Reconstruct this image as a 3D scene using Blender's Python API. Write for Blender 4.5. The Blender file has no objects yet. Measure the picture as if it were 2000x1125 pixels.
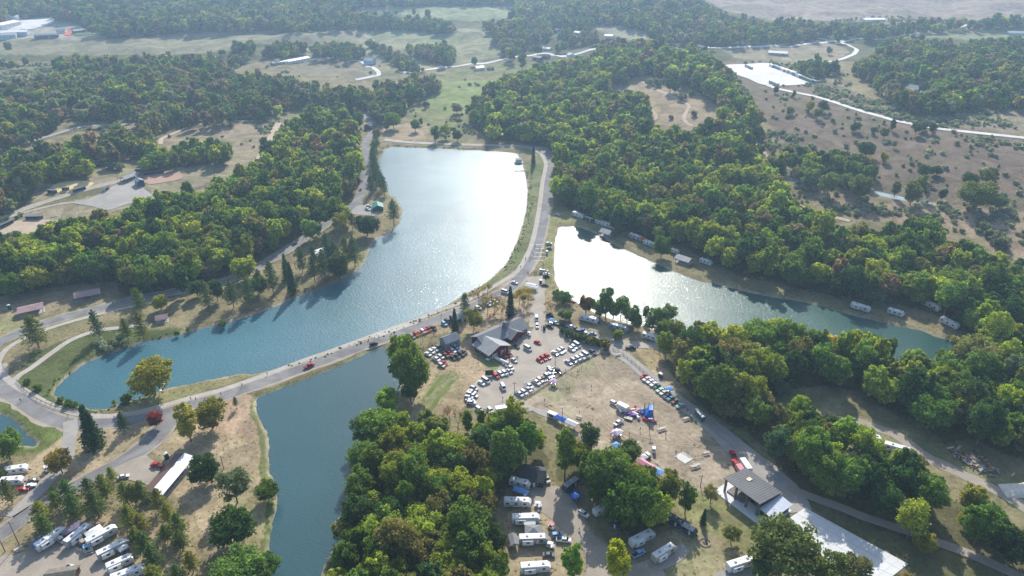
import bpy, math, random, numpy as np
from mathutils import Vector, Matrix
random.seed(7); RNG = np.random.default_rng(7)
SC = bpy.context.scene
# ------------------------------------------------------------------ camera, sky, sun, exposure
CAMH, PITCH, FPX = 195.0, math.radians(28.0), 1376.0          # drone height, tilt, focal length in photo pixels
cam_d = bpy.data.cameras.new('drone_camera'); cam = bpy.data.objects.new('drone_camera', cam_d)
SC.collection.objects.link(cam); cam.location = (0, 0, CAMH); cam.rotation_euler = (math.pi/2-PITCH, 0, 0)
cam_d.sensor_width = 36; cam_d.lens = 36*FPX/2000; cam_d.clip_end = 30000; cam_d.clip_start = 1
SC.camera = cam
SUN_EL, SUN_AZ = math.radians(35), math.radians(5)            # sun ahead of the camera, a little to its right
w = bpy.data.worlds.new('World'); SC.world = w; w.use_nodes = True
nt = w.node_tree; bg = nt.nodes['Background']; sky = nt.nodes.new('ShaderNodeTexSky')
sky.sky_type = 'NISHITA'; sky.sun_disc = False; sky.sun_elevation = SUN_EL; sky.sun_rotation = SUN_AZ
sky.air_density = 1.0; sky.dust_density = 1.2; sky.ozone_density = 1.0
nt.links.new(sky.outputs[0], bg.inputs[0]); bg.inputs[1].default_value = 0.15
sun_d = bpy.data.lights.new('sun', 'SUN'); sun_d.energy = 4.9; sun_d.angle = math.radians(0.6); sun_d.color = (1, 0.95, 0.87)
sun = bpy.data.objects.new('sun', sun_d); SC.collection.objects.link(sun)
sd = Vector((math.sin(SUN_AZ)*math.cos(SUN_EL), math.cos(SUN_AZ)*math.cos(SUN_EL), math.sin(SUN_EL)))
sun.rotation_euler = sd.to_track_quat('Z', 'Y').to_euler()
SC.view_settings.view_transform = 'Standard'; SC.view_settings.look = 'None'
SC.view_settings.exposure = 0.4; SC.view_settings.gamma = 1; SC.view_settings.use_curve_mapping = False
SC.render.engine = 'CYCLES'
cy = SC.cycles; cy.use_denoising = True; cy.max_bounces = 5; cy.diffuse_bounces = 2; cy.glossy_bounces = 2
cy.transmission_bounces = 2; cy.volume_bounces = 1; cy.transparent_max_bounces = 4; cy.caustics_reflective = False; cy.caustics_refractive = False
cy.sample_clamp_indirect = 4; cy.use_adaptive_sampling = True
# ------------------------------------------------------------------ photo pixel <-> place
CP, SP = math.cos(PITCH), math.sin(PITCH)
def smooth(t): t = np.clip(t, 0, 1); return t*t*(3-2*t)
_ph = np.random.default_rng(3).uniform(0, 6.28, (40, 3)); _ph[:, 1] = np.random.default_rng(4).uniform(0, 6.28, 40)
def wave_noise(x, y, scale, k0=0, n=7):
    s = 0
    for k in range(k0, k0+n):
        a = _ph[k, 1]; f = (1+0.35*(k-k0))/scale*6.28
        s = s + np.sin((x*math.cos(a)+y*math.sin(a))*f+_ph[k, 0]+1.3*np.sin((x*math.sin(a)-y*math.cos(a))*f*0.6+_ph[k, 2]))
    return s/n
def px_plane(u, v, z):
    a = (np.asarray(u, float)-1000)/FPX; b = (562.5-np.asarray(v, float))/FPX
    dy = CP+b*SP; dz = -SP+b*CP; t = (z-CAMH)/dz
    return a*t, dy*t
_A = np.array(px_plane(1105, 392, 0)); _B = np.array(px_plane(2000, 640, 0)); _d = (_B-_A)/np.linalg.norm(_B-_A); _n = np.array([-_d[1], _d[0]])
if _n[1] < 0: _n = -_n
def height(x, y):
    x = np.asarray(x, float); y = np.asarray(y, float)
    d = (x-_A[0])*_n[0]+(y-_A[1])*_n[1]
    h = 26*smooth((d-25)/330)*smooth((x-40)/160)
    far = smooth((y-700)/450)
    h = h+far*(9*wave_noise(x, y, 420)+3.5*wave_noise(x, y, 150, 8))+smooth((y-950)/900)*34
    h = h+smooth((y-2200)/2500)*120
    lf = smooth((-x-230)/150)*smooth((y-420)/150)
    return h+lf*(5+4*wave_noise(x, y, 260, 16))
def at(u, v, z=0.0):
    """the place on the ground (plus z) that the photo shows at pixel u, v"""
    u = np.asarray(u, float); v = np.asarray(v, float); zz = np.zeros(np.broadcast(u, v).shape)+z
    for _ in range(14):
        x, y = px_plane(u, v, zz); zz = 0.5*zz+0.5*(height(x, y)+z)
    return x, y, zz
def P(u, v, z=0.0):
    x, y, zz = at(u, v, z); return float(x), float(y), float(zz)-z
def to_px(x, y, z):
    dz = z-CAMH; dep = y*CP-dz*SP; up = y*SP+dz*CP
    dep = np.where(np.abs(dep) < 1, 1, dep)
    return 1000+FPX*x/dep, 562.5-FPX*up/dep, dep
def depth_at(p): return p[1]*CP-(p[2]-CAMH)*SP
def inside(poly, u, v):
    poly = np.asarray(poly, float); u = np.asarray(u, float); v = np.asarray(v, float); r = np.zeros(u.shape, bool)
    b = (u >= poly[:, 0].min()) & (u <= poly[:, 0].max()) & (v >= poly[:, 1].min()) & (v <= poly[:, 1].max())
    if not b.any(): return r
    uu, vv = u[b], v[b]; q = np.zeros(uu.shape, bool); n = len(poly); j = n-1
    for i in range(n):
        xi, yi = poly[i]; xj, yj = poly[j]
        if yi != yj: q ^= ((yi > vv) != (yj > vv)) & (uu < (xj-xi)*(vv-yi)/(yj-yi)+xi)
        j = i
    r[b] = q; return r
def seg_dist(pts, x, y):
    d = np.full(x.shape, 1e9); n = len(pts)
    for i in range(n):
        a = pts[i]; b = pts[(i+1) % n]; ab = b-a; L = max(ab@ab, 1e-9)
        t = np.clip(((x-a[0])*ab[0]+(y-a[1])*ab[1])/L, 0, 1)
        d = np.minimum(d, np.hypot(x-a[0]-t*ab[0], y-a[1]-t*ab[1]))
    return d
def curve_pts(pts, closed=False, k=6):
    """Catmull-Rom through pts"""
    p = np.asarray(pts, float); n = len(p); out = []
    rng = range(n if closed else n-1)
    for i in rng:
        if closed: a, b, c, d = p[(i-1) % n], p[i], p[(i+1) % n], p[(i+2) % n]
        else: a, b, c, d = p[max(i-1, 0)], p[i], p[i+1], p[min(i+2, n-1)]
        for s in range(k):
            t = s/k
            out.append(0.5*((2*b)+(c-a)*t+(2*a-5*b+4*c-d)*t*t+(3*b-a-3*c+d)*t**3))
    if not closed: out.append(p[-1])
    return np.array(out)
def world_line(px, closed=False, k=6):
    q = np.array([P(u, v)[:2] for u, v in px]); return curve_pts(q, closed, k)
# ------------------------------------------------------------------ materials
MATS = {}
def _lin(c): return tuple(c)+(1,)
def mat(name, col, rough=0.8, metal=0.0, var=0.12, scale=0.8, bump=0.0, spec=0.3, col2=None, coat=0):
    if name in MATS: return MATS[name]
    m = bpy.data.materials.new(name); m.use_nodes = True; N = m.node_tree.nodes; L = m.node_tree.links; b = N['Principled BSDF']
    b.inputs['Roughness'].default_value = rough; b.inputs['Metallic'].default_value = metal
    b.inputs['Specular IOR Level'].default_value = spec; b.inputs['Coat Weight'].default_value = coat
    if var > 0:
        g = N.new('ShaderNodeNewGeometry'); no = N.new('ShaderNodeTexNoise'); no.inputs['Scale'].default_value = scale; no.inputs['Detail'].default_value = 6
        L.new(g.outputs['Position'], no.inputs['Vector'])
        mx = N.new('ShaderNodeMix'); mx.data_type = 'RGBA'
        c2 = col2 or tuple(min(1, c*(1+var*2)) for c in col); c1 = tuple(c*(1-var*1.6) for c in col) if not col2 else col
        mr = N.new('ShaderNodeMapRange'); mr.inputs[1].default_value = 0.32; mr.inputs[2].default_value = 0.68
        L.new(no.outputs['Fac'], mr.inputs[0]); L.new(mr.outputs[0], mx.inputs[0])
        mx.inputs[6].default_value = _lin(c1); mx.inputs[7].default_value = _lin(c2); L.new(mx.outputs[2], b.inputs['Base Color'])
        if bump:
            bu = N.new('ShaderNodeBump'); bu.inputs['Strength'].default_value = bump; bu.inputs['Distance'].default_value = 0.3
            L.new(no.outputs['Fac'], bu.inputs['Height']); L.new(bu.outputs[0], b.inputs['Normal'])
    else: b.inputs['Base Color'].default_value = _lin(col)
    MATS[name] = m; return m
def gravel(name, c1, c2, fine=(0.9, 1.1)):
    """ground cover of two mixed tones with streaky and fine mottling"""
    m = bpy.data.materials.new(name); m.use_nodes = True; N = m.node_tree.nodes; L = m.node_tree.links; b = N['Principled BSDF']
    b.inputs['Roughness'].default_value = 0.95; b.inputs['Specular IOR Level'].default_value = 0.15
    g = N.new('ShaderNodeNewGeometry')
    def noise(s, d=5, dist=0):
        n = N.new('ShaderNodeTexNoise'); n.inputs['Scale'].default_value = s; n.inputs['Detail'].default_value = d; n.inputs['Distortion'].default_value = dist
        L.new(g.outputs['Position'], n.inputs['Vector']); return n
    a = noise(0.07, 6, 1.5); r = N.new('ShaderNodeMapRange'); r.inputs[1].default_value = .35; r.inputs[2].default_value = .65; L.new(a.outputs[0], r.inputs[0])
    mx = N.new('ShaderNodeMix'); mx.data_type = 'RGBA'; L.new(r.outputs[0], mx.inputs[0]); mx.inputs[6].default_value = _lin(c1); mx.inputs[7].default_value = _lin(c2)
    f = noise(1.3, 8); r2 = N.new('ShaderNodeMapRange'); r2.inputs[1].default_value = .3; r2.inputs[2].default_value = .7; r2.inputs[3].default_value = fine[0]; r2.inputs[4].default_value = fine[1]; L.new(f.outputs[0], r2.inputs[0])
    v = N.new('ShaderNodeVectorMath'); v.operation = 'SCALE'; L.new(mx.outputs[2], v.inputs[0]); L.new(r2.outputs[0], v.inputs['Scale']); L.new(v.outputs[0], b.inputs['Base Color'])
    bu = N.new('ShaderNodeBump'); bu.inputs['Strength'].default_value = .3; bu.inputs['Distance'].default_value = .1; L.new(f.outputs[0], bu.inputs['Height']); L.new(bu.outputs[0], b.inputs['Normal'])
    MATS[name] = m; return m
def leaf_mat(name, transl=0.38, own=None, yellow=0.0):
    m = bpy.data.materials.new(name); m.use_nodes = True; N = m.node_tree.nodes; L = m.node_tree.links
    for n in list(N): N.remove(n)
    out = N.new('ShaderNodeOutputMaterial'); g = N.new('ShaderNodeNewGeometry')
    at_ = N.new('ShaderNodeAttribute'); at_.attribute_type = 'INSTANCER'; at_.attribute_name = 'tint'
    mr = N.new('ShaderNodeMapRange'); mr.inputs[3].default_value = 0.62; mr.inputs[4].default_value = 1.42; L.new(g.outputs['Random Per Island'], mr.inputs[0])
    no = N.new('ShaderNodeTexNoise'); no.inputs['Scale'].default_value = 0.28; no.inputs['Detail'].default_value = 2; L.new(g.outputs['Position'], no.inputs['Vector'])
    m2 = N.new('ShaderNodeMapRange'); m2.inputs[1].default_value = .35; m2.inputs[2].default_value = .65; m2.inputs[3].default_value = 0.8; m2.inputs[4].default_value = 1.25; L.new(no.outputs[0], m2.inputs[0])
    mu = N.new('ShaderNodeMath'); mu.operation = 'MULTIPLY'; L.new(mr.outputs[0], mu.inputs[0]); L.new(m2.outputs[0], mu.inputs[1])
    v = N.new('ShaderNodeVectorMath'); v.operation = 'SCALE'; L.new(at_.outputs['Color'], v.inputs[0]); L.new(mu.outputs[0], v.inputs['Scale'])
    d = N.new('ShaderNodeBsdfDiffuse'); t = N.new('ShaderNodeBsdfTranslucent'); mi = N.new('ShaderNodeMixShader'); mi.inputs[0].default_value = transl
    tv = N.new('ShaderNodeVectorMath'); tv.operation = 'MULTIPLY'; L.new(v.outputs[0], tv.inputs[0]); tv.inputs[1].default_value = (1.5, 1.5, 0.7)
    L.new(v.outputs[0], d.inputs[0]); L.new(tv.outputs[0], t.inputs[0]); L.new(d.outputs[0], mi.inputs[1]); L.new(t.outputs[0], mi.inputs[2]); L.new(mi.outputs[0], out.inputs[0])
    MATS[name] = m; return m
LEAF = leaf_mat('leaves'); NEEDLE = leaf_mat('needles', 0.22)
BARK = mat('bark', (0.16, 0.13, 0.10), .9, scale=3); BARKP = mat('pale_bark', (0.26, 0.22, 0.18), .9, scale=3)
# ------------------------------------------------------------------ mesh helpers
def link(o, parent=None):
    SC.collection.objects.link(o)
    if parent is not None: o.parent = parent
    return o
class MB:
    def __init__(s): s.v = []; s.f = []; s.m = []
    def add(s, vs, fs, mi=0):
        k = len(s.v); s.v += [tuple(map(float, p)) for p in vs]; s.f += [tuple(i+k for i in f) for f in fs]; s.m += [mi]*len(fs); return s
    def box(s, x0, x1, y0, y1, z0, z1, mi=0, R=None, taper=0):
        t = taper
        vs = [(x0, y0, z0), (x1, y0, z0), (x1, y1, z0), (x0, y1, z0), (x0+t, y0+t, z1), (x1-t, y0+t, z1), (x1-t, y1-t, z1), (x0+t, y1-t, z1)]
        if R is not None: vs = [tuple(R @ Vector(p)) for p in vs]
        return s.add(vs, [(3, 2, 1, 0), (4, 5, 6, 7), (0, 1, 5, 4), (1, 2, 6, 5), (2, 3, 7, 6), (3, 0, 4, 7)], mi)
    def prism(s, prof, y0, y1, mi=0, inset=0, axis='y'):
        """side outline prof [(x,z)] swept from y0 to y1"""
        n = len(prof); f = lambda x, y, z: (x, y, z) if axis == 'y' else (y, x, z)
        vs = [f(x, y0, z) for x, z in prof]+[f(x, y1, z) for x, z in prof]
        return s.add(vs, [tuple(range(n)), tuple(range(2*n-1, n-1, -1))]+[(i, n+i, n+(i+1) % n, (i+1) % n) for i in range(n)], mi)
    def tube(s, a, b, r0, r1, n=6, mi=0, cap=True):
        a = Vector(a); b = Vector(b); d = (b-a).normalized(); q = d.to_track_quat('Z', 'Y'); vs = []
        for c, r in ((a, r0), (b, r1)):
            for i in range(n):
                an = 6.28318*i/n; vs.append(tuple(c+q @ Vector((r*math.cos(an), r*math.sin(an), 0))))
        fs = [(i, (i+1) % n, n+(i+1) % n, n+i) for i in range(n)]
        if cap: fs += [tuple(range(n-1, -1, -1)), tuple(range(n, 2*n))]
        return s.add(vs, fs, mi)
    def mesh(s, name, *mats):
        me = bpy.data.meshes.new(name); me.from_pydata(s.v, [], s.f); 
        for m in mats: me.materials.append(m)
        if len(mats) > 1: me.polygons.foreach_set('material_index', s.m)
        me.update(); return me
    def obj(s, name, parent, *mats): return link(bpy.data.objects.new(name, s.mesh(name, *mats)), parent)
def tag(o, label=None, cat=None, group=None, kind=None):
    if label: o['label'] = label
    if cat: o['category'] = cat
    if group: o['group'] = group
    if kind: o['kind'] = kind
    return o
def empty(name, loc, rz=0, s=1, label=None, cat=None, group=None):
    o = bpy.data.objects.new(name, None); o.empty_display_size = 1; link(o); o.location = loc; o.rotation_euler = (0, 0, rz); o.scale = (s, s, s) if not hasattr(s, '__len__') else s
    return tag(o, label, cat, group)
def part(name, me, parent, loc=(0, 0, 0), rot=(0, 0, 0), mats=None, label=None):
    o = bpy.data.objects.new(name, me); link(o, parent); o.location = loc; o.rotation_euler = rot
    if mats:
        for i, m in enumerate(mats): o.material_slots[i].link = 'OBJECT'; o.material_slots[i].material = m
    if label: o['label'] = label
    return o
def heading(u, v, du, dv, z=0):
    """world angle of a photo direction at a photo point"""
    a = P(u-du*.5, v-dv*.5, z); b = P(u+du*.5, v+dv*.5, z); return math.atan2(b[1]-a[1], b[0]-a[0])
ORD = 'first second third fourth fifth sixth seventh eighth ninth tenth eleventh twelfth thirteenth fourteenth fifteenth sixteenth seventeenth eighteenth nineteenth twentieth'.split()
def sheet(name, pts, zoff, m, kind='structure', label=None, cat=None):
    """a cover that follows the ground, world outline pts"""
    import bmesh
    from mathutils.geometry import tessellate_polygon
    tris = tessellate_polygon([[Vector((p[0], p[1], 0)) for p in pts]]); bm = bmesh.new(); vs = [bm.verts.new((p[0], p[1], 0)) for p in pts]
    for t in tris:
        try: bm.faces.new([vs[i] for i in t])
        except ValueError: pass
    if max(abs(float(height(p[0], p[1]))) for p in pts) > .05:
        for _ in range(7):
            e = [q for q in bm.edges if q.calc_length() > 9]
            if not e: break
            bmesh.ops.subdivide_edges(bm, edges=e, cuts=1); bmesh.ops.triangulate(bm, faces=bm.faces)
    for v in bm.verts: v.co.z = float(height(v.co.x, v.co.y))+zoff
    bm.normal_update(); me = bpy.data.meshes.new(name); bm.to_mesh(me); bm.free(); me.materials.append(m)
    if me.polygons and sum(p.normal.z*p.area for p in me.polygons) < 0: me.flip_normals()
    o = link(bpy.data.objects.new(name, me)); return tag(o, label, cat, None, kind)
def strip(name, px, width, zoff, m, kind='structure', k=8, jitter=0.0, pts=None, close=False):
    c = world_line(px, False, k) if pts is None else np.asarray(pts, float)
    seg = np.hypot(*(c[1:]-c[:-1]).T); L = np.r_[0, np.cumsum(seg)]; step = 4.0 if L[-1] < 2500 else 8
    t = np.linspace(0, L[-1], max(2, int(L[-1]/step))); c = np.c_[np.interp(t, L, c[:, 0]), np.interp(t, L, c[:, 1])]
    g = np.gradient(c, axis=0); g /= np.hypot(g[:, 0], g[:, 1])[:, None]+1e-9; nrm = np.c_[-g[:, 1], g[:, 0]]
    rr = np.random.default_rng(len(name)*7+int(np.sum(width)*10)); W = np.interp(t, np.linspace(0, L[-1], len(width)), width) if hasattr(width, '__len__') else np.full(len(t), width)
    cols = []
    for s in (-.5, -.17, .17, .5):
        j = rr.normal(0, jitter, len(t)) if abs(s) == .5 else 0
        p = c+nrm*((s*W+j)[:, None]); cols.append(np.c_[p, height(p[:, 0], p[:, 1])+zoff])
    n = len(t); v = np.concatenate(cols); f = []
    for a in range(3):
        for i in range(n-1): f.append((a*n+i, (a+1)*n+i, (a+1)*n+i+1, a*n+i+1))
    me = bpy.data.meshes.new(name); me.from_pydata(v.tolist(), [], f); me.materials.append(m); me.update()
    if sum(p.normal.z for p in me.polygons) < 0: me.flip_normals()
    o = link(bpy.data.objects.new(name, me)); return tag(o, None, None, None, kind)
# ------------------------------------------------------------------ water outlines (photo pixels)
LAKES = {
 'lake_water': [(762,286),(800,287),(850,288),(900,291),(950,293),(1000,297),(1012,303),(1020,322),(1028,355),(1029,385),(1024,420),(1012,460),(1000,490),(988,512),(972,528),(957,543),(930,560),(905,573),(880,589),(850,605),(800,626),(770,639),(740,650),(700,663),(650,681),(600,698),(550,714),(500,727),(475,727),(437,733),(375,746),(325,756),(300,766),(262,777),(217,790),(207,795),(180,796),(150,787),(117,777),(106,762),(125,740),(160,712),(180,702),(215,688),(250,677),(277,667),(340,655),(375,645),(410,636),(455,626),(500,611),(550,592),(600,570),(640,556),(672,540),(695,528),(712,512),(722,487),(734,467),(762,452),(782,430),(783,400),(760,375),(752,355),(740,320),(748,298)],
 'east_lake_water': [(1091,445),(1102,441),(1125,441),(1145,447),(1170,458),(1200,476),(1235,492),(1280,512),(1320,530),(1360,545),(1400,553),(1450,566),(1500,577),(1540,583),(1600,595),(1650,610),(1700,622),(1750,634),(1800,644),(1830,656),(1870,667),(1885,676),(1880,692),(1860,703),(1800,705),(1700,692),(1600,682),(1500,672),(1400,660),(1330,652),(1290,644),(1250,634),(1210,625),(1185,617),(1160,606),(1130,590),(1108,577),(1095,565),(1085,545),(1083,520),(1083,500),(1085,470)],
 'pond_water': [(503,775),(515,770),(560,753),(600,738),(650,719),(700,696),(735,681),(752,678),(768,683),(776,710),(780,745),(772,790),(760,820),(740,850),(722,880),(708,920),(695,960),(680,1000),(668,1040),(648,1070),(632,1100),(620,1140),(600,1200),(520,1200),(522,1140),(524,1085),(532,1020),(542,982),(535,932),(527,915),(524,850),(515,830),(505,810),(500,790)],
 'small_pond_water': [(-60,800),(0,808),(22,818),(42,838),(52,850),(66,858),(68,868),(52,868),(40,866),(0,862),(-60,858)],
 'distant_pond_water': [(1748,152),(1765,156),(1790,163),(1812,171),(1808,179),(1788,180),(1782,172),(1762,165)],
 'hillside_pond_water': [(1536,338),(1560,340),(1580,347),(1572,353),(1545,352)],
 'meadow_pond_water': [(1703,364),(1735,365),(1770,371),(1800,377),(1838,388),(1836,397),(1800,394),(1760,388),(1712,377)],
}
LAKE_W = {k: world_line(v, True, 5) for k, v in LAKES.items()}
# ------------------------------------------------------------------ kinds of ground, by outline (photo pixels)
C_TAN = (0.33, 0.26, 0.165); C_STRAW = (0.36, 0.285, 0.18); C_GREEN = (0.13, 0.16, 0.05); C_OLIVE = (0.18, 0.175, 0.08)
C_MAUVE = (0.18, 0.138, 0.10); C_FIELD = (0.235, 0.215, 0.135); C_PALEG = (0.23, 0.25, 0.13); C_DARK = (0.085, 0.085, 0.04); C_DIRT = (0.40, 0.31, 0.21)
ZONES = [
 ([(-200,-60),(2200,-60),(2200,120),(-200,120)], (0.12,0.12,0.06)),
 ([(-50,104),(0,80),(20,74),(200,72),(330,62),(500,56),(600,56),(690,57),(745,100),(700,112),(600,100),(500,84),(450,100),(380,106),(200,108),(60,108)], C_FIELD),
 ([(60,74),(130,50),(180,60),(215,70),(150,78)], (0.34,0.30,0.24)),
 ([(-40,60),(60,35),(140,38),(180,55),(110,68),(0,80)], (0.36,0.33,0.27)),
 ([(640,19),(700,14),(900,9),(1010,10),(1000,24),(990,36),(930,42),(850,36),(790,30),(700,22)], C_PALEG),
 ([(686,55),(800,53),(860,60),(900,56),(960,55),(1000,90),(992,108),(905,124),(860,130),(780,140),(745,125),(700,80)], (0.25,0.24,0.14)),
 ([(690,56),(760,54),(860,58),(900,70),(860,80),(780,76),(720,70)], C_PALEG),
 ([(1155,45),(1175,40),(1210,42),(1250,52),(1290,64),(1280,76),(1240,80),(1190,68),(1150,52)], (0.27,0.26,0.17)),
 ([(1365,-5),(2100,-40),(2100,48),(1930,52),(1850,50),(1700,42),(1600,40),(1500,38),(1420,22)], (0.27,0.215,0.175)),
 ([(1410,96),(1500,92),(1630,84),(1660,100),(1640,118),(1560,124),(1440,115)], (0.26,0.22,0.15)),
 ([(1700,72),(1800,62),(1880,53),(2050,50),(2050,85),(1900,80),(1800,72),(1760,74)], (0.23,0.24,0.13)),
 ([(1380,122),(1440,118),(1530,125),(1610,158),(1700,190),(1760,232),(2060,275),(2060,480),(1990,455),(1900,432),(1830,402),(1740,385),(1700,350),(1560,330),(1520,290),(1500,230),(1440,180)], C_MAUVE),
 ([(1880,232),(2060,205),(2060,262),(1900,252)], (0.25,0.21,0.15)),
 ([(1180,168),(1225,152),(1262,146),(1330,160),(1380,190),(1412,215),(1400,250),(1340,270),(1270,262),(1255,240),(1262,200)], (0.30,0.235,0.15)),
 ([(1540,352),(1620,360),(1720,385),(1860,398),(2060,420),(2060,560),(1960,500),(1900,470),(1850,440),(1700,430),(1620,400)], (0.29,0.22,0.15)),
 ([(790,195),(870,142),(930,130),(1020,125),(1030,160),(960,180),(925,215),(925,262),(850,262),(800,235)], (0.20,0.20,0.09)),
 ([(830,200),(860,165),(910,155),(990,160),(930,190),(900,215),(870,225)], (0.20,0.235,0.085)),
 ([(775,245),(800,240),(838,245),(832,274),(765,273)], C_TAN), ([(745,235),(775,240),(765,272),(742,270)], C_TAN),
 ([(560,108),(640,100),(740,118),(750,145),(680,155),(560,145),(500,120)], (0.22,0.19,0.125)),
 ([(310,245),(430,232),(540,232),(560,245),(520,290),(480,330),(420,370),(300,385),(290,330),(315,285)], (0.27,0.215,0.145)),
 ([(0,300),(120,320),(270,330),(430,300),(520,290),(440,350),(300,395),(150,430),(100,470),(-60,470),(-60,380)], (0.28,0.24,0.155)),
 ([(50,395),(130,378),(210,362),(205,375),(140,392),(60,410)], C_OLIVE),
 ([(-60,560),(60,545),(225,525),(240,570),(180,590),(60,620),(-60,625)], (0.31,0.25,0.165)),
 ([(-60,625),(0,618),(80,615),(180,595),(330,570),(365,575),(250,600),(90,640),(0,650),(-60,660)], (0.27,0.24,0.13)),
 ([(20,750),(60,690),(180,645),(250,645),(360,640),(340,658),(240,680),(150,715),(105,770),(130,790),(220,800),(160,812),(80,790)], (0.10,0.12,0.045)),
 ([(230,790),(330,762),(480,735),(590,712),(480,740),(340,780),(260,805)], (0.25,0.235,0.11)),
 ([(-60,775),(0,780),(60,815),(130,850),(90,880),(40,890),(-60,885)], (0.13,0.16,0.05)),
 ([(100,870),(140,840),(330,830),(270,880),(170,930),(60,980),(0,1020),(-60,1060),(-60,950),(60,900)], C_STRAW),
 ([(280,870),(330,845),(400,800),(500,790),(520,850),(535,940),(545,990),(520,1080),(400,1080),(380,1000),(330,960),(320,900)], C_STRAW),
 ([(330,800),(480,765),(500,780),(500,850),(440,850),(380,830)], (0.38,0.28,0.19)),
 ([(490,780),(505,790),(528,850),(530,920),(547,985),(530,1080),(505,1080),(520,1000),(508,920),(505,850),(487,800)], (0.165,0.18,0.07)),
 ([(495,770),(600,735),(720,688),(770,675),(740,690),(640,725),(520,775),(500,785)], (0.13,0.17,0.05)),
 ([(1052,300),(1072,330),(1062,400),(1040,470),(1005,530),(965,560),(940,560),(985,525),(1015,470),(1030,400),(1022,320)], (0.175,0.185,0.09)),
 ([(1076,400),(1120,410),(1200,450),(1110,445),(1085,470),(1080,560),(1062,560),(1068,480)], (0.25,0.24,0.11)),
 ([(850,690),(920,660),(960,700),(985,715),(970,735),(930,760),(905,800),(850,830),(800,840),(800,780),(835,720)], (0.36,0.275,0.18)),
 ([(820,780),(850,735),(880,725),(900,735),(860,780),(835,810)], (0.25,0.24,0.125)),
 ([(925,680),(945,700),(985,705),(985,720),(960,722),(940,712)], (0.22,0.25,0.09)),
 ([(1000,530),(1045,560),(1045,620),(1000,640),(930,650),(870,650),(790,670),(860,630),(930,600)], (0.35,0.265,0.175)),
 ([(1060,560),(1085,570),(1180,625),(1290,655),(1290,672),(1180,658),(1090,640),(1060,625)], (0.30,0.24,0.15)),
 ([(1180,690),(1230,715),(1270,745),(1340,810),(1430,890),(1480,930),(1440,965),(1350,960),(1200,900),(1040,800),(1020,785),(1060,765),(1110,725),(1160,697)], (0.355,0.29,0.21)),
 ([(1045,770),(1085,740),(1125,735),(1120,770),(1080,785)], (0.275,0.25,0.155)),
 ([(1230,668),(1290,680),(1300,720),(1340,765),(1310,760),(1270,725)], (0.36,0.285,0.165)),
 ([(960,920),(1050,900),(1100,960),(1200,1080),(1300,1040),(1480,1000),(1600,1100),(1640,1200),(940,1200),(980,1100)], (0.32,0.26,0.165)),
 ([(1320,960),(1420,980),(1500,1040),(1460,1080),(1380,1040),(1330,1010)], (0.25,0.24,0.11)),
 ([(1430,700),(1500,745),(1600,745),(1700,790),(1800,830),(1850,870),(1960,920),(2060,980),(2060,1030),(1960,990),(1860,930),(1760,870),(1640,850),(1520,790),(1440,770)], (0.24,0.215,0.115)),
 ([(1420,830),(1500,900),(1600,985),(1700,1015),(1850,1070),(2060,1160),(2000,1200),(1700,1090),(1580,990),(1500,930)], (0.13,0.125,0.06)),
 ([(0,1080),(60,1060),(60,990),(130,1000),(250,1000),(380,1000),(400,1125),(200,1200),(0,1200)], (0.30,0.24,0.14)),
]
# ------------------------------------------------------------------ woods (outlines of the visible crowns, photo pixels)
G_MID=(0.075,0.115,0.026); G_YEL=(0.15,0.175,0.028); G_DRK=(0.036,0.066,0.022); G_OLV=(0.115,0.11,0.04); G_BRN=(0.125,0.092,0.06); G_ORG=(0.33,0.14,0.035); G_GOLD=(0.33,0.25,0.03); G_GRY=(0.115,0.13,0.085); G_RED=(0.17,0.045,0.04); G_LIME=(0.15,0.19,0.035); G_BLU=(0.05,0.085,0.04); G_RUST=(0.24,0.10,0.045)
TB = 1.85   # TB brightens every leaf tone by the same factor

PAL = {'lush': ([G_MID,G_YEL,G_DRK,G_OLV,G_LIME,G_BRN], [.36,.32,.15,.10,.03,.04]),
       'near': ([G_MID,G_YEL,G_DRK,G_OLV,G_LIME,G_GOLD,G_RUST], [.37,.29,.15,.15,.03,.006,.004]),
       'dark': ([G_MID,G_YEL,G_DRK,G_OLV,G_BLU], [.38,.14,.28,.12,.08]),
       'autumn': ([G_MID,G_YEL,G_DRK,G_OLV,G_BRN,G_GOLD,G_GRY], [.26,.12,.13,.20,.19,0,.10]),
       'far': ([G_MID,G_DRK,G_OLV,G_BRN,G_YEL,G_BLU,G_GRY], [.28,.20,.16,.10,.10,.08,.08]),
       'scrub': ([(.17,.19,.135),(0.135,0.155,0.10),(0.20,0.215,0.16)], [.5,.3,.2])}
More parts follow.
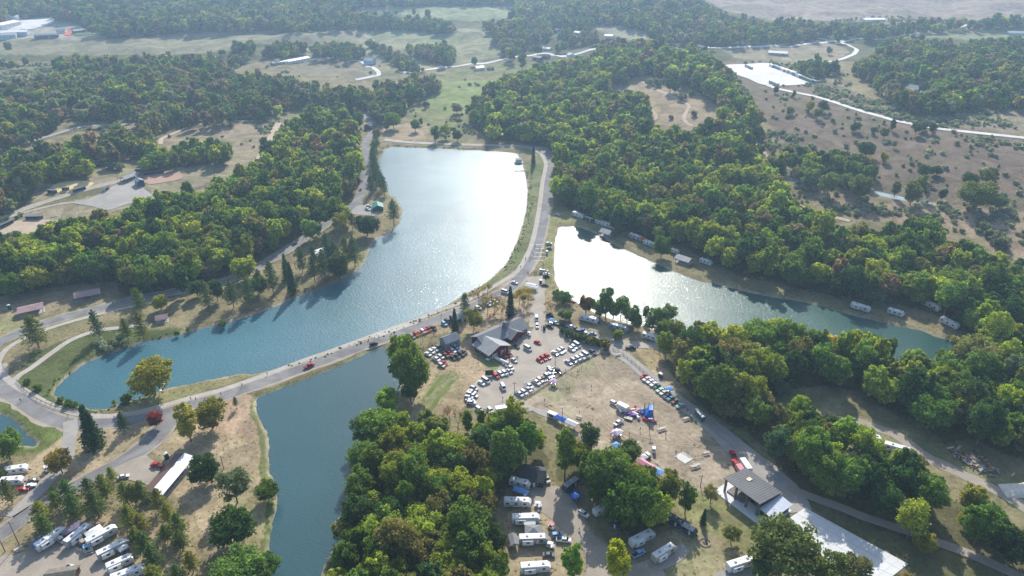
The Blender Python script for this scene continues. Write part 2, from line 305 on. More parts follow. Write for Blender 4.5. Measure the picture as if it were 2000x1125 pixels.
# name, palette, density, scale range, where (for labels)
WOODS = [
 ('left_ridge','lush',1.0,(.85,1.25),'the ridge west of the lake',[(-40,462),(60,455),(130,445),(190,418),(235,425),(290,398),(310,385),(360,368),(400,372),(440,342),(500,318),(520,288),(545,255),(565,238),(610,222),(655,205),(690,222),(704,255),(706,300),(700,345),(688,380),(676,415),(640,430),(600,452),(560,478),(500,512),(440,535),(380,548),(320,560),(255,560),(232,545),(225,525),(100,540),(-40,560)]),
 ('woods_far_left','autumn',.74,(.55,1.1),'the woods beyond the ball fields',[(-40,115),(60,118),(120,108),(200,113),(300,110),(380,105),(425,112),(440,135),(490,142),(550,150),(640,168),(720,168),(770,158),(805,145),(862,150),(855,172),(800,190),(795,215),(765,225),(745,232),(700,200),(600,196),(560,205),(500,225),(440,232),(380,238),(330,245),(300,262),(250,262),(210,250),(160,242),(100,255),(40,272),(-40,285)]),
 ('belt_left','autumn',.6,(.7,1.0),'the tree belt behind the ball fields',[(-40,295),(40,285),(110,268),(160,258),(220,256),(300,268),(305,290),(230,303),(150,300),(80,300),(40,330),(70,350),(50,380),(20,400),(-40,410),(-40,340),(0,320)]),
 ('belt_infield','near',1.0,(.75,.95),'the tall row behind the yellow infield',[(68,322),(90,308),(130,298),(165,296),(178,312),(172,332),(100,342),(70,338)]),
 ('belt_red_infield','near',1.0,(.75,.95),'the tall row behind the red infield',[(268,312),(300,290),(350,277),(440,272),(458,288),(440,304),(350,312),(285,322)]),
 ('woods_east','lush',1.0,(.85,1.25),'the big woods above the east lake',[(915,215),(950,175),(1040,132),(1080,126),(1150,108),(1250,98),(1380,102),(1400,125),(1420,150),(1450,185),(1480,220),(1495,262),(1530,300),(1530,345),(1560,395),(1620,440),(1700,450),(1800,432),(1850,462),(1930,498),(1990,520),(2060,545),(2060,720),(1960,700),(1900,640),(1850,600),(1780,575),(1700,565),(1600,550),(1500,525),(1450,518),(1380,490),(1340,462),(1280,455),(1220,432),(1160,412),(1105,388),(1090,360),(1084,320),(1080,290),(1070,272),(1000,262),(960,258),(930,240)]),
 ('woods_hill','dark',.9,(.6,.9),'the dark copse on the bare hillside',[(1530,265),(1580,280),(1640,290),(1700,300),(1715,330),(1700,350),(1640,345),(1570,325),(1530,300)]),
 ('spit','near',1.0,(.85,1.2),'the spit below the east lake',[(1295,655),(1330,625),(1380,628),(1440,640),(1500,628),(1545,628),(1620,655),(1700,648),(1760,662),(1800,690),(1850,680),(1900,672),(1940,700),(2060,735),(2060,880),(1950,850),(1900,822),(1850,835),(1800,795),(1740,770),(1680,735),(1620,725),(1560,728),(1510,745),(1475,800),(1430,802),(1385,778),(1345,735),(1310,700)]),
 ('lower_right','dark',1.0,(.9,1.25),'the woods beside the park path',[(1445,775),(1500,775),(1560,790),(1630,815),(1660,850),(1700,868),(1745,900),(1790,905),(1830,930),(1880,945),(1920,965),(1990,1025),(2060,1080),(2060,1130),(1950,1070),(1850,1040),(1790,1030),(1760,1010),(1690,985),(1610,950),(1560,915),(1520,870),(1470,825)]),
 ('low_corner','near',.55,(.45,.7),'the bushy corner below the park path',[(1740,1075),(1800,1090),(1860,1100),(1920,1125),(2000,1160),(1800,1180),(1740,1120)]),
 ('grove','near',1.0,(.85,1.2),'the grove between pond and campground',[(705,845),(760,800),(800,825),(860,825),(900,850),(960,815),(1010,805),(1050,835),(1075,865),(1060,900),(1020,905),(985,925),(965,965),(975,1030),(985,1080),(960,1200),(600,1200),(612,1110),(650,1055),(675,1000),(688,930),(682,880)]),
 ('camp','near',.8,(.8,1.05),'the shade trees of the campground',[(1085,850),(1160,865),(1240,880),(1290,935),(1300,990),(1240,1010),(1180,970),(1150,920),(1090,900)]),
 ('far_right','far',.95,(.8,1.1),'the valley woods at upper right',[(1690,118),(1730,85),(1790,72),(1860,88),(1940,75),(2060,80),(2060,195),(1950,200),(1880,208),(1830,212),(1790,205),(1740,190),(1700,150),(1660,130)]),
 ('far_mid_right','far',.6,(.7,1.1),'the woods along the far road',[(1300,20),(1370,5),(1420,28),(1500,40),(1620,42),(1700,48),(1840,38),(1990,30),(2060,30),(2060,44),(1900,48),(1780,60),(1700,72),(1590,72),(1560,80),(1420,88),(1300,80)]),
 ('far_belt_right','far',.8,(.7,1.),'the belt in front of the far road',[(1430,118),(1500,115),(1590,115),(1640,125),(1660,140),(1600,140),(1540,125),(1470,122)]),
 ('far_top','far',.97,(.85,1.2),'the far woods',[(-200,-40),(1380,-40),(1370,5),(1300,20),(1290,60),(1250,50),(1200,38),(1160,40),(1150,55),(1180,72),(1260,82),(1330,92),(1150,108),(1080,120),(1000,115),(960,60),(930,45),(990,35),(1010,9),(900,7),(780,11),(660,18),(790,32),(870,42),(900,55),(850,58),(800,50),(690,52),(500,52),(330,58),(220,66),(180,55),(140,35),(60,30),(-200,50)]),
 ('copse_barn','far',1.0,(.7,.95),'the copse beside the blue barn',[(605,90),(650,80),(690,85),(718,100),(715,112),(660,110),(615,105)]),
 ('copse_left_barn','far',.8,(.7,.95),'the copse above the glasshouse',[(510,92),(550,78),(595,85),(600,98),(560,105),(515,102)]),
 ('copse_center','far',1.0,(.75,.95),'the long copse in the tan field',[(790,88),(830,84),(880,84),(890,100),(880,118),(850,114),(800,100)]),
 ('hedge_diag','autumn',.9,(.55,.75),'the hedgerow beside the field lane',[(715,72),(735,75),(780,95),(815,120),(835,135),(800,138),(770,122),(745,98),(720,85)]),
 ('field_edge','far',.6,(.6,.85),'the scattered trees at the field edge',[(455,80),(500,75),(490,105),(465,125),(440,120)]),
]
SCRUB = [
 (.09,[(1500,170),(1640,215),(1760,245),(2060,285),(2060,480),(1900,430),(1740,385),(1560,330),(1510,260)]), (.45,[(1540,350),(1620,368),(1720,392),(1840,400),(2000,405),(2060,440),(2060,500),(1960,470),(1850,440),(1700,430),(1600,400)]), (.3,[(1440,118),(1540,120),(1620,140),(1680,175),(1620,160),(1540,128)]), (.4,[(1600,40),(1750,30),(1900,40),(1850,50),(1700,60)]),
 (.8,[(0,138),(60,130),(112,122),(96,142),(50,158),(0,164)]), (.05,[(320,245),(520,236),(520,290),(430,300),(320,285)]), (.10,[(500,120),(560,140),(700,150),(760,140),(700,160),(540,150)]),  # low grey-green brush
 (1.0,[(1545,150),(1610,162),(1700,190),(1760,205),(1830,215),(1900,205),(1960,215),(1890,240),(1830,250),(1760,238),(1680,212),(1600,185)]),
 (.8,[(1880,262),(1960,268),(2060,280),(2060,300),(1960,295),(1890,278)]),
 (.9,[(1500,250),(1560,262),(1600,285),(1540,320),(1500,300)]),
 (.8,[(1340,105),(1400,118),(1440,150),(1470,190),(1500,240),(1460,230),(1400,190),(1340,140)]),
 (.5,[(1500,345),(1600,385),(1720,395),(1800,410),(1900,400),(2000,410),(1960,430),(1800,425),(1700,420),(1600,420)]),
 (.8,[(1770,425),(1850,440),(1870,470),(1820,465),(1780,445)]),
 (.85,[(1890,440),(1950,450),(1980,480),(1920,470)]),
 (.9,[(0,132),(90,122),(150,110),(60,128)]), (.8,[(0,345),(40,330),(50,420),(0,430)]),
 (.9,[(500,225),(540,230),(560,255),(520,262),(500,250)]), (.7,[(1870,880),(1760,880),(1830,905),(1900,955),(1960,1010),(2060,1060),(2060,1100),(1960,1040),(1880,970)]),
 (.9,[(1440,750),(1500,760),(1560,775),(1520,800),(1460,790)]), (.5,[(60,720),(130,680),(200,655),(300,650),(240,675),(140,712),(100,770),(60,760)]),
 (.55,[(1410,205),(1440,240),(1480,290),(1430,260)]), (.6,[(1880,215),(1960,225),(1990,250),(1900,248)]),
 (.8,[(300,55),(400,54),(600,52),(690,54),(600,56),(400,58)]),(.35,[(930,205),(960,235),(930,262),(850,268),(880,225)]),
]
CLEAR = [
 [(-20,138),(60,130),(112,122),(96,142),(50,158),(-20,164)],  # open ground inside the woods
 [(1178,172),(1225,154),(1262,146),(1330,160),(1380,190),(1412,215),(1400,250),(1345,262),(1290,262),(1262,245),(1265,215),(1262,190),(1240,178)],
 [(1478,280),(1500,300),(1530,345),(1560,370),(1545,385),(1510,340),(1485,300)],
 [(1000,112),(1080,100),(1115,112),(1080,122),(1010,128)],[(1100,92),(1170,90),(1170,100),(1110,118)],
 [(640,20),(780,12),(1005,9),(990,38),(930,42),(700,24)],
 [(1395,92),(1500,88),(1630,84),(1660,100),(1640,112),(1500,112),(1400,112)],
 [(1755,155),(1815,170),(1812,182),(1750,168)],
 [(1015,40),(1040,30),(1060,40)],
 [(130,230),(150,235),(270,240),(262,252),(150,250),(100,268),(100,258)],
]
FARH = [(936,130),(958,131),(1115,105),(1051,110),(1067,107),(1091,57),(1190,68),(1164,74),(1176,79),(1372,90),(1130,62),(1068,93),(1520,101),(1705,36),(1772,45),(1735,46),(1897,160),(1823,158),(1988,62),(722,115),(577,115),(545,120),(1100,85),(1080,75),(1040,95),(1135,90)]
# ------------------------------------------------------------------ ground mesh
def build_ground():
    ys = [-1500, -900, -500, -200, -40, 40]; y = 100.0
    while y < 2300: ys.append(y); y += max(0.9, y*0.0052)
    while y < 9000: ys.append(y); y *= 1.06
    ys = np.array(ys); s = np.linspace(-.98, .98, 720); out = np.array([.02, .06, .15, .3, .6, 1.0])
    def row(y):
        e = max(y, 100)*1.0; inner = s*e*1.0; X = 9000
        L = -.98*e-(X-.98*e)*out[::-1]; R = .98*e+(X-.98*e)*out
        return np.r_[L, inner, R]
    X = np.array([row(v) for v in ys]); Y = np.repeat(ys[:, None], X.shape[1], 1); Z = height(X, Y)
    near = (Y > 90) & (np.abs(X) < Y*1.05+30)
    for k, poly in LAKE_W.items():
        lo = poly.min(0)-14; hi = poly.max(0)+14; b = (X > lo[0]) & (X < hi[0]) & (Y > lo[1]) & (Y < hi[1])
        if not b.any(): continue
        xs, yv = X[b], Y[b]; ins = inside(poly, xs, yv); d = seg_dist(poly, xs, yv); d = np.where(ins, -d, d)
        wv = d+0.8*wave_noise(xs, yv, 14, 24)
        Z[b] += np.where(wv < 3, -1.7*smooth((3-wv)/5.5), 0)
    u, v, dep = to_px(X, Y, Z)
    ju = 1800/np.maximum(dep, 100); u2 = u+ju*(wave_noise(X, Y, 30, 2)+.5*wave_noise(X, Y, 9, 12)); v2 = v+.6*ju*(wave_noise(X, Y, 28, 20)+.5*wave_noise(X, Y, 8, 30))
    col = np.zeros(X.shape+(4,)); col[..., :3] = (0.25, 0.205, 0.12); col[..., 3] = 1
    n1 = .5+.5*wave_noise(X, Y, 70, 5); col[..., :3] = col[..., :3]*(1-n1[..., None]*.4)+np.array((.15, .16, .07))*n1[..., None]*.4
    f = near & (dep > 50)
    uf, vf = u2[f], v2[f]; cf = col[f]
    for poly, c in ZONES:
        m = inside(poly, uf, vf); cf[m, :3] = c
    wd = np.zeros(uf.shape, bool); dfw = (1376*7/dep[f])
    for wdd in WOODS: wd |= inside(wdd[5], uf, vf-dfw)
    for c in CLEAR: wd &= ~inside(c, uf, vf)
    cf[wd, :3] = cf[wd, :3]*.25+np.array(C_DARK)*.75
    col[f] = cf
    # pale shore rims and green bank
    for k, poly in LAKE_W.items():
        lo = poly.min(0)-8; hi = poly.max(0)+8; b = (X > lo[0]) & (X < hi[0]) & (Y > lo[1]) & (Y < hi[1])
        if not b.any(): continue
        xs, yv = X[b], Y[b]; d = seg_dist(poly, xs, yv)+.7*wave_noise(xs, yv, 11, 7); t = (smooth((2.0-d)/1.0)*(.55+.45*wave_noise(xs, yv, 50, 9)))[:, None]
        col[b, :3] = col[b, :3]*(1-t)+np.array((.40, .34, .25))*t
    nr, nc = X.shape; idx = np.arange(nr*nc).reshape(nr, nc)
    q = np.stack([idx[:-1, :-1], idx[:-1, 1:], idx[1:, 1:], idx[1:, :-1]], -1).reshape(-1, 4)
    me = bpy.data.meshes.new('ground'); me.vertices.add(nr*nc); me.vertices.foreach_set('co', np.stack([X, Y, Z], -1).astype(np.float32).ravel())
    me.loops.add(q.size); me.loops.foreach_set('vertex_index', q.astype(np.int32).ravel()); me.polygons.add(len(q))
    me.polygons.foreach_set('loop_start', np.arange(0, q.size, 4, dtype=np.int32)); me.update(calc_edges=True); me.polygons.foreach_set('use_smooth', np.ones(len(q), bool))
    a = me.color_attributes.new('cover', 'FLOAT_COLOR', 'POINT'); a.data.foreach_set('color', col.astype(np.float32).ravel())
    m = bpy.data.materials.new('ground_cover'); m.use_nodes = True; N = m.node_tree.nodes; L = m.node_tree.links; b = N['Principled BSDF']
    b.inputs['Roughness'].default_value = .97; b.inputs['Specular IOR Level'].default_value = .05
    g = N.new('ShaderNodeNewGeometry'); ca = N.new('ShaderNodeAttribute'); ca.attribute_name = 'cover'
    def noise(s, d, lo, hi, a0, b0, dist=0.0):
        n = N.new('ShaderNodeTexNoise'); n.inputs['Scale'].default_value = s; n.inputs['Detail'].default_value = d; n.inputs['Distortion'].default_value = dist
        L.new(g.outputs['Position'], n.inputs['Vector']); r = N.new('ShaderNodeMapRange'); L.new(n.outputs[0], r.inputs[0])
        for i, x in zip((1, 2, 3, 4), (lo, hi, a0, b0)): r.inputs[i].default_value = x
        return n, r
    _, r1 = noise(.045, 7, .36, .64, .74, 1.2, 1.6); n2, r2 = noise(.55, 8, .3, .7, .78, 1.2, .5); _, r3 = noise(.02, 6, .50, .68, 0, .55, 1.)
    def sc(vec, f):
        v = N.new('ShaderNodeVectorMath'); v.operation = 'SCALE'; L.new(vec, v.inputs[0]); L.new(f, v.inputs['Scale']); return v.outputs[0]
    grn = N.new('ShaderNodeVectorMath'); grn.operation = 'MULTIPLY'; L.new(ca.outputs['Color'], grn.inputs[0]); grn.inputs[1].default_value = (.66, .86, .6)
    mx = N.new('ShaderNodeMix'); mx.data_type = 'RGBA'; L.new(r3.outputs[0], mx.inputs[0]); L.new(ca.outputs['Color'], mx.inputs[6]); L.new(grn.outputs[0], mx.inputs[7])
    L.new(sc(sc(mx.outputs[2], r1.outputs[0]), r2.outputs[0]), b.inputs['Base Color'])
    bu = N.new('ShaderNodeBump'); bu.inputs['Strength'].default_value = .5; bu.inputs['Distance'].default_value = .35; L.new(n2.outputs[0], bu.inputs['Height']); L.new(bu.outputs[0], b.inputs['Normal'])
    me.materials.append(m); o = link(bpy.data.objects.new('ground', me)); tag(o, kind='structure')
build_ground()
# ------------------------------------------------------------------ water
def water_mat(name, col, rough, ripple, scale, strength):
    m = bpy.data.materials.new(name); m.use_nodes = True; N = m.node_tree.nodes; L = m.node_tree.links; b = N['Principled BSDF']
    b.inputs['Roughness'].default_value = rough; b.inputs['IOR'].default_value = 1.33; b.inputs['Specular IOR Level'].default_value = .6
    g = N.new('ShaderNodeNewGeometry'); mp = N.new('ShaderNodeMapping'); mp.inputs['Scale'].default_value = (1, 1.7, 1); mp.inputs['Rotation'].default_value = (0, 0, .35); L.new(g.outputs['Position'], mp.inputs['Vector'])
    n = N.new('ShaderNodeTexNoise'); n.inputs['Scale'].default_value = scale; n.inputs['Detail'].default_value = 3; n.inputs['Roughness'].default_value = .6; L.new(mp.outputs[0], n.inputs['Vector'])
    bu = N.new('ShaderNodeBump'); bu.inputs['Strength'].default_value = strength; bu.inputs['Distance'].default_value = ripple; L.new(n.outputs[0], bu.inputs['Height']); L.new(bu.outputs[0], b.inputs['Normal'])
    n2 = N.new('ShaderNodeTexNoise'); n2.inputs['Scale'].default_value = .012; n2.inputs['Detail'].default_value = 5; L.new(g.outputs['Position'], n2.inputs['Vector'])
    r = N.new('ShaderNodeMapRange'); r.inputs[1].default_value = .35; r.inputs[2].default_value = .65; L.new(n2.outputs[0], r.inputs[0])
    mx = N.new('ShaderNodeMix'); mx.data_type = 'RGBA'; L.new(r.outputs[0], mx.inputs[0]); mx.inputs[6].default_value = _lin(tuple(c*.86 for c in col)); mx.inputs[7].default_value = _lin(tuple(c*1.12 for c in col)); L.new(mx.outputs[2], b.inputs['Base Color'])
    b2 = N.new('ShaderNodeBsdfPrincipled'); b2.inputs['Roughness'].default_value = .07; b2.inputs['IOR'].default_value = 1.33; L.new(mx.outputs[2], b2.inputs['Base Color'])
    n3 = N.new('ShaderNodeTexNoise'); n3.inputs['Scale'].default_value = 1.1; n3.inputs['Detail'].default_value = 2; L.new(mp.outputs[0], n3.inputs['Vector']); bu2 = N.new('ShaderNodeBump'); bu2.inputs['Strength'].default_value = 1; bu2.inputs['Distance'].default_value = ripple*.8; L.new(n3.outputs[0], bu2.inputs['Height']); L.new(bu2.outputs[0], b2.inputs['Normal'])
    n4 = N.new('ShaderNodeTexNoise'); n4.inputs['Scale'].default_value = .02; n4.inputs['Detail'].default_value = 4; n4.inputs['Distortion'].default_value = 1.5; L.new(g.outputs['Position'], n4.inputs['Vector']); r4 = N.new('ShaderNodeMapRange'); r4.inputs[1].default_value = .3; r4.inputs[2].default_value = .7; r4.inputs[3].default_value = .12; r4.inputs[4].default_value = .38; L.new(n4.outputs[0], r4.inputs[0])
    ms = N.new('ShaderNodeMixShader'); L.new(r4.outputs[0], ms.inputs[0]); L.new(b.outputs[0], ms.inputs[1]); L.new(b2.outputs[0], ms.inputs[2]); L.new(ms.outputs[0], N['Material Output'].inputs['Surface'])
    MATS[name] = m; return m
W_BIG = water_mat('blue_lake', (.036, .128, .158), .38, .24, .8, 1.0)
W_EAST = water_mat('green_lake', (.012, .074, .062), .32, .24, .8, 1.0)
W_POND = water_mat('grey_pond', (.034, .090, .104), .17, .2, .9, .45)
W_MILK = water_mat('milky_pond', (.25, .32, .34), .2, .1, 1, .5)
for k, poly in LAKE_W.items():
    m = {'lake_water': W_BIG, 'east_lake_water': W_EAST, 'pond_water': W_POND, 'small_pond_water': W_POND}.get(k, W_MILK)
    c = poly.mean(0); q = np.array([p+(p-c)/np.linalg.norm(p-c)*.0 for p in poly])
    # grow the sheet past the outline so that the bank cuts it
    g = np.gradient(np.r_[q[-1:], q, q[:1]], axis=0)[1:-1]; nn = np.c_[g[:, 1], -g[:, 0]]; nn /= np.hypot(*nn.T)[:, None]+1e-9
    ar = np.sum(q[:, 0]*np.roll(q[:, 1], -1)-np.roll(q[:, 0], -1)*q[:, 1]); q2 = q+nn*(1 if ar > 0 else -1)*2.2
    from mathutils.geometry import tessellate_polygon
    z = float(np.min(height(poly[:, 0], poly[:, 1])))-.85
    tris = tessellate_polygon([[Vector((a, b, 0)) for a, b in q2]]); me = bpy.data.meshes.new(k); me.from_pydata([(a, b, z) for a, b in q2], [], [tuple(t) for t in tris]); me.materials.append(m); me.update()
    if sum(p.normal.z*p.area for p in me.polygons) < 0: me.flip_normals()
    tag(link(bpy.data.objects.new(k, me)), kind='structure')
# ------------------------------------------------------------------ roads, paths, lots
PATHC = gravel('path_limestone', (.37, .335, .29), (.44, .405, .355)); ASPH = gravel('worn_asphalt', (.165, .16, .158), (.265, .255, .245), (.86, 1.12)); CONC = gravel('pale_concrete', (.40, .37, .32), (.48, .44, .39), (.95, 1.05)); WHITE = gravel('white_concrete', (.66, .66, .64), (.72, .72, .70), (.97, 1.03))
GRAV = gravel('lot_gravel', (.325, .285, .235), (.41, .365, .305)); GREYG = gravel('grey_gravel', (.30, .28, .255), (.37, .345, .31)); DIRT = gravel('dirt', (.40, .32, .235), (.47, .385, .29)); PALE = gravel('white_limestone', (.55, .53, .49), (.68, .66, .62))
TANG = gravel('camp_gravel', (.30, .26, .21), (.37, .32, .26)); RUT = gravel('rut_soil', (.31,.24,.16), (.43,.335,.23)); SHO = gravel('shoulder_gravel', (.30, .255, .19), (.39, .335, .26)); DKT = gravel('trodden_soil', (.27, .205, .14), (.33, .26, .18)); GRN = gravel('tyre_track_grass', (.12, .15, .04), (.17, .19, .06))
DAM = [(-10,715),(0,757),(40,782),(75,806),(105,820),(150,830),(200,827),(250,822),(312,810),(375,790),(425,777),(500,752),(550,734),(600,716),(675,688),(725,670),(800,643),(875,616),(925,597),(970,577),(1000,560),(1020,535),(1037,510),(1047,485),(1056,455),(1063,425),(1068,395),(1071,360),(1074,325),(1070,300),(1055,290),(1020,286),(960,284),(860,281),(800,278),(750,273)]
strip('dam_shoulder', DAM[:-4], 9.6, .045, SHO, jitter=.45); strip('dam_road', DAM, 6.6, .06, ASPH); strip('north_dam_road', [(1058,291),(1020,286),(960,284),(860,281),(800,278),(750,273)], 6.2, .2, PATHC)
strip('lakeside_road', [(712,222),(722,236),(735,246),(728,258),(716,275),(714,300),(713,340),(707,375),(690,402),(670,418),(640,436),(575,478),(525,510),(470,538),(420,554),(362,566),(250,588),(175,607),(87,631),(37,650),(0,668),(-22,690),(-22,715)], 7.2, .075, ASPH)
strip('lakeside_shoulder', [(690,402),(670,418),(640,436),(575,478),(525,510),(470,538),(420,554),(362,566),(250,588),(175,607),(87,631),(37,650),(0,668)], 9.2, .05, SHO, jitter=.4); strip('walking_path', [(0, 700), (-5, 715), (8, 734), (30, 752), (62, 772), (100, 792), (150, 807.5), (200, 813.5), (250, 808.5), (312, 794.5), (375, 776.5), (437, 760.5), (500, 738.5), (550, 720.5), (600, 701.5), (650, 684.5), (725, 656.5), (800, 629.5), (862, 605.5), (925, 581.5), (962, 560.5), (990, 544.5), (1009, 531), (1021, 515), (1028, 501), (1035, 487), (1041, 468), (1047, 442), (1054, 400), (1059, 360), (1064, 335), (1066, 320), (1060, 306), (1050, 296), (1035, 290)], 3.2, .09, PATHC)
strip('concrete_path', [(727,659),(768,644),(813,629)], 4.2, .105, CONC)
strip('shore_path', [(22,752),(35,735),(62,718),(100,690),(137,665),(175,650),(205,643),(237,640),(290,632)], 3.4, .095, PATHC)
strip('roadside_path', [(0,700),(15,680),(50,660),(92,643),(140,628),(200,612),(250,600),(330,585)], 3.0, .11, PATHC)
strip('gravel_drive', [(1045,540),(1050,560),(1051,590),(1049,640)], [11, 8, 8, 9], .12, GRAV, jitter=.2)
strip('road_edge', [(345,800),(325,826),(300,858),(262,888),(225,911),(175,936),(110,972),(50,1008),(5,1042),(-60,1085)], [15,11,10.5,10,9.5,9,8.5,8.5,8.5,8.5], .12, SHO, jitter=.4); strip('park_road', [(345,800),(325,826),(300,858),(262,888),(225,911),(175,936),(110,972),(50,1008),(5,1042),(-60,1085)], [14, 9, 8.5, 8, 7.5, 7, 6.5, 6.5, 6.5, 6.5], .135, ASPH)
strip('side_lane', [(137,822),(138,845),(133,870),(131,893),(118,915),(98,935),(62,972),(20,1010)], 5.5, .12, GREYG)
strip('field_drive', [(1170,668),(1205,688),(1240,712),(1272,740),(1305,768),(1342,797),(1378,822),(1412,852),(1452,887),(1495,922),(1537,962),(1565,1000)], [10, 7.5, 7, 7, 7.5, 8, 8, 9, 11, 12, 12, 9], .15, GREYG, jitter=.25)
strip('east_lane', [(1150,661),(1200,668),(1240,673),(1290,677),(1330,686),(1380,700)], 6.5, .165, GRAV, jitter=.2)
strip('park_path', [(1535,950),(1560,962),(1587,972),(1637,990),(1687,1010),(1737,1027),(1790,1044),(1832,1060),(1875,1075),(1925,1096),(1975,1118),(2060,1160)], 4.2, .18, TANG, jitter=.15)
strip('dirt_track', [(1660,820),(1710,835),(1750,848),(1775,867),(1825,900),(1875,923),(1925,947),(1965,968),(2000,990),(2080,1040)], 5.5, .06, TANG, jitter=.3)
strip('ballfield_road', [(-60,445),(0,427),(62,403),(125,383),(175,368),(225,356),(262,346)], 7, .2, GRAV, jitter=.2)
strip('ballfield_lane', [(-40,438),(0,430),(62,412),(115,399),(160,394)], 3.2, .23, GRAV, jitter=.2)
strip('hill_trail', [(314,282),(318,270),(350,256),(387,243),(437,237),(497,237)], 4, .25, DIRT); strip('ridge_track', [(545,240),(528,270),(517,290),(500,318),(480,335)], 6, .3, DIRT, jitter=.4)
strip('trail_in_scrub', [(178,317),(215,310),(265,305)], 3, .25, DIRT)
strip('trail_on_hill', [(1290,185),(1256,160),(1275,172),(1300,183),(1335,200),(1346,207),(1340,220),(1336,235),(1352,247)][1:], 3.6, .3, DIRT, jitter=.3)
strip('trail_to_woods', [(1270,212),(1282,230),(1267,241)], 3.2, .3, DIRT, jitter=.3); strip('trail_in_woods', [(1425,225),(1442,243),(1465,268),(1488,292),(1498,312)], 4, .3, DIRT)
strip('trail_below_pond', [(1520,365),(1535,380),(1552,398),(1585,412)], 4.5, .3, DIRT); strip('trail_by_scrub', [(1630,425),(1660,432)], 4.5, .3, DIRT)
strip('valley_road', [(780,142),(830,137),(875,131),(920,125),(992,114),(1035,109),(1070,105),(1107,110),(1155,97),(1172,95),(1250,97),(1330,96),(1410,94),(1500,90),(1575,86),(1637,81),(1712,77),(1762,70),(1812,60),(1875,52),(1950,49),(2060,46)], 8, .4, PALE)
strip('far_fork_road', [(1637,81),(1615,78),(1580,73)], 6, .4, PALE); strip('far_lane', [(1642,82),(1660,90),(1673,97),(1666,107),(1647,115),(1612,122)], 6, .4, PALE)
strip('barn_drive', [(530,125),(560,122),(595,120),(640,113),(687,118),(712,125),(740,143),(725,150),(695,156)], 6, .4, PALE); strip('field_lane', [(688,58),(705,68),(728,80),(748,98)], 5, .4, DIRT)
strip('yard_road', [(1500,167),(1525,175),(1600,191),(1675,215),(1725,229),(1750,236),(1830,251),(1900,259),(2060,276)], 6.5, .35, PALE)
strip('valley_lane', [(-40,295),(0,288),(50,278),(110,262),(150,250),(215,244),(265,242)], 6, .3, GREYG); strip('creek_lane', [(500,179),(530,176),(560,175)], 6, .4, GREYG); strip('woodland_lane', [(280,191),(315,190),(350,190)], 6, .4, GREYG)
strip('power_line_clearing', [(448,-4),(452,6),(453,14)], 16, .5, DIRT)
strip('mown_track', [(886,742),(868,762),(848,790),(835,815)], 2.4, .05, GRN, jitter=.3); strip('mown_track', [(864,735),(848,755),(833,775)], 1.8, .05, GRN, jitter=.3)
def cover(name, px, z, m, k=5): return sheet(name, world_line(px, True, k), z, m)
cover('parking_lot', [(1047,628),(1072,632),(1110,652),(1150,662),(1200,666),(1232,678),(1200,687),(1168,692),(1140,706),(1115,720),(1090,736),(1060,756),(1040,770),(1022,782),(1046,800),(1000,806),(935,797),(910,785),(918,760),(935,740),(965,728),(978,712),(990,702),(1000,682),(1020,655),(1040,645)], .135, GRAV)
cover('shelter_lot', [(225,914),(277,890),(296,898),(313,916),(302,948),(270,942),(236,934),(200,932)], .15, TANG, 3)
cover('trailer_lot', [(-40,1095),(10,1085),(60,1076),(120,1062),(165,1072),(195,1090),(215,1125),(220,1180),(-60,1180)], .08, TANG)
cover('camp_road', [(1030,918),(1057,925),(1078,948),(1100,955),(1125,985),(1133,1004),(1150,1035),(1175,1058),(1200,1083),(1232,1103),(1275,1092),(1292,1108),(1300,1160),(1150,1160),(1147,1105),(1140,1075),(1118,1052),(1096,1030),(1080,1016),(1060,1002),(1040,992),(1034,960)], .1, TANG)
cover('camp_pad', [(1270,1098),(1330,1062),(1345,1082),(1300,1112)], .13, GREYG, 3); cover('camp_pad', [(1395,1125),(1430,1108),(1470,1118),(1440,1150)], .13, GREYG, 3)
cover('ballfield_lot', [(140,396),(175,388),(205,374),(237,355),(262,346),(272,352),(278,366),(297,383),(270,393),(240,402),(210,411),(178,403)], .26, GREYG, 4)
cover('road_turnout', [(688,410),(705,400),(722,402),(745,408),(742,416),(728,422),(712,420),(690,418)], .15, GREYG, 4)
cover('limestone_yard', [(1408,130),(1450,126),(1500,124),(1535,134),(1565,146),(1598,161),(1560,166),(1520,168),(1490,166),(1465,156),(1435,145)], .45, PALE, 3)
cover('works_yard', [(60,38),(100,34),(105,45),(70,56),(40,58),(10,62),(0,50)], .6, PALE, 3)
cover('yellow_infield', [(97,372),(105,362),(125,356),(155,354),(183,358),(172,366),(150,373),(125,377),(105,376)], .3, gravel('yellow_sand', (.60,.48,.22), (.66,.54,.28)))
cover('red_infield', [(277,349),(300,340),(330,336),(355,341),(352,350),(325,356),(290,360)], .3, gravel('red_clay', (.37,.235,.17), (.43,.28,.21)))
cover('tan_infield', [(-20,452),(12,440),(35,432),(75,429),(115,432),(114,441),(82,455),(50,460),(12,461)], .3, gravel('tan_clay', (.40,.315,.225), (.46,.37,.27)))
cover('running_track', [(128,62),(150,58),(172,60),(168,66),(130,70)], .6, gravel('red_track', (.50,.12,.09), (.56,.16,.11)), 3)
cover('turf_pitch', [(138,66),(165,61),(205,60),(195,66),(150,71)], .7, gravel('dark_turf', (.08,.12,.06), (.10,.15,.07)), 3)
cover('grey_lane', [(1040,797),(1075,803),(1085,812),(1068,815),(1045,806)], .16, GREYG, 3)
q4 = np.array([P(u, v)[:2] for u, v in [(1572,992),(1774,1102),(1712,1150),(1500,1040)]]); slab = sheet('slab', q4, .13, CONC); stn = gravel('slab_concrete', (.60, .60, .58), (.68, .68, .66), (.96, 1.03))
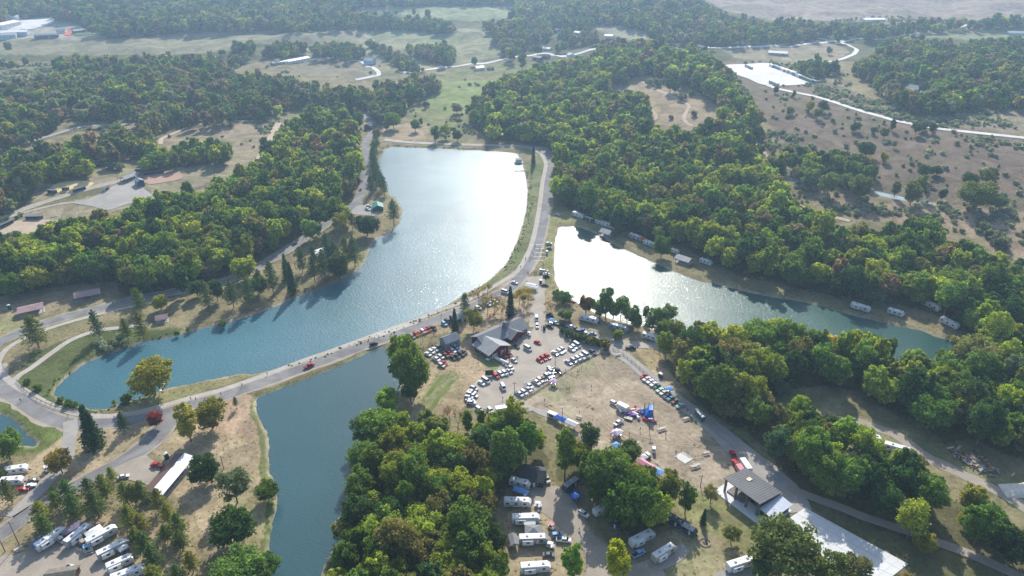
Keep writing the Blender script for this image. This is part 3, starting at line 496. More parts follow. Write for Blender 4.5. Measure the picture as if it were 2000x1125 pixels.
for i in range(13):
    for j in range(4):
        bl = lambda a, b: (1-a)*(1-b)*q4[0]+a*(1-b)*q4[1]+a*b*q4[2]+(1-a)*b*q4[3]
        c_ = [bl(a, b) for a, b in (((i+.01)/13, (j+.015)/4), ((i+.99)/13, (j+.015)/4), ((i+.99)/13, (j+.985)/4), ((i+.01)/13, (j+.985)/4))]
        MB().add([(p[0], p[1], z) for z in (.135, .175) for p in c_], [(0, 1, 2, 3), (7, 6, 5, 4), (0, 4, 5, 1), (1, 5, 6, 2), (2, 6, 7, 3), (3, 7, 4, 0)]).obj('concrete_panel', slab, stn)
sheet('court', [P(u, v)[:2] for u, v in [(1333,882),(1355,896),(1338,906),(1317,892)]], .12, gravel('court_concrete', (.56,.54,.48), (.62,.60,.54), (.97,1.03)))
for px_ in ([(1050,800),(1100,790),(1160,800),(1230,850),(1330,870),(1420,880)],[(1160,700),(1190,750),(1260,800),(1330,850),(1400,900)],[(1120,735),(1150,800),(1230,870),(1300,930)],[(1060,790),(1130,830),(1220,880),(1330,940)]):
    c_ = world_line(px_); strip('vehicle_track', None, .55, .05, RUT, jitter=.12, pts=c_); strip('vehicle_track', None, .55, .05, RUT, jitter=.12, pts=c_+np.array((1.2, 1.2)))
# ------------------------------------------------------------------ trees
def quads_mesh(name, c, nrm, size, m, aspect=1.0):
    """one small leafy face per centre c, facing nrm"""
    n = len(c); r = RNG.normal(size=(n, 3)); t = np.cross(nrm, r); t /= np.linalg.norm(t, axis=1)[:, None]+1e-9; b = np.cross(nrm, t)
    s = (size*(.7+.6*RNG.random(n)))[:, None]*.5; t = t*s; b = b*s*aspect
    v = np.stack([c-t-b*.6, c+t-b, c+t*.8+b, c-t+b*.9], 1).reshape(-1, 3); me = bpy.data.meshes.new(name)
    me.vertices.add(4*n); me.vertices.foreach_set('co', v.astype(np.float32).ravel()); me.loops.add(4*n); me.loops.foreach_set('vertex_index', np.arange(4*n, dtype=np.int32))
    me.polygons.add(n); me.polygons.foreach_set('loop_start', np.arange(0, 4*n, 4, dtype=np.int32)); me.update(calc_edges=True); me.materials.append(m); return me
def unit(v): return v/(np.linalg.norm(v, axis=1)[:, None]+1e-9)
def crown_points(R, zlo, zhi, nlobe, n, flat=1.0, seed=0, lean=.25):
    """leaf positions on many separate clumps; crown of radius R between zlo and zhi"""
    rg = np.random.default_rng(seed); zc = zlo+(zhi-zlo)*.5; hz = (zhi-zlo)/2; lob = []; nlobe = int(nlobe*1.7); sx, sy = rg.uniform(-.18, .18, 2)*R
    for i in range(nlobe):
        t = (i+rg.random())/nlobe; ph = rg.uniform(0, 6.283) if i % 3 else i*2.39996; zt = -0.9+1.9*t; prof = (1-abs(zt-.05)**2.2*.8)**.5 if abs(zt) < 1.05 else .3
        rr = max(.05, prof)*rg.uniform(.5, 1.12); lr = R*rg.uniform(.15, .31)
        lob.append((math.cos(ph)*rr*(R-lr*.5)+sx*zt, math.sin(ph)*rr*(R-lr*.5)+sy*zt, zc+zt*(hz-lr*.3)+rg.normal(0, .04)*hz, lr))
    lob.append((0, 0, zc, R*.42)); lob = np.array(lob); w = lob[:, 3]**1.7; k = rg.choice(len(lob), n, p=w/w.sum())
    d = unit(rg.normal(size=(n, 3))+np.array([0, 0, .35])); L = lob[k]; rad = L[:, 3]*(.55+.55*rg.random(n)**.7); c = L[:, :3]+d*rad[:, None]*np.array([1, 1, flat*.85])
    fl_ = rg.random(n) < .27; e = unit(rg.normal(size=(n, 3))); q = (.45+.5*rg.random(n))[:, None]; zt = e[:, 2:3]*q; wob = (1+.16*np.sin(3*np.arctan2(e[:, 1], e[:, 0])+seed)+.12*np.sin(5*e[:, 2]+seed*2))[:, None]
    fill = np.c_[e[:, :2]*q*R*.95*wob+np.array([sx, sy])*zt, zc+zt[:, 0]*hz]; c = np.where(fl_[:, None], fill, c); d = np.where(fl_[:, None], e, d)
    c += rg.normal(0, R*.035, c.shape); nn = unit(d+np.array([0, 0, .3])+.8*rg.normal(size=(n, 3)))
    return c, nn, lob
def limbs_mesh(name, lob, H, zlo, r0, m, lean=(0, 0)):
    b = MB(); top = Vector((lean[0], lean[1], zlo+(H-zlo)*.45)); b.tube((0, 0, -.6), top*.5, r0, r0*.75, 7); b.tube(top*.5, top, r0*.75, r0*.4, 6)
    for i, l in enumerate(lob[::2]):
        a = top*(.45+.5*(i % 4)/4); b.tube(a, (l[0]*.85, l[1]*.85, l[2]), r0*.38, r0*.1, 5, cap=False)
    return b.mesh(name, m)
DEC = []   # (crown mesh, trunk mesh)
specs = [(5.5,3.0,14.0,22,1.0),(6.0,2.6,13.0,26,.9),(5.0,3.2,15.5,20,1.05),(6.2,2.8,12.0,28,.85),(4.6,2.4,13.5,18,1.0),(5.6,3.4,14.8,24,.95),(4.0,2.6,16.5,17,1.2),(6.9,3.4,12.6,30,.8),(5.2,4.2,15.0,15,1.0),(5.8,4.6,14.0,13,.9)]
NLEAF = [1,1,1,1,1,1,.8,1.1,.62,.55]
for i, (R, zl, zh, nl, fl) in enumerate(specs):
    c, nn, lob = crown_points(R, zl, zh, nl, int(5600*NLEAF[i]), fl, 11+i); DEC.append((quads_mesh('crown', c, nn, .50, LEAF), limbs_mesh('trunk', lob, zh, zl, .32, BARK)))
DEC_MID = []; DEC_FAR = []
for i, (R, zl, zh, nl, fl) in enumerate(specs):
    c, nn, lob = crown_points(R, zl, zh, nl, int(2100*NLEAF[i]), fl, 11+i); DEC_MID.append(quads_mesh('crown', c, nn, .9, LEAF))
    if i < 9: c, nn, lob = crown_points(R, zl, zh, 13, int(640*NLEAF[i]**.5), fl, 31+i); DEC_FAR.append(quads_mesh('crown', c, nn, 1.55, LEAF))
def bare_tree(seed, leaves):
    rg = np.random.default_rng(seed); b = MB(); tips = []
    def grow(p, d, L, r, k):
        q = p+d*L; b.tube(p, q, r, r*.62, 5 if k else 6, cap=False)
        if k == 4: tips.append(q); return
        for j in range(3 if k < 3 else 2):
            nd = (d+Vector(rg.normal(0, .42, 3))+Vector((0, 0, .12))).normalized(); grow(q, nd, L*rg.uniform(.6, .82), r*.55, k+1)
            if k >= 2: tips.append(p+d*L*.6)
    grow(Vector((0, 0, -.4)), Vector((0, 0, 1)), 3.9, .26, 0); t = np.array([tuple(x) for x in tips]); k = rg.integers(0, len(t), leaves)
    c = t[k]+rg.normal(0, .55, (leaves, 3)); return quads_mesh('crown', c, unit(rg.normal(size=(leaves, 3))), .42, LEAF), b.mesh('trunk', BARKP)
BARE = [bare_tree(3, 420), bare_tree(8, 900), bare_tree(14, 1500)]
def conifer(seed, H, R, tiers, n, droop, z0, narrow=1.0, sz=.5):
    rg = np.random.default_rng(seed); C = []; Nn = []; tr = MB(); tr.tube((0, 0, -.5), (0, 0, H*.55), .26, .16, 7); tr.tube((0, 0, H*.55), (0, 0, H*.97), .16, .04, 6); per = n//tiers
    for i in range(tiers):
        t = i/(tiers-1); z = z0+(H-z0)*t; r = R*(1-t)**narrow*rg.uniform(.78, 1.12)+.25; nb = int(7+5*(1-t))
        for j in range(nb):
            a = j*6.283/nb+rg.uniform(-.35, .35)+i; L = r*rg.uniform(.7, 1.12); m = max(4, int(per/nb)); u = rg.random(m)**.7; spread = (1-u)*.18*L+.28
            x = np.cos(a)*L*u+rg.normal(0, 1, m)*spread*.6; y = np.sin(a)*L*u+rg.normal(0, 1, m)*spread*.6; zz = z-droop*L*u+rg.normal(0, .16, m)
            C.append(np.c_[x, y, zz]); Nn.append(unit(np.c_[np.cos(a)*np.ones(m)*.35, np.sin(a)*np.ones(m)*.35, np.ones(m)]+.55*rg.normal(size=(m, 3))))
            if i < tiers*.7: tr.tube((0, 0, z+.1), (math.cos(a)*L*.8, math.sin(a)*L*.8, z-droop*L*.8), .06, .02, 4, cap=False)
    return quads_mesh('crown', np.concatenate(C), np.concatenate(Nn), sz, NEEDLE, .75), tr.mesh('trunk', BARK)
SPRUCE = [conifer(1, 17, 3.7, 22, 4600, .32, 1.4, .85), conifer(2, 15, 3.2, 20, 3800, .25, 1.0, .8)]
PINE = [conifer(5, 15, 4.6, 10, 2500, -.1, 3.4, .5, .45), conifer(6, 14, 4.3, 9, 2100, -.18, 4.4, .42, .45), conifer(7, 16, 4.8, 11, 2700, -.05, 3.8, .5, .45)]
SHR = []
for i in range(4):
    c, nn, lob = crown_points(1.9, .1, 2.5, 10, 620, .9, 60+i); SHR.append((quads_mesh('crown', c, nn, .42, LEAF), limbs_mesh('stem', lob, 2.4, .3, .09, BARK)))
POP = []
for i in range(2):
    c, nn, lob = crown_points(2.9, 1.0, 17, 30, 3600, 1.2, 80+i); POP.append((quads_mesh('crown', c, nn, .55, LEAF), limbs_mesh('trunk', lob, 16, 2, .26, BARK)))
KINDS = {'dec': (DEC, 11.2, 14.0, 'leafy_tree', 'tree'), 'pine': (PINE, 8.6, 15, 'pine_tree', 'pine'), 'spruce': (SPRUCE, 7.2, 16.5, 'spruce_tree', 'spruce'), 'shrub': (SHR, 3.9, 2.5, 'shrub', 'shrub'), 'bare': (BARE, 11, 13, 'bare_tree', 'tree'), 'pop': (POP, 6, 17, 'narrow_tree', 'tree')}
REG = {}    # base label -> [(u, v, root)]
def jit(c, k=.12): return tuple(max(0, x*(1+random.uniform(-k, k))) for x in c)
def plant(kind, x, y, sx, sz, tint, base, group, u=0, v=0, var=None):
    lst, w0, h0, nm, cat = KINDS[kind]; i = random.randrange(len(lst)) if var is None else var; cr, tr = lst[i]
    r = empty(nm, (x, y, float(height(x, y))), random.uniform(0, 6.28), (sx, sx, sz), None, cat, group)
    t = part('stem' if kind == 'shrub' else 'trunk', tr, r); c = part('crown', cr, r); c['tint'] = [float(q)*TB for q in tint]
    REG.setdefault(base, []).append((u, v, r)); return r
SPOTS = []   # world positions kept free of the sampled woods
def tree(u, v, wpx, col, kind='dec', base='', group=None, hf=1.0, var=None):
    """a tree whose crown the photo shows centred at u, v and wpx wide"""
    w0, h0 = KINDS[kind][1:3]; zc = 7
    for _ in range(5):
        p = P(u, v, zc); d = depth_at((p[0], p[1], p[2]+zc)); s = wpx*d/FPX/w0; zc = (.58 if kind != 'pine' else .62)*h0*s*hf
    x, y, z = P(u, v, zc); SPOTS.append((x, y, w0*s*.38)); return plant(kind, x, y, s, s*hf, jit(col, .1), base, group, u, v, var)
Y_PINE = (.085, .105, .022); B_PINE = (.04, .07, .03)
T = tree
# the lake shore, the loop road and the park at the left
gp = 'pines and trees round the west end of the lake'
T(62,640,50,Y_PINE,'pine','broad yellow-green pine at the bend of the loop road',gp,.85); T(185,628,30,B_PINE,'pine','tall dark pine standing by the shore path above the lake end',gp,1.25,0)
T(244,640,26,Y_PINE,'pine','thin pine between shore path and small picnic shelter',gp); T(273,634,32,Y_PINE,'pine','fuller pine beside the small picnic shelter',gp); T(268,581,30,Y_PINE,'pine','green pine against the lakeside road, uphill of the small shelter',gp)
T(311,588,28,G_YEL,'dec','small yellow-green tree on a thin stem above the small shelter',gp); T(171,828,50,(.03,.055,.025),'spruce','big dark spruce inside the road bend below the lake end',gp,.85,0)
T(238,822,26,B_PINE,'pine','slim dark pine below the walking path by the red maple',gp); T(459,783,13,B_PINE,'pine','tiny young pine on the tan bank by the pond',gp,1.3); T(418,783,18,B_PINE,'pine','dark pine top behind the orange-green tree',gp)
T(302,818,30,G_RED,'dec','small bright red maple beside the road fork',gp,.9); T(364,828,60,(.24,.19,.045),'dec','big golden yellow tree by the road fork',gp); T(409,805,54,(.13,.11,.025),'dec','orange-green autumn tree beside the golden one',gp)
T(292,732,74,(.17,.15,.025),'dec','lone round golden-green tree on the lake spit with a clear trunk',gp,.9,1)
for u, v in [(196,747),(73,752)]: pass
gs = 'shrubs on the lake bank'
for u, v, w_, l in [(73,755,20,'dense shrub by the rail fence at the lake end'),(52,744,15,'smaller shrub at the fence by the shore path fork'),(118,780,16,'dark shrub on the near bank of the lake end'),(132,788,20,'widest shrub on the near bank of the lake end'),(222,785,12,'small bush on the lake bank below the lone tree'),(245,778,24,'wide bush beside the log on the lake bank'),(345,650,14,'shrub at the water line below the small shelter'),(366,643,9,'tiny shrub at the water line'),(435,632,17,'yellow-green shrub leaning over the blue water'),(556,512,8,'low shrub under the shore pines'),(146,790,14,'pale green shrub on the near bank')]:
    T(u,v,w_,G_MID if w_ > 12 else G_YEL,'shrub',l,gs)
gl = 'pines along the lakeside road'
for i, (u, v, w_, k) in enumerate([(400,570,34,'pine'),(421,567,30,'dec'),(450,568,32,'pine'),(482,562,34,'pine'),(502,556,32,'dec'),(528,538,34,'pine'),(382,560,28,'dec'),(556,515,24,'spruce'),(567,540,26,'spruce'),(587,503,28,'pine'),(611,494,26,'pine'),(611,520,30,'pine'),(636,474,24,'pine'),(652,492,34,'pine'),(674,487,32,'pine'),(690,487,32,'pine'),(660,515,40,'dec'),(630,515,34,'pine'),(640,500,30,'pine'),(505,545,24,'pine')]):
    T(u,v,w_,random.choice([B_PINE,(.05,.08,.03),(.065,.09,.03)]),k,('conical dark spruce' if k == 'spruce' else 'dark green pine' if k == 'pine' else 'dark leafy tree')+' between the lakeside road and the lake',gl,1.1)
for i, (u, v) in enumerate([(730,288),(728,302),(731,315),(729,330),(733,343),(743,350),(724,357),(749,360),(737,332),(734,272)]): T(u,v,20,(.05,.085,.035),'pine','pine in the row between the road and the upper lake',gl,1.1)
T(767,408,30,(.05,.085,.035),'pine','lone pine on the round point beside the green roofed hut',gl,1.1,1); T(715,436,44,(.03,.055,.02),'dec','dense dark round tree at the road turnout',gl,.85); T(663,436,34,(.15,.14,.03),'dec','olive-gold tree where the road leaves the wood',gl); T(687,428,20,(.06,.09,.03),'pine','thin pine beside the dense dark round tree',gl)
T(700,232,26,(.09,.12,.03),'dec','round tree behind the brown shed at the lake head',gl); T(734,228,20,G_MID,'dec','small tree beside the lane at the lake head',gl); T(767,232,28,(.08,.13,.03),'dec','round green tree on the tan lawn at the lake head',gl); T(755,246,14,G_OLV,'dec','thin olive tree on the tan lawn at the lake head',gl); T(736,262,18,G_OLV,'dec','olive tree beside the bend at the lake head',gl)
T(685,212,20,(.025,.045,.025),'spruce','tall black-green spruce at the lake head',gl,1.35); T(975,247,14,(.03,.05,.03),'spruce','dark spruce pair behind the dam road',gl,1.2); T(995,250,14,(.03,.05,.03),'spruce','dark spruce pair behind the dam road',gl,1.2); T(1042,300,12,(.045,.07,.03),'spruce','tall thin spruce between road and path at the dam corner',gl,1.5)
# lower left park
gq = 'pines of the lower trailer park'
for u, v, w_ in [(77,998,46),(130,957,44),(140,985,44),(170,948,36),(182,978,46),(200,945,40),(242,958,38),(258,962,34),(274,958,36),(307,973,36),(250,1006,44),(272,1018,40),(325,1000,34),(346,1022,38),(350,1052,38),(280,1060,44),(296,1084,44),(371,1095,36),(296,1122,48),(83,1022,40),(106,975,30),(345,1120,36),(264,1044,34),(322,1040,30),(216,925,24),(104,960,26)]:
    T(u,v,w_,random.choice([(.055,.085,.025),(.10,.115,.022),(.12,.125,.02),(.075,.10,.025)]),'pine','pine in the grove above the trailer park',gq,.85)
T(12,955,34,(.08,.10,.03),'pine','pine beside the parked cars at the picture edge',gq); T(8,868,52,(.075,.13,.03),'dec','bright green tree beside the small weedy pond',gq); T(112,898,44,(.17,.14,.035),'dec','leaning yellow-brown tree at the lane fork',gq,1.1); T(3,925,20,(.10,.12,.03),'dec','small tree beside the parked trailers',gq)
T(396,915,54,(.028,.055,.016),'dec','dense dark round tree beside the long shelter',gq,.9,1); T(456,950,66,(.085,.105,.05),'dec','loose grey-green willow on the straw lawn',gq,.9,9); T(451,1025,82,(.04,.07,.018),'dec','large dark oak on the straw lawn',gq,.9,3); T(522,957,38,(.06,.10,.02),'dec','round bush-like tree leaning over the pond',gq,.9)
T(470,1112,84,(.085,.13,.03),'dec','bright green tree at the lower frame edge by the pond',gq,.8); T(520,1100,50,(.07,.11,.03),'dec','small green tree on the pond corner',gq,.8); T(505,1125,50,(.06,.09,.02),'dec','dark green tree at the pond corner',gq,.8)
# big willow and the pond's east bank
gw = 'trees on the east bank of the pond'
T(790,698,62,(.085,.13,.022),'dec','upper crown of the giant willow between pond and parked cars',gw,1.3); T(806,722,66,(.075,.115,.022),'dec','widest crown of the giant willow between pond and parked cars',gw,1.35); T(800,752,58,(.06,.10,.02),'dec','lowest dark crown of the giant willow by the pond',gw,1.1); T(778,722,36,(.08,.12,.022),'dec','pond-side crown of the giant willow',gw,1.2)
T(757,783,58,(.15,.19,.028),'dec','small lime green tree leaning over the pond',gw,.75); T(742,826,76,(.12,.17,.028),'dec','broad lime green tree on the pond bank',gw,.85); T(712,838,50,(.07,.10,.035),'dec','grey-green willow reaching over the pond',gw,1.0); T(845,832,70,(.10,.12,.04),'dec','feathery olive tree at the edge of the mown lawn',gw,.85)
# lodge surroundings
gt = 'trees round the lodge'
T(888,624,20,(.03,.055,.028),'spruce','dark spruce beside the grey cabin',gt,1.15,0); T(908,590,24,(.05,.085,.03),'pine','pine beside the road above the cabin',gt,1.1); T(997,588,24,(.028,.05,.028),'spruce','dark spruce behind the lodge roof',gt,1.25,0); T(925,622,36,(.13,.13,.035),'dec','olive-yellow tree in front of the lodge',gt)
for u, v, w_, k in [(935,580,34,0),(952,592,36,1),(965,588,36,0),(962,612,28,0),(1015,575,30,2),(1024,582,30,2),(1032,568,26,1),(1078,600,22,0),(1070,590,18,0),(825,652,24,0),(843,654,20,0),(878,806,36,0),(894,816,40,0),(952,560,26,1),(980,600,24,0)]:
    T(u,v,w_,(.16,.13,.04) if k else (.15,.10,.06),'bare','half bare tree near the lodge' if v < 700 else 'bare tree between lawn and grove',gt,1.0,k)
for u, v in [(822,650),(836,652)]: pass
T(1085,572,16,(.07,.13,.025),'shrub','bright green bush at the corner of the east lake',gt,1.4); T(1101,580,30,(.045,.075,.022),'dec','dark low tree at the corner of the east lake',gt,.6); T(1118,592,20,(.09,.06,.04),'bare','purple-brown sapling at the corner of the east lake',gt,.6,2)
T(1104,613,36,(.11,.12,.035),'dec','low olive tree beside the upper end of the parking lot',gt,.5); T(1145,592,32,(.12,.065,.03),'dec','rust topped tree on the lake bank',gt,.95); T(1164,598,26,(.07,.11,.028),'dec','green tree on the lake bank next to the rust topped one',gt,.9)
for u, v, w_, l in [(1185,592,44,'tallest tree on the lake bank'),(1214,600,34,'loose tree on the lake bank above the first white trailer'),(1238,620,32,'green tree between lake and second white trailer'),(1262,612,20,'slim see-through tree on the lake bank'),(1281,622,34,'green tree between lake and third white trailer'),(1308,612,30,'yellowish tree on the lake bank beside the wood')]: T(u,v,w_,(.07,.115,.03) if w_ > 31 else (.10,.13,.035),'dec',l,gt,1.05,random.choice([8,9,6]))
for u, v, w_, vr in [(1172,604,24,4),(1199,606,24,2),(1226,612,26,0),(1246,628,24,4),(1270,634,22,8),(1294,622,28,5),(1300,640,30,3),(1320,640,34,1),(1289,645,22,8)]: T(u,v,w_,random.choice([(.08,.12,.03),(.11,.135,.03),(.065,.10,.028)]),'dec','tree of the belt between parked trailers and east lake',gt,1.1,vr)
for u, v, w_, c in [(1108,650,18,G_DRK),(1120,656,20,G_DRK),(1132,657,18,G_DRK),(1144,661,20,G_DRK),(1156,664,22,(.12,.12,.02)),(1168,668,16,G_DRK),(1182,672,24,(.10,.09,.02)),(1207,652,24,(.12,.14,.025)),(1098,645,14,G_DRK)]: T(u,v,w_,c,'shrub','bush in the hedge between parking lot and trailers',gt,1.3)
# campground
gc = 'shade trees of the campground'
for u, v, w_, c, h, l in [(1105,885,62,(.085,.125,.025),1.3,'tall tree between the dark cabin and the show field'),(1028,862,54,(.075,.12,.022),1.2,'leafy tree above the dark cabin'),(1185,925,90,(.065,.105,.022),1.0,'biggest shade tree over the campground'),(1228,968,96,(.06,.095,.02),1.0,'broad shade tree beside the biggest one'),(1168,960,60,(.055,.09,.02),1.0,'dark shade tree over the camp road'),(1308,955,54,(.095,.125,.03),1.2,'feathery tree at the edge of the show field'),(1342,975,48,(.07,.11,.025),1.1,'green tree next to the feathery one'),(1118,1102,60,(.10,.17,.03),1.15,'bright green tree at the lower edge of the camp road'),(1207,1092,62,(.20,.22,.02),1.15,'yellow-green tree at the lower end of the camp road'),(1532,1064,106,(.075,.10,.03),.95,'wide grey-green tree beside the white slab'),(1612,1112,80,(.085,.11,.03),.9,'leafy tree in front of the white slab'),(1668,1118,70,(.095,.095,.035),.8,'olive tree in front of the white slab'),(1430,1043,38,(.09,.10,.03),.8,'small tree on a thin stem below the pavilion'),(1390,965,32,(.13,.12,.05),1.0,'sparse tree beside the pavilion slab'),(1150,858,46,(.06,.085,.035),1.2,'grey-green tree behind the white tents'),(1228,886,46,(.06,.095,.025),1.0,'round tree behind the pink canopies'),(1490,1110,50,(.06,.09,.03),.8,'dark tree behind the lowest white trailer')]:
    T(u,v,w_,c,'dec',l,gc,h,{1308:8,1342:6,1390:9,1430:9,1105:6,1150:8,1532:7,1118:6}.get(u))
T(1376,1005,17,(.03,.055,.025),'spruce','small dark conifer below the feathery tree',gc,1.1)
for u, v, w_ in [(958,830,20),(975,826,22),(1000,815,26),(912,820,20),(940,815,18),(1015,842,26)]: T(u,v,w_,(.085,.13,.022),'pop','narrow upright tree between the parking lot and the grove',gc,.9)
# right side
gr = 'trees beyond the show field'
for u, v, w_, c, h, l in [(1340,690,52,(.115,.105,.045),1.2,'olive-brown tree on the edge of the show field road'),(1302,672,40,(.13,.15,.03),1.0,'yellow-green tree at the end of the trailer row'),(1430,715,56,(.06,.09,.03),1.1,'dark green tree at the wood edge'),(1395,715,50,(.045,.075,.025),1.15,'shaded tree at the wood edge'),(1625,678,46,(.30,.25,.035),.8,'golden yellow tree in the middle of the spit'),(1543,738,16,(.34,.24,.03),.8,'small golden bush at the foot of the spit'),(1560,800,50,(.13,.17,.028),.9,'yellow-green tree below the open meadow'),(1530,760,38,(.09,.10,.05),.7,'grey-green tree below the open meadow'),(1650,850,56,(.13,.18,.035),1.1,'light green tree beside the white trailers'),(1765,900,52,(.17,.21,.03),.8,'lime green tree below the white trailers'),(1772,1010,42,(.10,.115,.07),1.2,'silvery tree at the bend of the park path'),(1808,1058,40,(.16,.16,.03),.9,'yellow-green tree on the park path'),(1815,965,70,(.075,.115,.03),1.0,'green tree standing over the lower wood'),(1900,970,58,(.16,.16,.035),.9,'yellow tree beside the dirt track'),(1890,1015,32,(.22,.19,.03),.8,'small golden tree in the lower wood'),(1900,690,70,(.12,.135,.045),1.05,'tall pale olive tree at the end of the east lake'),(1975,725,52,(.09,.12,.07),1.,'grey-green tree beyond the end of the east lake'),(1933,725,34,(.28,.24,.03),.9,'yellow tree in the middle of the far spit'),(1430,470,30,(.07,.11,.03),1.,'round tree at the foot of the east wood'),(1293,480,38,(.06,.10,.02),.85,'bright tree beside the shore trailers'),(1210,442,22,(.045,.07,.025),1.3,'dark tree between shore trailers and shelter'),(1710,575,36,(.075,.105,.04),.9,'pale tree at the shaded shore camp'),(1256,468,12,(.34,.15,.05),.8,'small orange tree at the shore camp'),(1262,345,24,(.34,.13,.035),.9,'orange topped tree in the east wood'),(530,345,20,(.34,.13,.03),.9,'orange tree in the wooded ridge')]:
    T(u,v,w_,c,'dec' if w_ > 16 or v < 600 else 'shrub',l,gr,h)
gh = 'single trees on the bare hillside'
for u, v, w_, c, k in [(1516,175,13,G_DRK,'dec'),(1551,184,11,G_DRK,'dec'),(1582,207,20,(.22,.21,.03),'dec'),(1608,207,20,G_DRK,'dec'),(1544,215,15,G_MID,'dec'),(1598,221,19,(.13,.13,.03),'dec'),(1672,246,19,G_DRK,'dec'),(1706,255,12,G_DRK,'dec'),(1728,259,19,(.11,.11,.03),'dec'),(1744,245,18,G_DRK,'dec'),(1791,251,22,G_DRK,'dec'),(1802,247,18,G_DRK,'dec'),(1822,251,18,G_DRK,'dec'),(1693,288,32,G_DRK,'dec'),(1728,305,19,(.26,.24,.03),'dec'),(1747,282,12,G_MID,'dec'),(1804,335,26,(.05,.08,.03),'dec'),(1820,335,16,G_DRK,'dec'),(1832,332,18,G_DRK,'dec'),(1896,347,28,G_DRK,'dec'),(1930,345,36,(.08,.09,.035),'dec'),(1910,378,56,(.085,.11,.03),'dec'),(1950,392,30,(.07,.09,.035),'dec'),(1784,375,44,(.11,.13,.04),'dec'),(1842,378,22,G_DRK,'dec'),(1620,360,42,(.10,.12,.035),'dec'),(1585,345,36,(.10,.12,.04),'dec'),(1565,335,30,(.11,.12,.045),'dec'),(1680,365,44,(.085,.11,.03),'dec'),(1655,355,30,(.09,.11,.04),'dec'),(1750,370,24,(.08,.10,.04),'dec'),(1800,362,34,(.13,.14,.04),'dec')]:
    T(u,v,w_,c,k,'single '+('yellow' if c[0] > .2 else 'dark green' if c[0] < .04 else 'olive green')+' tree on the bare hillside',gh,.85)
for u, v, w_ in [(1915,435,20),(1940,423,17),(1924,442,24),(1935,455,24),(1950,462,30),(1958,474,32),(1978,440,8),(1311,228,11),(1356,221,15),(1332,188,19),(1350,182,14),(1250,258,18),(1262,262,12),(1276,250,18),(1275,262,14),(1270,159,18),(1285,160,20),(1300,155,18),(1345,260,12),(1880,450,10),(1825,160,10),(1310,256,9)]:
    T(u,v,w_,(.10,.11,.075),'shrub','round grey-green bush on open '+('hill' if u < 1500 else 'slope'),gh,1.1)
for u, v, w_ in [(1310,165,24),(1320,168,22),(1332,160,20),(1218,155,18)]: T(u,v,w_,G_DRK,'dec','dark tree at the edge of the tan clearing',gh,.9)
gm = 'trees on the valley meadow'
for u, v, w_, c in [(835,203,9,G_DRK),(830,205,12,G_DRK),(892,210,20,(.13,.12,.10)),(803,200,12,G_DRK),(811,245,20,G_MID),(850,262,26,G_MID),(870,255,26,G_YEL),(893,265,20,G_DRK),(822,238,12,G_DRK),(880,115,18,(.07,.12,.04)),(926,120,15,G_MID),(1050,95,20,(.05,.09,.04)),(460,83,12,G_DRK),(433,102,12,G_DRK),(448,120,12,G_DRK),(477,95,18,G_DRK),(475,112,14,G_DRK),(1020,120,26,G_MID),(835,26,16,G_DRK),(808,24,12,G_MID),(759,25,8,G_DRK),(774,25,8,G_MID),(15,90,18,(.11,.13,.04)),(1148,50,7,G_DRK),(1275,72,16,G_DRK),(1620,98,14,G_MID)]:
    T(u,v,w_,c,'dec','tree standing alone in the valley fields',gm,.85)
for u, v, w_ in [(205,315,22),(230,325,22),(218,322,22),(188,320,16),(1895,345,1)][:4]: T(u,v,w_,(.10,.12,.08),'shrub','pale bush behind the ball field road',gm,1)
T(52,350,52,(.07,.10,.03),'dec','large round tree beside the yellow infield',gm,.85); T(15,400,34,(.10,.12,.07),'shrub','grey-green bush beside the ball field road',gm,1.2)
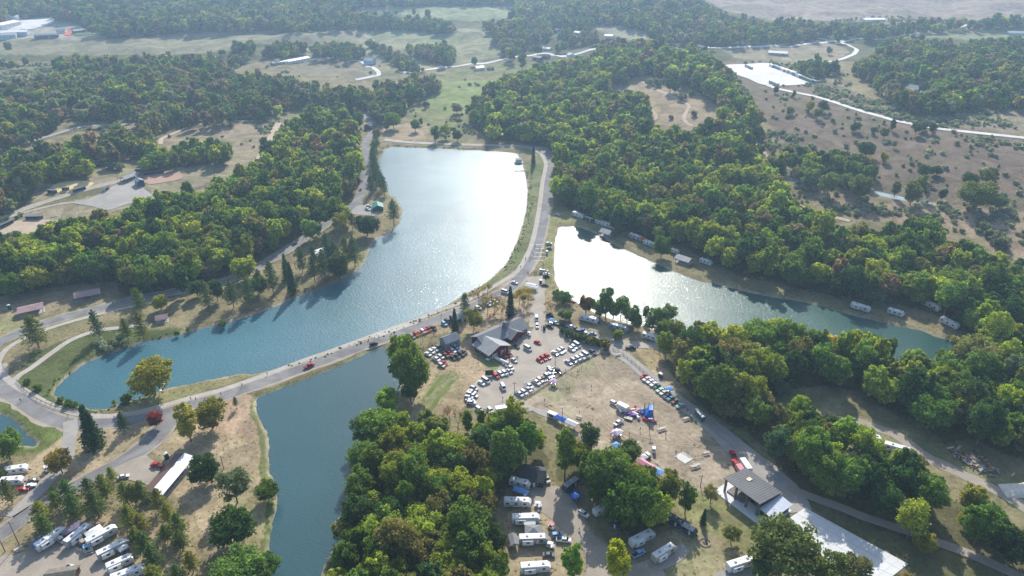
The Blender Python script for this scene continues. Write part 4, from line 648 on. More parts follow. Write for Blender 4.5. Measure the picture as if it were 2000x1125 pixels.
# ------------------------------------------------------------------ the woods: near trees one by one, the rest as instances
def inst_mass(name, pts, scl, rot, tint, idx, meshes, label=None):
    """one stuff object: the meshes repeated on points"""
    me = bpy.data.meshes.new(name); n = len(pts); me.vertices.add(n); me.vertices.foreach_set('co', np.asarray(pts, np.float32).ravel())
    for nm, ty, data, key in (('scl', 'FLOAT_VECTOR', scl, 'vector'), ('tint', 'FLOAT_COLOR', np.c_[np.asarray(tint)*(1 if name in ('dry_grass','shore_gravel') else TB), np.ones(n)], 'color')):
        a = me.attributes.new(nm, ty, 'POINT'); a.data.foreach_set(key, np.asarray(data, np.float32).ravel())
    a = me.attributes.new('rot', 'FLOAT_VECTOR', 'POINT'); a.data.foreach_set('vector', np.c_[np.zeros(n), np.zeros(n), rot].astype(np.float32).ravel())
    a = me.attributes.new('idx', 'INT', 'POINT'); a.data.foreach_set('value', np.asarray(idx, np.int32)); me.update()
    coll = bpy.data.collections.new(name+'_shapes')
    for i, m in enumerate(meshes): coll.objects.link(bpy.data.objects.new('shape_%02d' % i, m))
    ng = bpy.data.node_groups.new(name, 'GeometryNodeTree'); ng.interface.new_socket('Geometry', in_out='INPUT', socket_type='NodeSocketGeometry'); ng.interface.new_socket('Geometry', in_out='OUTPUT', socket_type='NodeSocketGeometry')
    N = ng.nodes; L = ng.links; gi = N.new('NodeGroupInput'); go = N.new('NodeGroupOutput'); ip = N.new('GeometryNodeInstanceOnPoints'); ci = N.new('GeometryNodeCollectionInfo')
    ci.inputs['Collection'].default_value = coll; ci.inputs['Separate Children'].default_value = True; ci.inputs['Reset Children'].default_value = True
    def na(nm, ty): q = N.new('GeometryNodeInputNamedAttribute'); q.data_type = ty; q.inputs['Name'].default_value = nm; return [o for o in q.outputs if o.enabled][0]
    L.new(gi.outputs[0], ip.inputs['Points']); L.new(ci.outputs[0], ip.inputs['Instance']); ip.inputs['Pick Instance'].default_value = True
    L.new(na('idx', 'INT'), ip.inputs['Instance Index']); L.new(na('rot', 'FLOAT_VECTOR'), ip.inputs['Rotation']); L.new(na('scl', 'FLOAT_VECTOR'), ip.inputs['Scale']); L.new(ip.outputs[0], go.inputs[0])
    o = link(bpy.data.objects.new(name, me)); md = o.modifiers.new('plants', 'NODES'); md.node_group = ng; return tag(o, label, None, None, 'stuff')
def grid_points(y0, y1, s, fr=.80, pad=40):
    out = []; y = y0
    while y < y1:
        hw = y*fr+pad; xs = np.arange(-hw, hw, s)+RNG.uniform(0, s); out.append(np.c_[xs+RNG.uniform(-.42, .42, len(xs))*s, y+RNG.uniform(-.42, .42, len(xs))*s]); y += s*.9
    return np.concatenate(out)
bands = [(110, 420, 7.4), (420, 800, 8.2), (800, 1250, 8.2), (1250, 2300, 9.6)]
gpz = np.concatenate([np.c_[grid_points(a, b, s), np.full(len(grid_points(a, b, s)), s)][:0] if False else (lambda g: np.c_[g, np.full(len(g), s)])(grid_points(a, b, s)) for a, b, s in bands])
X, Y, S = gpz.T; Z = height(X, Y); sc = np.minimum(S/7.4, 1.08)*RNG.uniform(.68, 1.25, len(X)); U, V, D = to_px(X, Y, Z+8.2*sc)
ok = np.zeros(len(X), bool); wi = np.full(len(X), -1)
for i, wd in enumerate(WOODS): m = inside(wd[5], U, V) & (wi < 0) & (RNG.random(len(X)) < wd[2]); wi[m] = i
Ut, Vt, _ = to_px(X, Y, Z+12.5*sc); top_in = np.zeros(len(X), bool)
for wd in WOODS: top_in |= inside(wd[5], Ut, Vt+2)
wi[~top_in & (V > 8)] = -1; wi[inside([(1000,50),(1200,50),(1240,90),(1150,115),(1000,118)], U, V) & (RNG.random(len(X)) < .5)] = -1
for u_, v_ in FARH:
    hx, hy, _ = P(u_, v_, 3); wi[np.hypot(X-hx, Y-hy) < 13] = -1; q_ = hy/np.hypot(hx, hy); wi[np.hypot(X-hx*(1-16/hy), Y-(hy-16)) < 12] = -1; wi[np.hypot(X-hx*(1-32/hy), Y-(hy-32)) < 8] = -1
Ub, Vb, _ = to_px(X, Y, Z+2)
Ut, Vt, _ = to_px(X, Y, Z+14*sc)
for c in CLEAR: wi[inside(c, Ub, Vb) | inside(c, U, V) | (inside(c, Ut, Vt) & (Y > 700))] = -1
for k, poly in LAKE_W.items(): wi[inside(poly, X, Y)] = -1
# keep trees off roads, lots and hand placed trees
KEEP = []
for o in list(SC.objects):
    if o.type == 'MESH' and o.get('kind') == 'structure' and o.name.split('.')[0] not in ('ground',) and 'water' not in o.name:
        vs = np.array([v.co[:2] for v in o.data.vertices]); polys = [[o.data.vertices[i].co[:2] for i in p.vertices] for p in o.data.polygons]; KEEP.append((vs.min(0)-3, vs.max(0)+3, vs, polys))
alive = np.where(wi >= 0)[0]
for lo, hi, vs, polys in KEEP:
    a = alive[(X[alive] > lo[0]) & (X[alive] < hi[0]) & (Y[alive] > lo[1]) & (Y[alive] < hi[1])]
    if not len(a): continue
    hit = np.zeros(len(a), bool)
    for p in polys: hit |= inside(p, X[a], Y[a])
    for k0 in range(0, len(vs), 200): hit |= (np.hypot(X[a][:, None]-vs[None, k0:k0+200, 0], Y[a][:, None]-vs[None, k0:k0+200, 1]) < 2.6).any(1)
    wi[a[hit]] = -1
SP_ = np.array(SPOTS)
for x, y, r in SP_: wi[(np.abs(X-x) < r+2) & (np.abs(Y-y) < r+2) & (np.hypot(X-x, Y-y) < r+1.5)] = -1
k = np.where(wi >= 0)[0]; X, Y, Z, sc, U, V, D, wi = X[k], Y[k], Z[k], sc[k], U[k], V[k], D[k], wi[k]
sv = np.array([WOODS[i][3] for i in wi]); s1 = sc*(sv[:, 0]+(sv[:, 1]-sv[:, 0])*RNG.random(len(X)))*.95; sz = s1*RNG.uniform(.9, 1.22, len(X))
tint = np.zeros((len(X), 3)); ci_ = np.zeros(len(X), int); patch = .5+.5*wave_noise(X, Y, 90, 3)
for i, wd in enumerate(WOODS):
    m = np.where(wi == i)[0]
    if not len(m): continue
    cols, pr = PAL[wd[1]]; ch = RNG.choice(len(cols), len(m), p=np.array(pr)/sum(pr)); tint[m] = np.array(cols)[ch]; ci_[m] = ch
tint *= RNG.uniform(.78, 1.28, (len(X), 1)); tint *= (0.85+.3*patch)[:, None]; tint *= RNG.uniform(.93, 1.07, tint.shape)
size = s1/np.maximum(D, 60)*1376*11; inv = (U > -10) & (U < 2010) & (V > -10) & (V < 1135)
front = np.argsort(-np.where(inv, size, 0)); NIND = 150; near_i = front[:NIND]; mask = np.ones(len(X), bool); mask[near_i] = False
def colword(t):
    r, g, b = t
    if r > g*1.5: return 'rust brown'
    if r > g*1.1: return 'brownish' if r < .2 else 'golden'
    if g > .19: return 'lime green'
    if r > g*.82: return 'yellow-green' if r > .11 else 'olive'
    if g < .06: return 'dark green'
    return 'mid green'
for i in near_i:
    wd = WOODS[wi[i]]; sw = 'tall' if sz[i] > 1.12 else 'small' if sz[i] < .9 else 'rounded'
    plant('dec', X[i], Y[i], s1[i], sz[i], tint[i], sw+' '+colword(tint[i])+' tree in '+wd[4], 'trees of '+wd[4], U[i], V[i])
far_m = mask & (D > 560); mid_m = mask & (D <= 560)
for nm, m, ms in (('wooded_slopes', mid_m, DEC_MID), ('distant_woods', far_m, DEC_FAR)):
    j = np.where(m)[0]; inst_mass(nm, np.c_[X[j], Y[j], Z[j]], np.c_[s1[j], s1[j], sz[j]], RNG.uniform(0, 6.28, len(j)), tint[j], RNG.integers(0, len(ms), len(j)), ms, 'massed tree crowns of the '+('woods round the lakes' if nm[0] == 'w' else 'far hills and valley'))
# brush
g = np.concatenate([grid_points(300, 800, 3.6, .8), grid_points(800, 1500, 5.0, .8)]); x, y = g.T; z = height(x, y); u, v, d = to_px(x, y, z+1.5); keep = np.zeros(len(x), bool)
for dn, poly in SCRUB: keep |= inside(poly, u, v) & (RNG.random(len(x)) < dn*np.clip(.55+1.9*wave_noise(x, y, 45, 6), 0, 1.6))
und = np.zeros(len(x), bool)
for wd in WOODS: und |= inside(wd[5], u, v-1376*4/np.maximum(d, 50))
for c in CLEAR: und &= ~inside(c, u, v)
und &= (RNG.random(len(x)) < .16) & (y < 1000); keep |= und
# sprinkled brush on open ground and on lake banks
spr = RNG.random(len(x)) < .085*np.clip(wave_noise(x, y, 60, 9)*2, 0, 1)
for poly in [ZONES[11][0], ZONES[14][0], ZONES[15][0], ZONES[19][0]]: keep |= inside(poly, u, v) & spr
for kk, poly in LAKE_W.items(): keep &= ~inside(poly, x, y)
for lo, hi, vs, polys in KEEP:
    a = np.where(keep & (x > lo[0]) & (x < hi[0]) & (y > lo[1]) & (y < hi[1]))[0]
    if len(a):
        hit = np.zeros(len(a), bool)
        for p in polys: hit |= inside(p, x[a], y[a])
        keep[a[hit]] = False
bk = LAKE_W['lake_water']; g2 = grid_points(150, 700, 1.7, .8); dd = np.full(len(g2), 99.)
b_ = (g2[:, 0] > bk[:, 0].min()-6) & (g2[:, 0] < bk[:, 0].max()+6); dd[b_] = seg_dist(bk, g2[b_, 0], g2[b_, 1]); u2, v2, _ = to_px(g2[:, 0], g2[:, 1], np.zeros(len(g2)))
bank = (dd < 5) & (dd > 1.0) & ~inside(bk, g2[:, 0], g2[:, 1]) & (((u2 > 560) & (v2 > 560) & (v2 < 760)) | ((u2 > 985) & (v2 > 330)) | ((u2 < 330) & (v2 > 640) & (dd < 14)) | (v2 < 300)) & (RNG.random(len(g2)) < .42)
j = np.where(keep)[0]; jb = np.where(bank)[0]; pts = np.r_[np.c_[x[j], y[j], z[j]], np.c_[g2[jb], np.zeros(len(jb))-.25]]
s = np.r_[RNG.uniform(.55, 1.4, len(j))*np.where(y[j] > 800, 1.25, 1), RNG.uniform(.14, .36, len(jb))]; tn = np.r_[np.where(und[j][:, None], np.array([G_MID, G_OLV, G_YEL])[RNG.integers(0, 3, len(j))], np.array(PAL['scrub'][0])[RNG.integers(0, 3, len(j))])*RNG.uniform(.7, 1.2, (len(j), 1)), np.array([(.11,.13,.05),(.16,.15,.08),(.12,.15,.05)])[RNG.integers(0, 3, len(jb))]]
inst_mass('brush', pts, np.c_[s, s, s*RNG.uniform(.7, 1.1, len(s))], RNG.uniform(0, 6.28, len(s)), tn, RNG.integers(0, 4, len(s)), [q[0] for q in SHR], 'low grey-green brush on slopes and lake banks')
# stones along the shores and tufts of dry grass
rk = []
for i in range(3):
    b = MB(); rg = np.random.default_rng(i); vs = unit(rg.normal(size=(9, 3)))*np.array([1, .8, .5])*rg.uniform(.7, 1, (9, 1))
    import bmesh; bm = bmesh.new(); [bm.verts.new(p) for p in vs]; bmesh.ops.convex_hull(bm, input=bm.verts); me = bpy.data.meshes.new('stone'); bm.to_mesh(me); bm.free(); me.materials.append(mat('shore_stone', (.36, .32, .26), .9, scale=.9)); rk.append(me)
pp = []
for kk in ('lake_water', 'east_lake_water', 'pond_water'):
    q = LAKE_W[kk]; sg = np.r_[q, q[:1]]
    for a_, c_ in zip(sg[:-1], sg[1:]):
        for _ in range(int(np.hypot(*(c_-a_))*.9)): t = RNG.random(); p = a_+(c_-a_)*t+RNG.normal(0, .6, 2); pp.append((p[0], p[1], -.75))
pp = np.array(pp); pp = pp[(pp[:, 1] < 700)]; inst_mass('shore_gravel', pp, np.repeat(RNG.uniform(.12, .38, (len(pp), 1)), 3, 1), RNG.uniform(0, 6, len(pp)), np.ones((len(pp), 3)), RNG.integers(0, 3, len(pp)), rk, 'loose stones along the water line')
tuft = []
for i in range(2):
    rg = np.random.default_rng(90+i); c = np.c_[rg.normal(0, .3, (26, 2)), rg.uniform(.05, .35, 26)]; tuft.append(quads_mesh('tuft', c, unit(rg.normal(size=(26, 3))*np.array([1, 1, .4])), .17, LEAF))
g3 = grid_points(150, 520, 2.3, .78); zz = height(*g3.T); u3, v3, d3 = to_px(g3[:, 0], g3[:, 1], zz); kp = RNG.random(len(g3)) < .55
for kk, q in LAKE_W.items(): kp &= ~inside(q, *g3.T)
for lo, hi, vs, polys in KEEP:
    a = np.where(kp & (g3[:, 0] > lo[0]) & (g3[:, 0] < hi[0]) & (g3[:, 1] > lo[1]) & (g3[:, 1] < hi[1]))[0]
    if len(a):
        hit = np.zeros(len(a), bool)
        for p in polys: hit |= inside(p, *g3[a].T)
        kp[a[hit]] = False
for zi in [q for q, c in ZONES if c == (0.355,0.29,0.21)]: kp &= ~inside(zi, u3, v3) | (RNG.random(len(g3)) < .12)
g3 = g3[kp]; tn = np.array([(.34,.28,.16),(.26,.25,.12),(.40,.33,.21),(.30,.25,.15)])[RNG.integers(0, 4, len(g3))]
s = RNG.uniform(.4, 1.0, len(g3)); inst_mass('dry_grass', np.c_[g3, height(*g3.T)], np.repeat(s[:, None], 3, 1), RNG.uniform(0, 6, len(g3)), tn, RNG.integers(0, 2, len(g3)), tuft, 'tufts of dry grass over the open ground')
# ------------------------------------------------------------------ vehicles
DARKG = mat('dark_glass', (.018, .022, .028), .16, spec=.5, var=0); RUB = mat('tyre_rubber', (.02, .02, .02), .85, var=0); RIM = mat('wheel_rim', (.45, .45, .46), .35, .8, var=0); LAMP = mat('lamp_glass', (.8, .8, .78), .1, var=0); RLAMP = mat('red_lamp', (.45, .02, .02), .2, var=0)
BLK = mat('black_plastic', (.03, .03, .03), .6, var=0); STEEL = mat('galvanised_steel', (.42, .43, .44), .45, .5, var=.06); ALU = mat('aluminium', (.62, .63, .64), .35, .6, var=.04)
PAINT = {n: mat('paint_'+n, c, .62, mt*.3, var=0, spec=.16, coat=0) for n, c, mt in [('white', (.74, .74, .73), 0), ('black', (.018, .018, .02), 0), ('silver', (.42, .43, .45), .4), ('grey', (.14, .145, .15), .3), ('red', (.42, .02, .025), 0), ('maroon', (.16, .015, .02), 0), ('blue', (.03, .11, .36), 0), ('navy', (.02, .035, .10), 0), ('teal', (.05, .19, .24), 0), ('green', (.01, .10, .05), 0), ('seafoam', (.42, .60, .56), 0), ('cream', (.66, .60, .50), 0), ('pink', (.60, .26, .27), 0), ('lavender', (.36, .35, .52), .3), ('brown', (.20, .09, .06), 0), ('lightblue', (.25, .42, .60), .1), ('tan', (.38, .30, .22), .1)]}
def wheel_mesh(r=.34, w=.24):
    b = MB(); b.tube((0, -w/2, 0), (0, w/2, 0), r, r, 12, 0); b.tube((0, -w/2-.012, 0), (0, w/2+.012, 0), r*.58, r*.58, 8, 1); return b.mesh('wheel', RUB, RIM)
WHEEL = wheel_mesh(); BIGWHEEL = wheel_mesh(.46, .3); SMALLWHEEL = wheel_mesh(.22, .16)
def shell(prof, W, inset_z=None):
    """lower body swept across the width with rounded shoulders"""
    b = MB(); hw = W/2; b.prism(prof, -hw+.09, hw-.09); lo = [(x*(.985), z*.93+.02) for x, z in prof]; b.prism(lo, -hw, hw); return b
def cabin(x0, x1, x2, x3, z0, z1, W, t=.16):
    """glass house: base x0..x3, roof x1..x2"""
    hw = W/2-.07; return MB().add([(x0, -hw, z0), (x3, -hw, z0), (x3, hw, z0), (x0, hw, z0), (x1, -hw+t, z1), (x2, -hw+t, z1), (x2, hw-t, z1), (x1, hw-t, z1)], [(3, 2, 1, 0), (4, 5, 6, 7), (0, 1, 5, 4), (1, 2, 6, 5), (2, 3, 7, 6), (3, 0, 4, 7)])
def car_meshes():
    D = {}
    def fin(key, prof, W, cab, wheels, lights, roofpad=.05, bed=None, wm=None):
        b = shell(prof, W); x0, x1, x2, x3, z0, z1 = cab; hw = W/2
        b.add([(x1-.05, -hw+.2, z1), (x2+.05, -hw+.2, z1), (x2+.05, hw-.2, z1), (x1-.05, hw-.2, z1), (x1+.1, -hw+.3, z1+roofpad), (x2-.1, -hw+.3, z1+roofpad), (x2-.1, hw-.3, z1+roofpad), (x1+.1, hw-.3, z1+roofpad)], [(3, 2, 1, 0), (4, 5, 6, 7), (0, 1, 5, 4), (1, 2, 6, 5), (2, 3, 7, 6), (3, 0, 4, 7)])
        for s in (-1, 1):
            for (a, c) in ((x0, x1), ((x0+x3)/2-.03, (x1+x2)/2-.03), (x3, x2)): b.tube((a, s*(hw-.06), z0), (c, s*(hw-.21), z1+.02), .045, .045, 4)
        parts = [('body', b.mesh('body', PAINT['white']), 1), ('windows', cabin(*cab, W).mesh('windows', DARKG), 0)]
        if bed:
            q = MB(); xa, xb, zf, zt = bed; q.box(xa, xb, -hw+.18, hw-.18, zf, zf+.04); parts.append(('truck_bed', q.mesh('truck_bed', BLK), 0))
        h = MB().box(-.04, .05, -.2, .2, -.08, .08).mesh('headlight', LAMP); tl = MB().box(-.04, .04, -.1, .1, -.12, .12).mesh('tail_light', RLAMP)
        D[key] = (parts, wheels, wm or WHEEL, h, tl, lights)
    fin('sedan', [(-2.3,.28),(2.3,.28),(2.32,.62),(2.15,.78),(1.0,.92),(-1.55,.98),(-2.22,.95),(-2.34,.7)], 1.8, (-1.75,-1.0,.35,1.15,.9,1.40), [(1.42,.8),(-1.4,.8)], (2.31,.66,-2.33,.8))
    fin('suv', [(-2.3,.34),(2.3,.34),(2.32,.75),(2.15,.98),(1.15,1.08),(-2.25,1.08),(-2.36,.8)], 1.9, (-2.25,-2.0,.35,1.2,1.05,1.68), [(1.45,.84),(-1.4,.84)], (2.31,.82,-2.35,.98))
    fin('pickup', [(-2.9,.45),(2.85,.45),(2.88,.85),(2.75,1.1),(1.65,1.18),(-2.88,1.15),(-2.95,.8)], 2.0, (-.75,-.6,1.0,1.75,1.1,1.82), [(1.85,.88),(-1.75,.88)], (2.88,.92,-2.94,1.0), bed=(-2.75,-.85,1.13,1.2))
    fin('van', [(-2.8,.35),(2.6,.35),(2.7,.8),(2.5,1.15),(2.0,1.3),(-2.75,1.3),(-2.85,.8)], 2.0, (-2.72,-2.66,1.3,2.0,1.25,2.15), [(1.75,.86),(-1.6,.86)], (2.66,.85,-2.84,1.1), roofpad=.1)
    fin('classic', [(-2.55,.36),(2.4,.36),(2.5,.6),(2.4,.85),(.9,.94),(-1.5,.96),(-2.5,.9),(-2.62,.65)], 1.9, (-1.3,-.85,.4,.9,.9,1.36), [(1.55,.84),(-1.5,.84)], (2.46,.72,-2.6,.75))
    fin('hotrod', [(-1.9,.4),(1.9,.4),(1.95,.7),(1.85,.95),(.4,1.05),(-1.5,1.05),(-1.95,.85)], 1.5, (-1.3,-1.1,.05,.3,1.0,1.55), [(1.5,.82),(-1.3,.82)], (1.93,.85,-1.92,.85))
    return D
CARS = car_meshes(); CATN = {'sedan': ('parked_car', 'car'), 'suv': ('parked_suv', 'suv'), 'pickup': ('pickup_truck', 'pickup truck'), 'van': ('parked_van', 'van'), 'classic': ('classic_car', 'classic car'), 'hotrod': ('hot_rod', 'hot rod')}
def car(kind, x, y, rz, col, label, group=None, s=1.0):
    parts, wheels, wm, h, tl, (hx, hz, tx, tz) = CARS[kind]; nm, cat = CATN[kind]
    r = empty(nm, (x, y, float(height(x, y))+.2), rz, s*.92, label, cat, group)
    for n, me, paint in parts: part(n, me, r, mats=[PAINT[col]] if paint else None)
    for wx, wy in wheels:
        for sgn in (-1, 1): part('wheel', wm, r, (wx, sgn*wy, .34))
    for sgn in (-1, 1): part('headlight', h, r, (hx, sgn*.58, hz)); part('tail_light', tl, r, (tx, sgn*.68, tz))
    return r
def cars(where, group, dirpx, items):
    """items: (u, v, colour, kind[, own direction][, words]); the row's place is told in each label"""
    n = len(items); cnt = {}
    for it in items: cnt[(it[2], it[3])] = cnt.get((it[2], it[3]), 0)+1
    seen = {}
    for it in sorted(items, key=lambda q: q[0]):
        u, v, c, k = it[:4]; d = it[4] if len(it) > 4 and it[4] else dirpx; x, y, z = P(u, v, .6); key = (c, k); seen[key] = seen.get(key, 0)+1
        kn = {'sedan': 'car', 'suv': 'suv', 'pickup': 'pickup', 'van': 'van', 'classic': 'classic car', 'hotrod': 'hot rod'}[k]; cn = {'lightblue': 'light blue', 'seafoam': 'pale green'}.get(c, c)
        if cnt[key] == 1: lab = f'the only {cn} {kn} {where}'
        else: lab = f'{ORD[seen[key]-1]} {cn} {kn} from left {where}'
        car(k, x, y, heading(u, v, d[0], d[1]), c, it[5] if len(it) > 5 else lab, group)
cars('in the upper dirt row beside the lodge', 'cars in the dirt lot', (13, 7), [(836,692,'white','sedan'),(843,687.5,'white','suv'),(850,682.5,'white','sedan'),(857.5,679.5,'grey','suv')])
cars('in the lower dirt block beside the lodge', 'cars in the dirt lot', (13, 7), [(852,702,'white','pickup'),(861,697.5,'silver','suv'),(869,694,'maroon','pickup'),(877,690,'red','suv'),(885,686,'white','suv'),(892,683,'blue','pickup'),(884,699,'black','sedan'),(891,696,'black','pickup'),(900.5,692,'black','suv'),(906,688,'black','sedan'),(862.5,714,'silver','suv'),(867,709,'red','sedan')])
cars('beside the dam road below the pines', 'cars beside the dam road', (9, 6), [(868,633,'lightblue','suv'),(874,628,'black','suv'),(805.5,657.5,'grey','sedan'),(813,653.5,'red','suv'),(820,651,'red','sedan'),(826.5,648,'white','suv'),(832,646,'red','suv'),(838,643.5,'maroon','suv'),(846,641,'black','pickup')])
cars('along the road above the lodge', 'cars above the lodge', (9, 3), [(935,602,'white','suv'),(941,598,'black','suv'),(953,595,'silver','sedan'),(960,592,'white','sedan'),(966,589,'white','suv'),(969,585,'red','suv'),(987,571,'white','van'),(1005,552,'white','sedan')])
cars('in the row at the lodge side of the lot', 'cars on the gravel lot', (11, 8), [(982,694,'red','pickup'),(995,693.5,'maroon','suv'),(1004,704,'silver','sedan'),(996,718.5,'white','pickup'),(994.5,725.5,'silver','sedan'),(986,729,'white','suv'),(978,731,'white','suv'),(968.5,735,'red','suv')])
cars('in the curved row along the lawn', 'cars on the gravel lot', (11, 7), [(949,744,'white','van'),(940.5,748.5,'white','sedan'),(926,759,'silver','suv',(12, 5)),(922,765,'white','sedan',(12, 4)),(919,770,'white','suv',(12, 3)),(925,773,'white','sedan',(12, 3)),(916,777,'silver','suv',(12, 2)),(918,782,'white','sedan',(12, 2)),(921,787,'white','suv',(12, 1)),(936,800,'white','suv',(8, 6)),(940,805,'white','sedan',(8, 6)),(958,802,'white','suv',(7, 7)),(962,810,'white','sedan',(7, 7))])
cars('standing alone on the gravel lot', 'cars on the gravel lot', (8, -9), [(957,699,'white','pickup',(-9, 8), 'white pickup parked at the corner of the red lodge wing'),(982.5,757,'white','van',(6, 11), 'white van with dark rear in the middle of the gravel lot'),(1031,681,'white','van',(12, 7), 'white minivan driving across the lot by the lodge'),(1050,669,'red','sedan',(11, 5), 'bright red car alone on the open lot'),(1009,677,'black','hotrod',(10, 7), 'black open buggy with white hood beside the lodge terrace'),(1049,637,'white','suv',(1, 10), 'white suv queued on the drive behind the white van'),(1048,623,'white','van',(1, 10), 'white van entering the lot from the drive')])
cars('in the long row against the rail fence', 'cars along the rail fence', (12, 8), [(1014,770,'silver','pickup'),(1024,767,'white','suv'),(1031,761,'silver','pickup'),(1033,754,'white','pickup'),(1047,747,'white','pickup'),(1055,743,'cream','suv'),(1062,740,'grey','sedan'),(1069,735,'silver','suv'),(1075,732,'white','sedan'),(1077,726,'silver','suv'),(1075,722,'white','suv'),(1088,724,'black','pickup')])
cars('at the upper end of the rail fence', 'cars along the rail fence', (12, 8), [(1110,708,'lavender','sedan'),(1121,704.5,'silver','suv'),(1129,701,'white','suv'),(1137,698,'white','suv'),(1144,694,'white','van'),(1158,688.5,'navy','suv')])
cars('in the middle island rows', 'cars in the middle of the lot', (12, 8), [(1054,703.5,'red','sedan'),(1061,700,'red','suv'),(1069,696.5,'red','suv'),(1084,690,'white','sedan'),(1093.5,687,'white','suv'),(1099,683.5,'silver','suv'),(1116,682.5,'white','suv'),(1121,678.5,'white','suv'),(1127,674.5,'white','van')])
cars('along the hedge', 'cars along the hedge', (13, 6), [(1073,637,'black','pickup'),(1086,631,'white','sedan'),(1100,636,'navy','sedan'),(1115,639,'white','pickup'),(1122,642,'grey','pickup'),(1137,646.5,'blue','pickup',(14, 2)),(1133,658,'black','suv'),(1157,652,'lightblue','sedan',(12, 0)),(1074,615.5,'black','suv',(12, 1)),(1232,679,'navy','pickup',(17, 1), 'dark blue pickup parked alone on the grass by the drive')])
cars('on the verge of the east lake', 'cars on the verge', (11, 0), [(1072,476,'white','suv'),(1073,485,'grey','sedan'),(1064,530,'silver','suv'),(1067,535,'silver','sedan'),(1067,539.5,'black','suv'),(1064,557,'black','sedan'),(1089,419,'white','sedan',(9, 4))])
SHOW = [(1257,735,'red','hotrod'),(1262.5,740.5,'silver','classic'),(1270,745,'white','classic'),(1277,750.5,'white','classic'),(1283.5,756,'green','hotrod'),(1289,762,'seafoam','classic'),(1296,767.5,'cream','classic'),(1303,773.5,'navy','classic'),(1310,778,'teal','classic'),(1318,785,'brown','hotrod'),(1329,792.5,'seafoam','classic')]
cars('in the vintage car row on the field', 'vintage cars on show', (-11, 5), SHOW)
cars('on the show field', 'tow vehicles', (10, 6), [(1200,788.5,'white','suv',(13, 7), 'white suv hitched to the white box trailer'),(1208,826,'white','pickup',(-12, 8), 'white pickup standing below the bounce house'),(1432,889,'red','pickup',(-5, -9), 'red pickup with tow gear beside the drive'),(1437,908,'red','pickup',(-5, -9), 'red pickup pulling the pink-red box trailer')])
cars('in the campground', 'campground cars', (10, 0), [(1067,935,'cream','pickup',(7, 13), 'cream pickup parked beside the dark cabin'),(1140,1004,'white','suv',(13, 8), 'white suv parked on the camp road edge'),(1089,1045,'lightblue','suv',(18, -3), 'light blue suv with white roof beside the camp road'),(1101,1055,'white','pickup',(30, 3), 'long white pickup with empty bed on the camp grass'),(1072,1084,'grey','sedan',(24, 1), 'shiny dark grey car at the lowest camp site'),(1247,1082,'lightblue','pickup',(16, -8), 'light blue pickup between two large trailers'),(1122,966,'blue','pickup',(10, 6), 'bright blue pickup under the trees')])
cars('in the lower park', 'lower park cars', (10, 0), [(307,909,'red','pickup',(-22, -3), 'red pickup in front of the long shelter'),(241,931,'white','sedan',(14, -3), 'white car half hidden by the pines near the long shelter'),(64,939,'grey','sedan',(20, -5), 'grey car, upper of three beside the trailers'),(59,949,'white','sedan',(20, -4), 'white car, middle of three beside the trailers'),(45,956,'red','sedan',(15, -2), 'red car, lowest of three beside the trailers'),(141,1111,'white','pickup',(18, 6), 'white pickup next to the dark roofed shed'),(154,834,'silver','sedan',(5,1),'')][:6])
cars('on the roads', 'cars driving on the roads', (10, 0), [(604,715,'red','pickup',(13, -6), 'dark red pickup driving on the dam road'),(730,672,'black','suv',(12, -4), 'black suv driving on the dam road'),(576,476,'navy','sedan',(8, -5), 'dark blue car on the lakeside road'),(704,370,'maroon','sedan',(2, -7), 'maroon car on the upper lakeside road'),(721,403,'white','suv',(10, 0), 'white suv at the turnout beside the green roofed hut'),(718,409,'white','pickup',(9, 3), 'white pickup with boat at the turnout'),(706,250,'white','sedan',(2, -6), 'white car on the road at the lake head'),(705,258,'silver','sedan',(2, -6), 'silver car on the road at the lake head')])
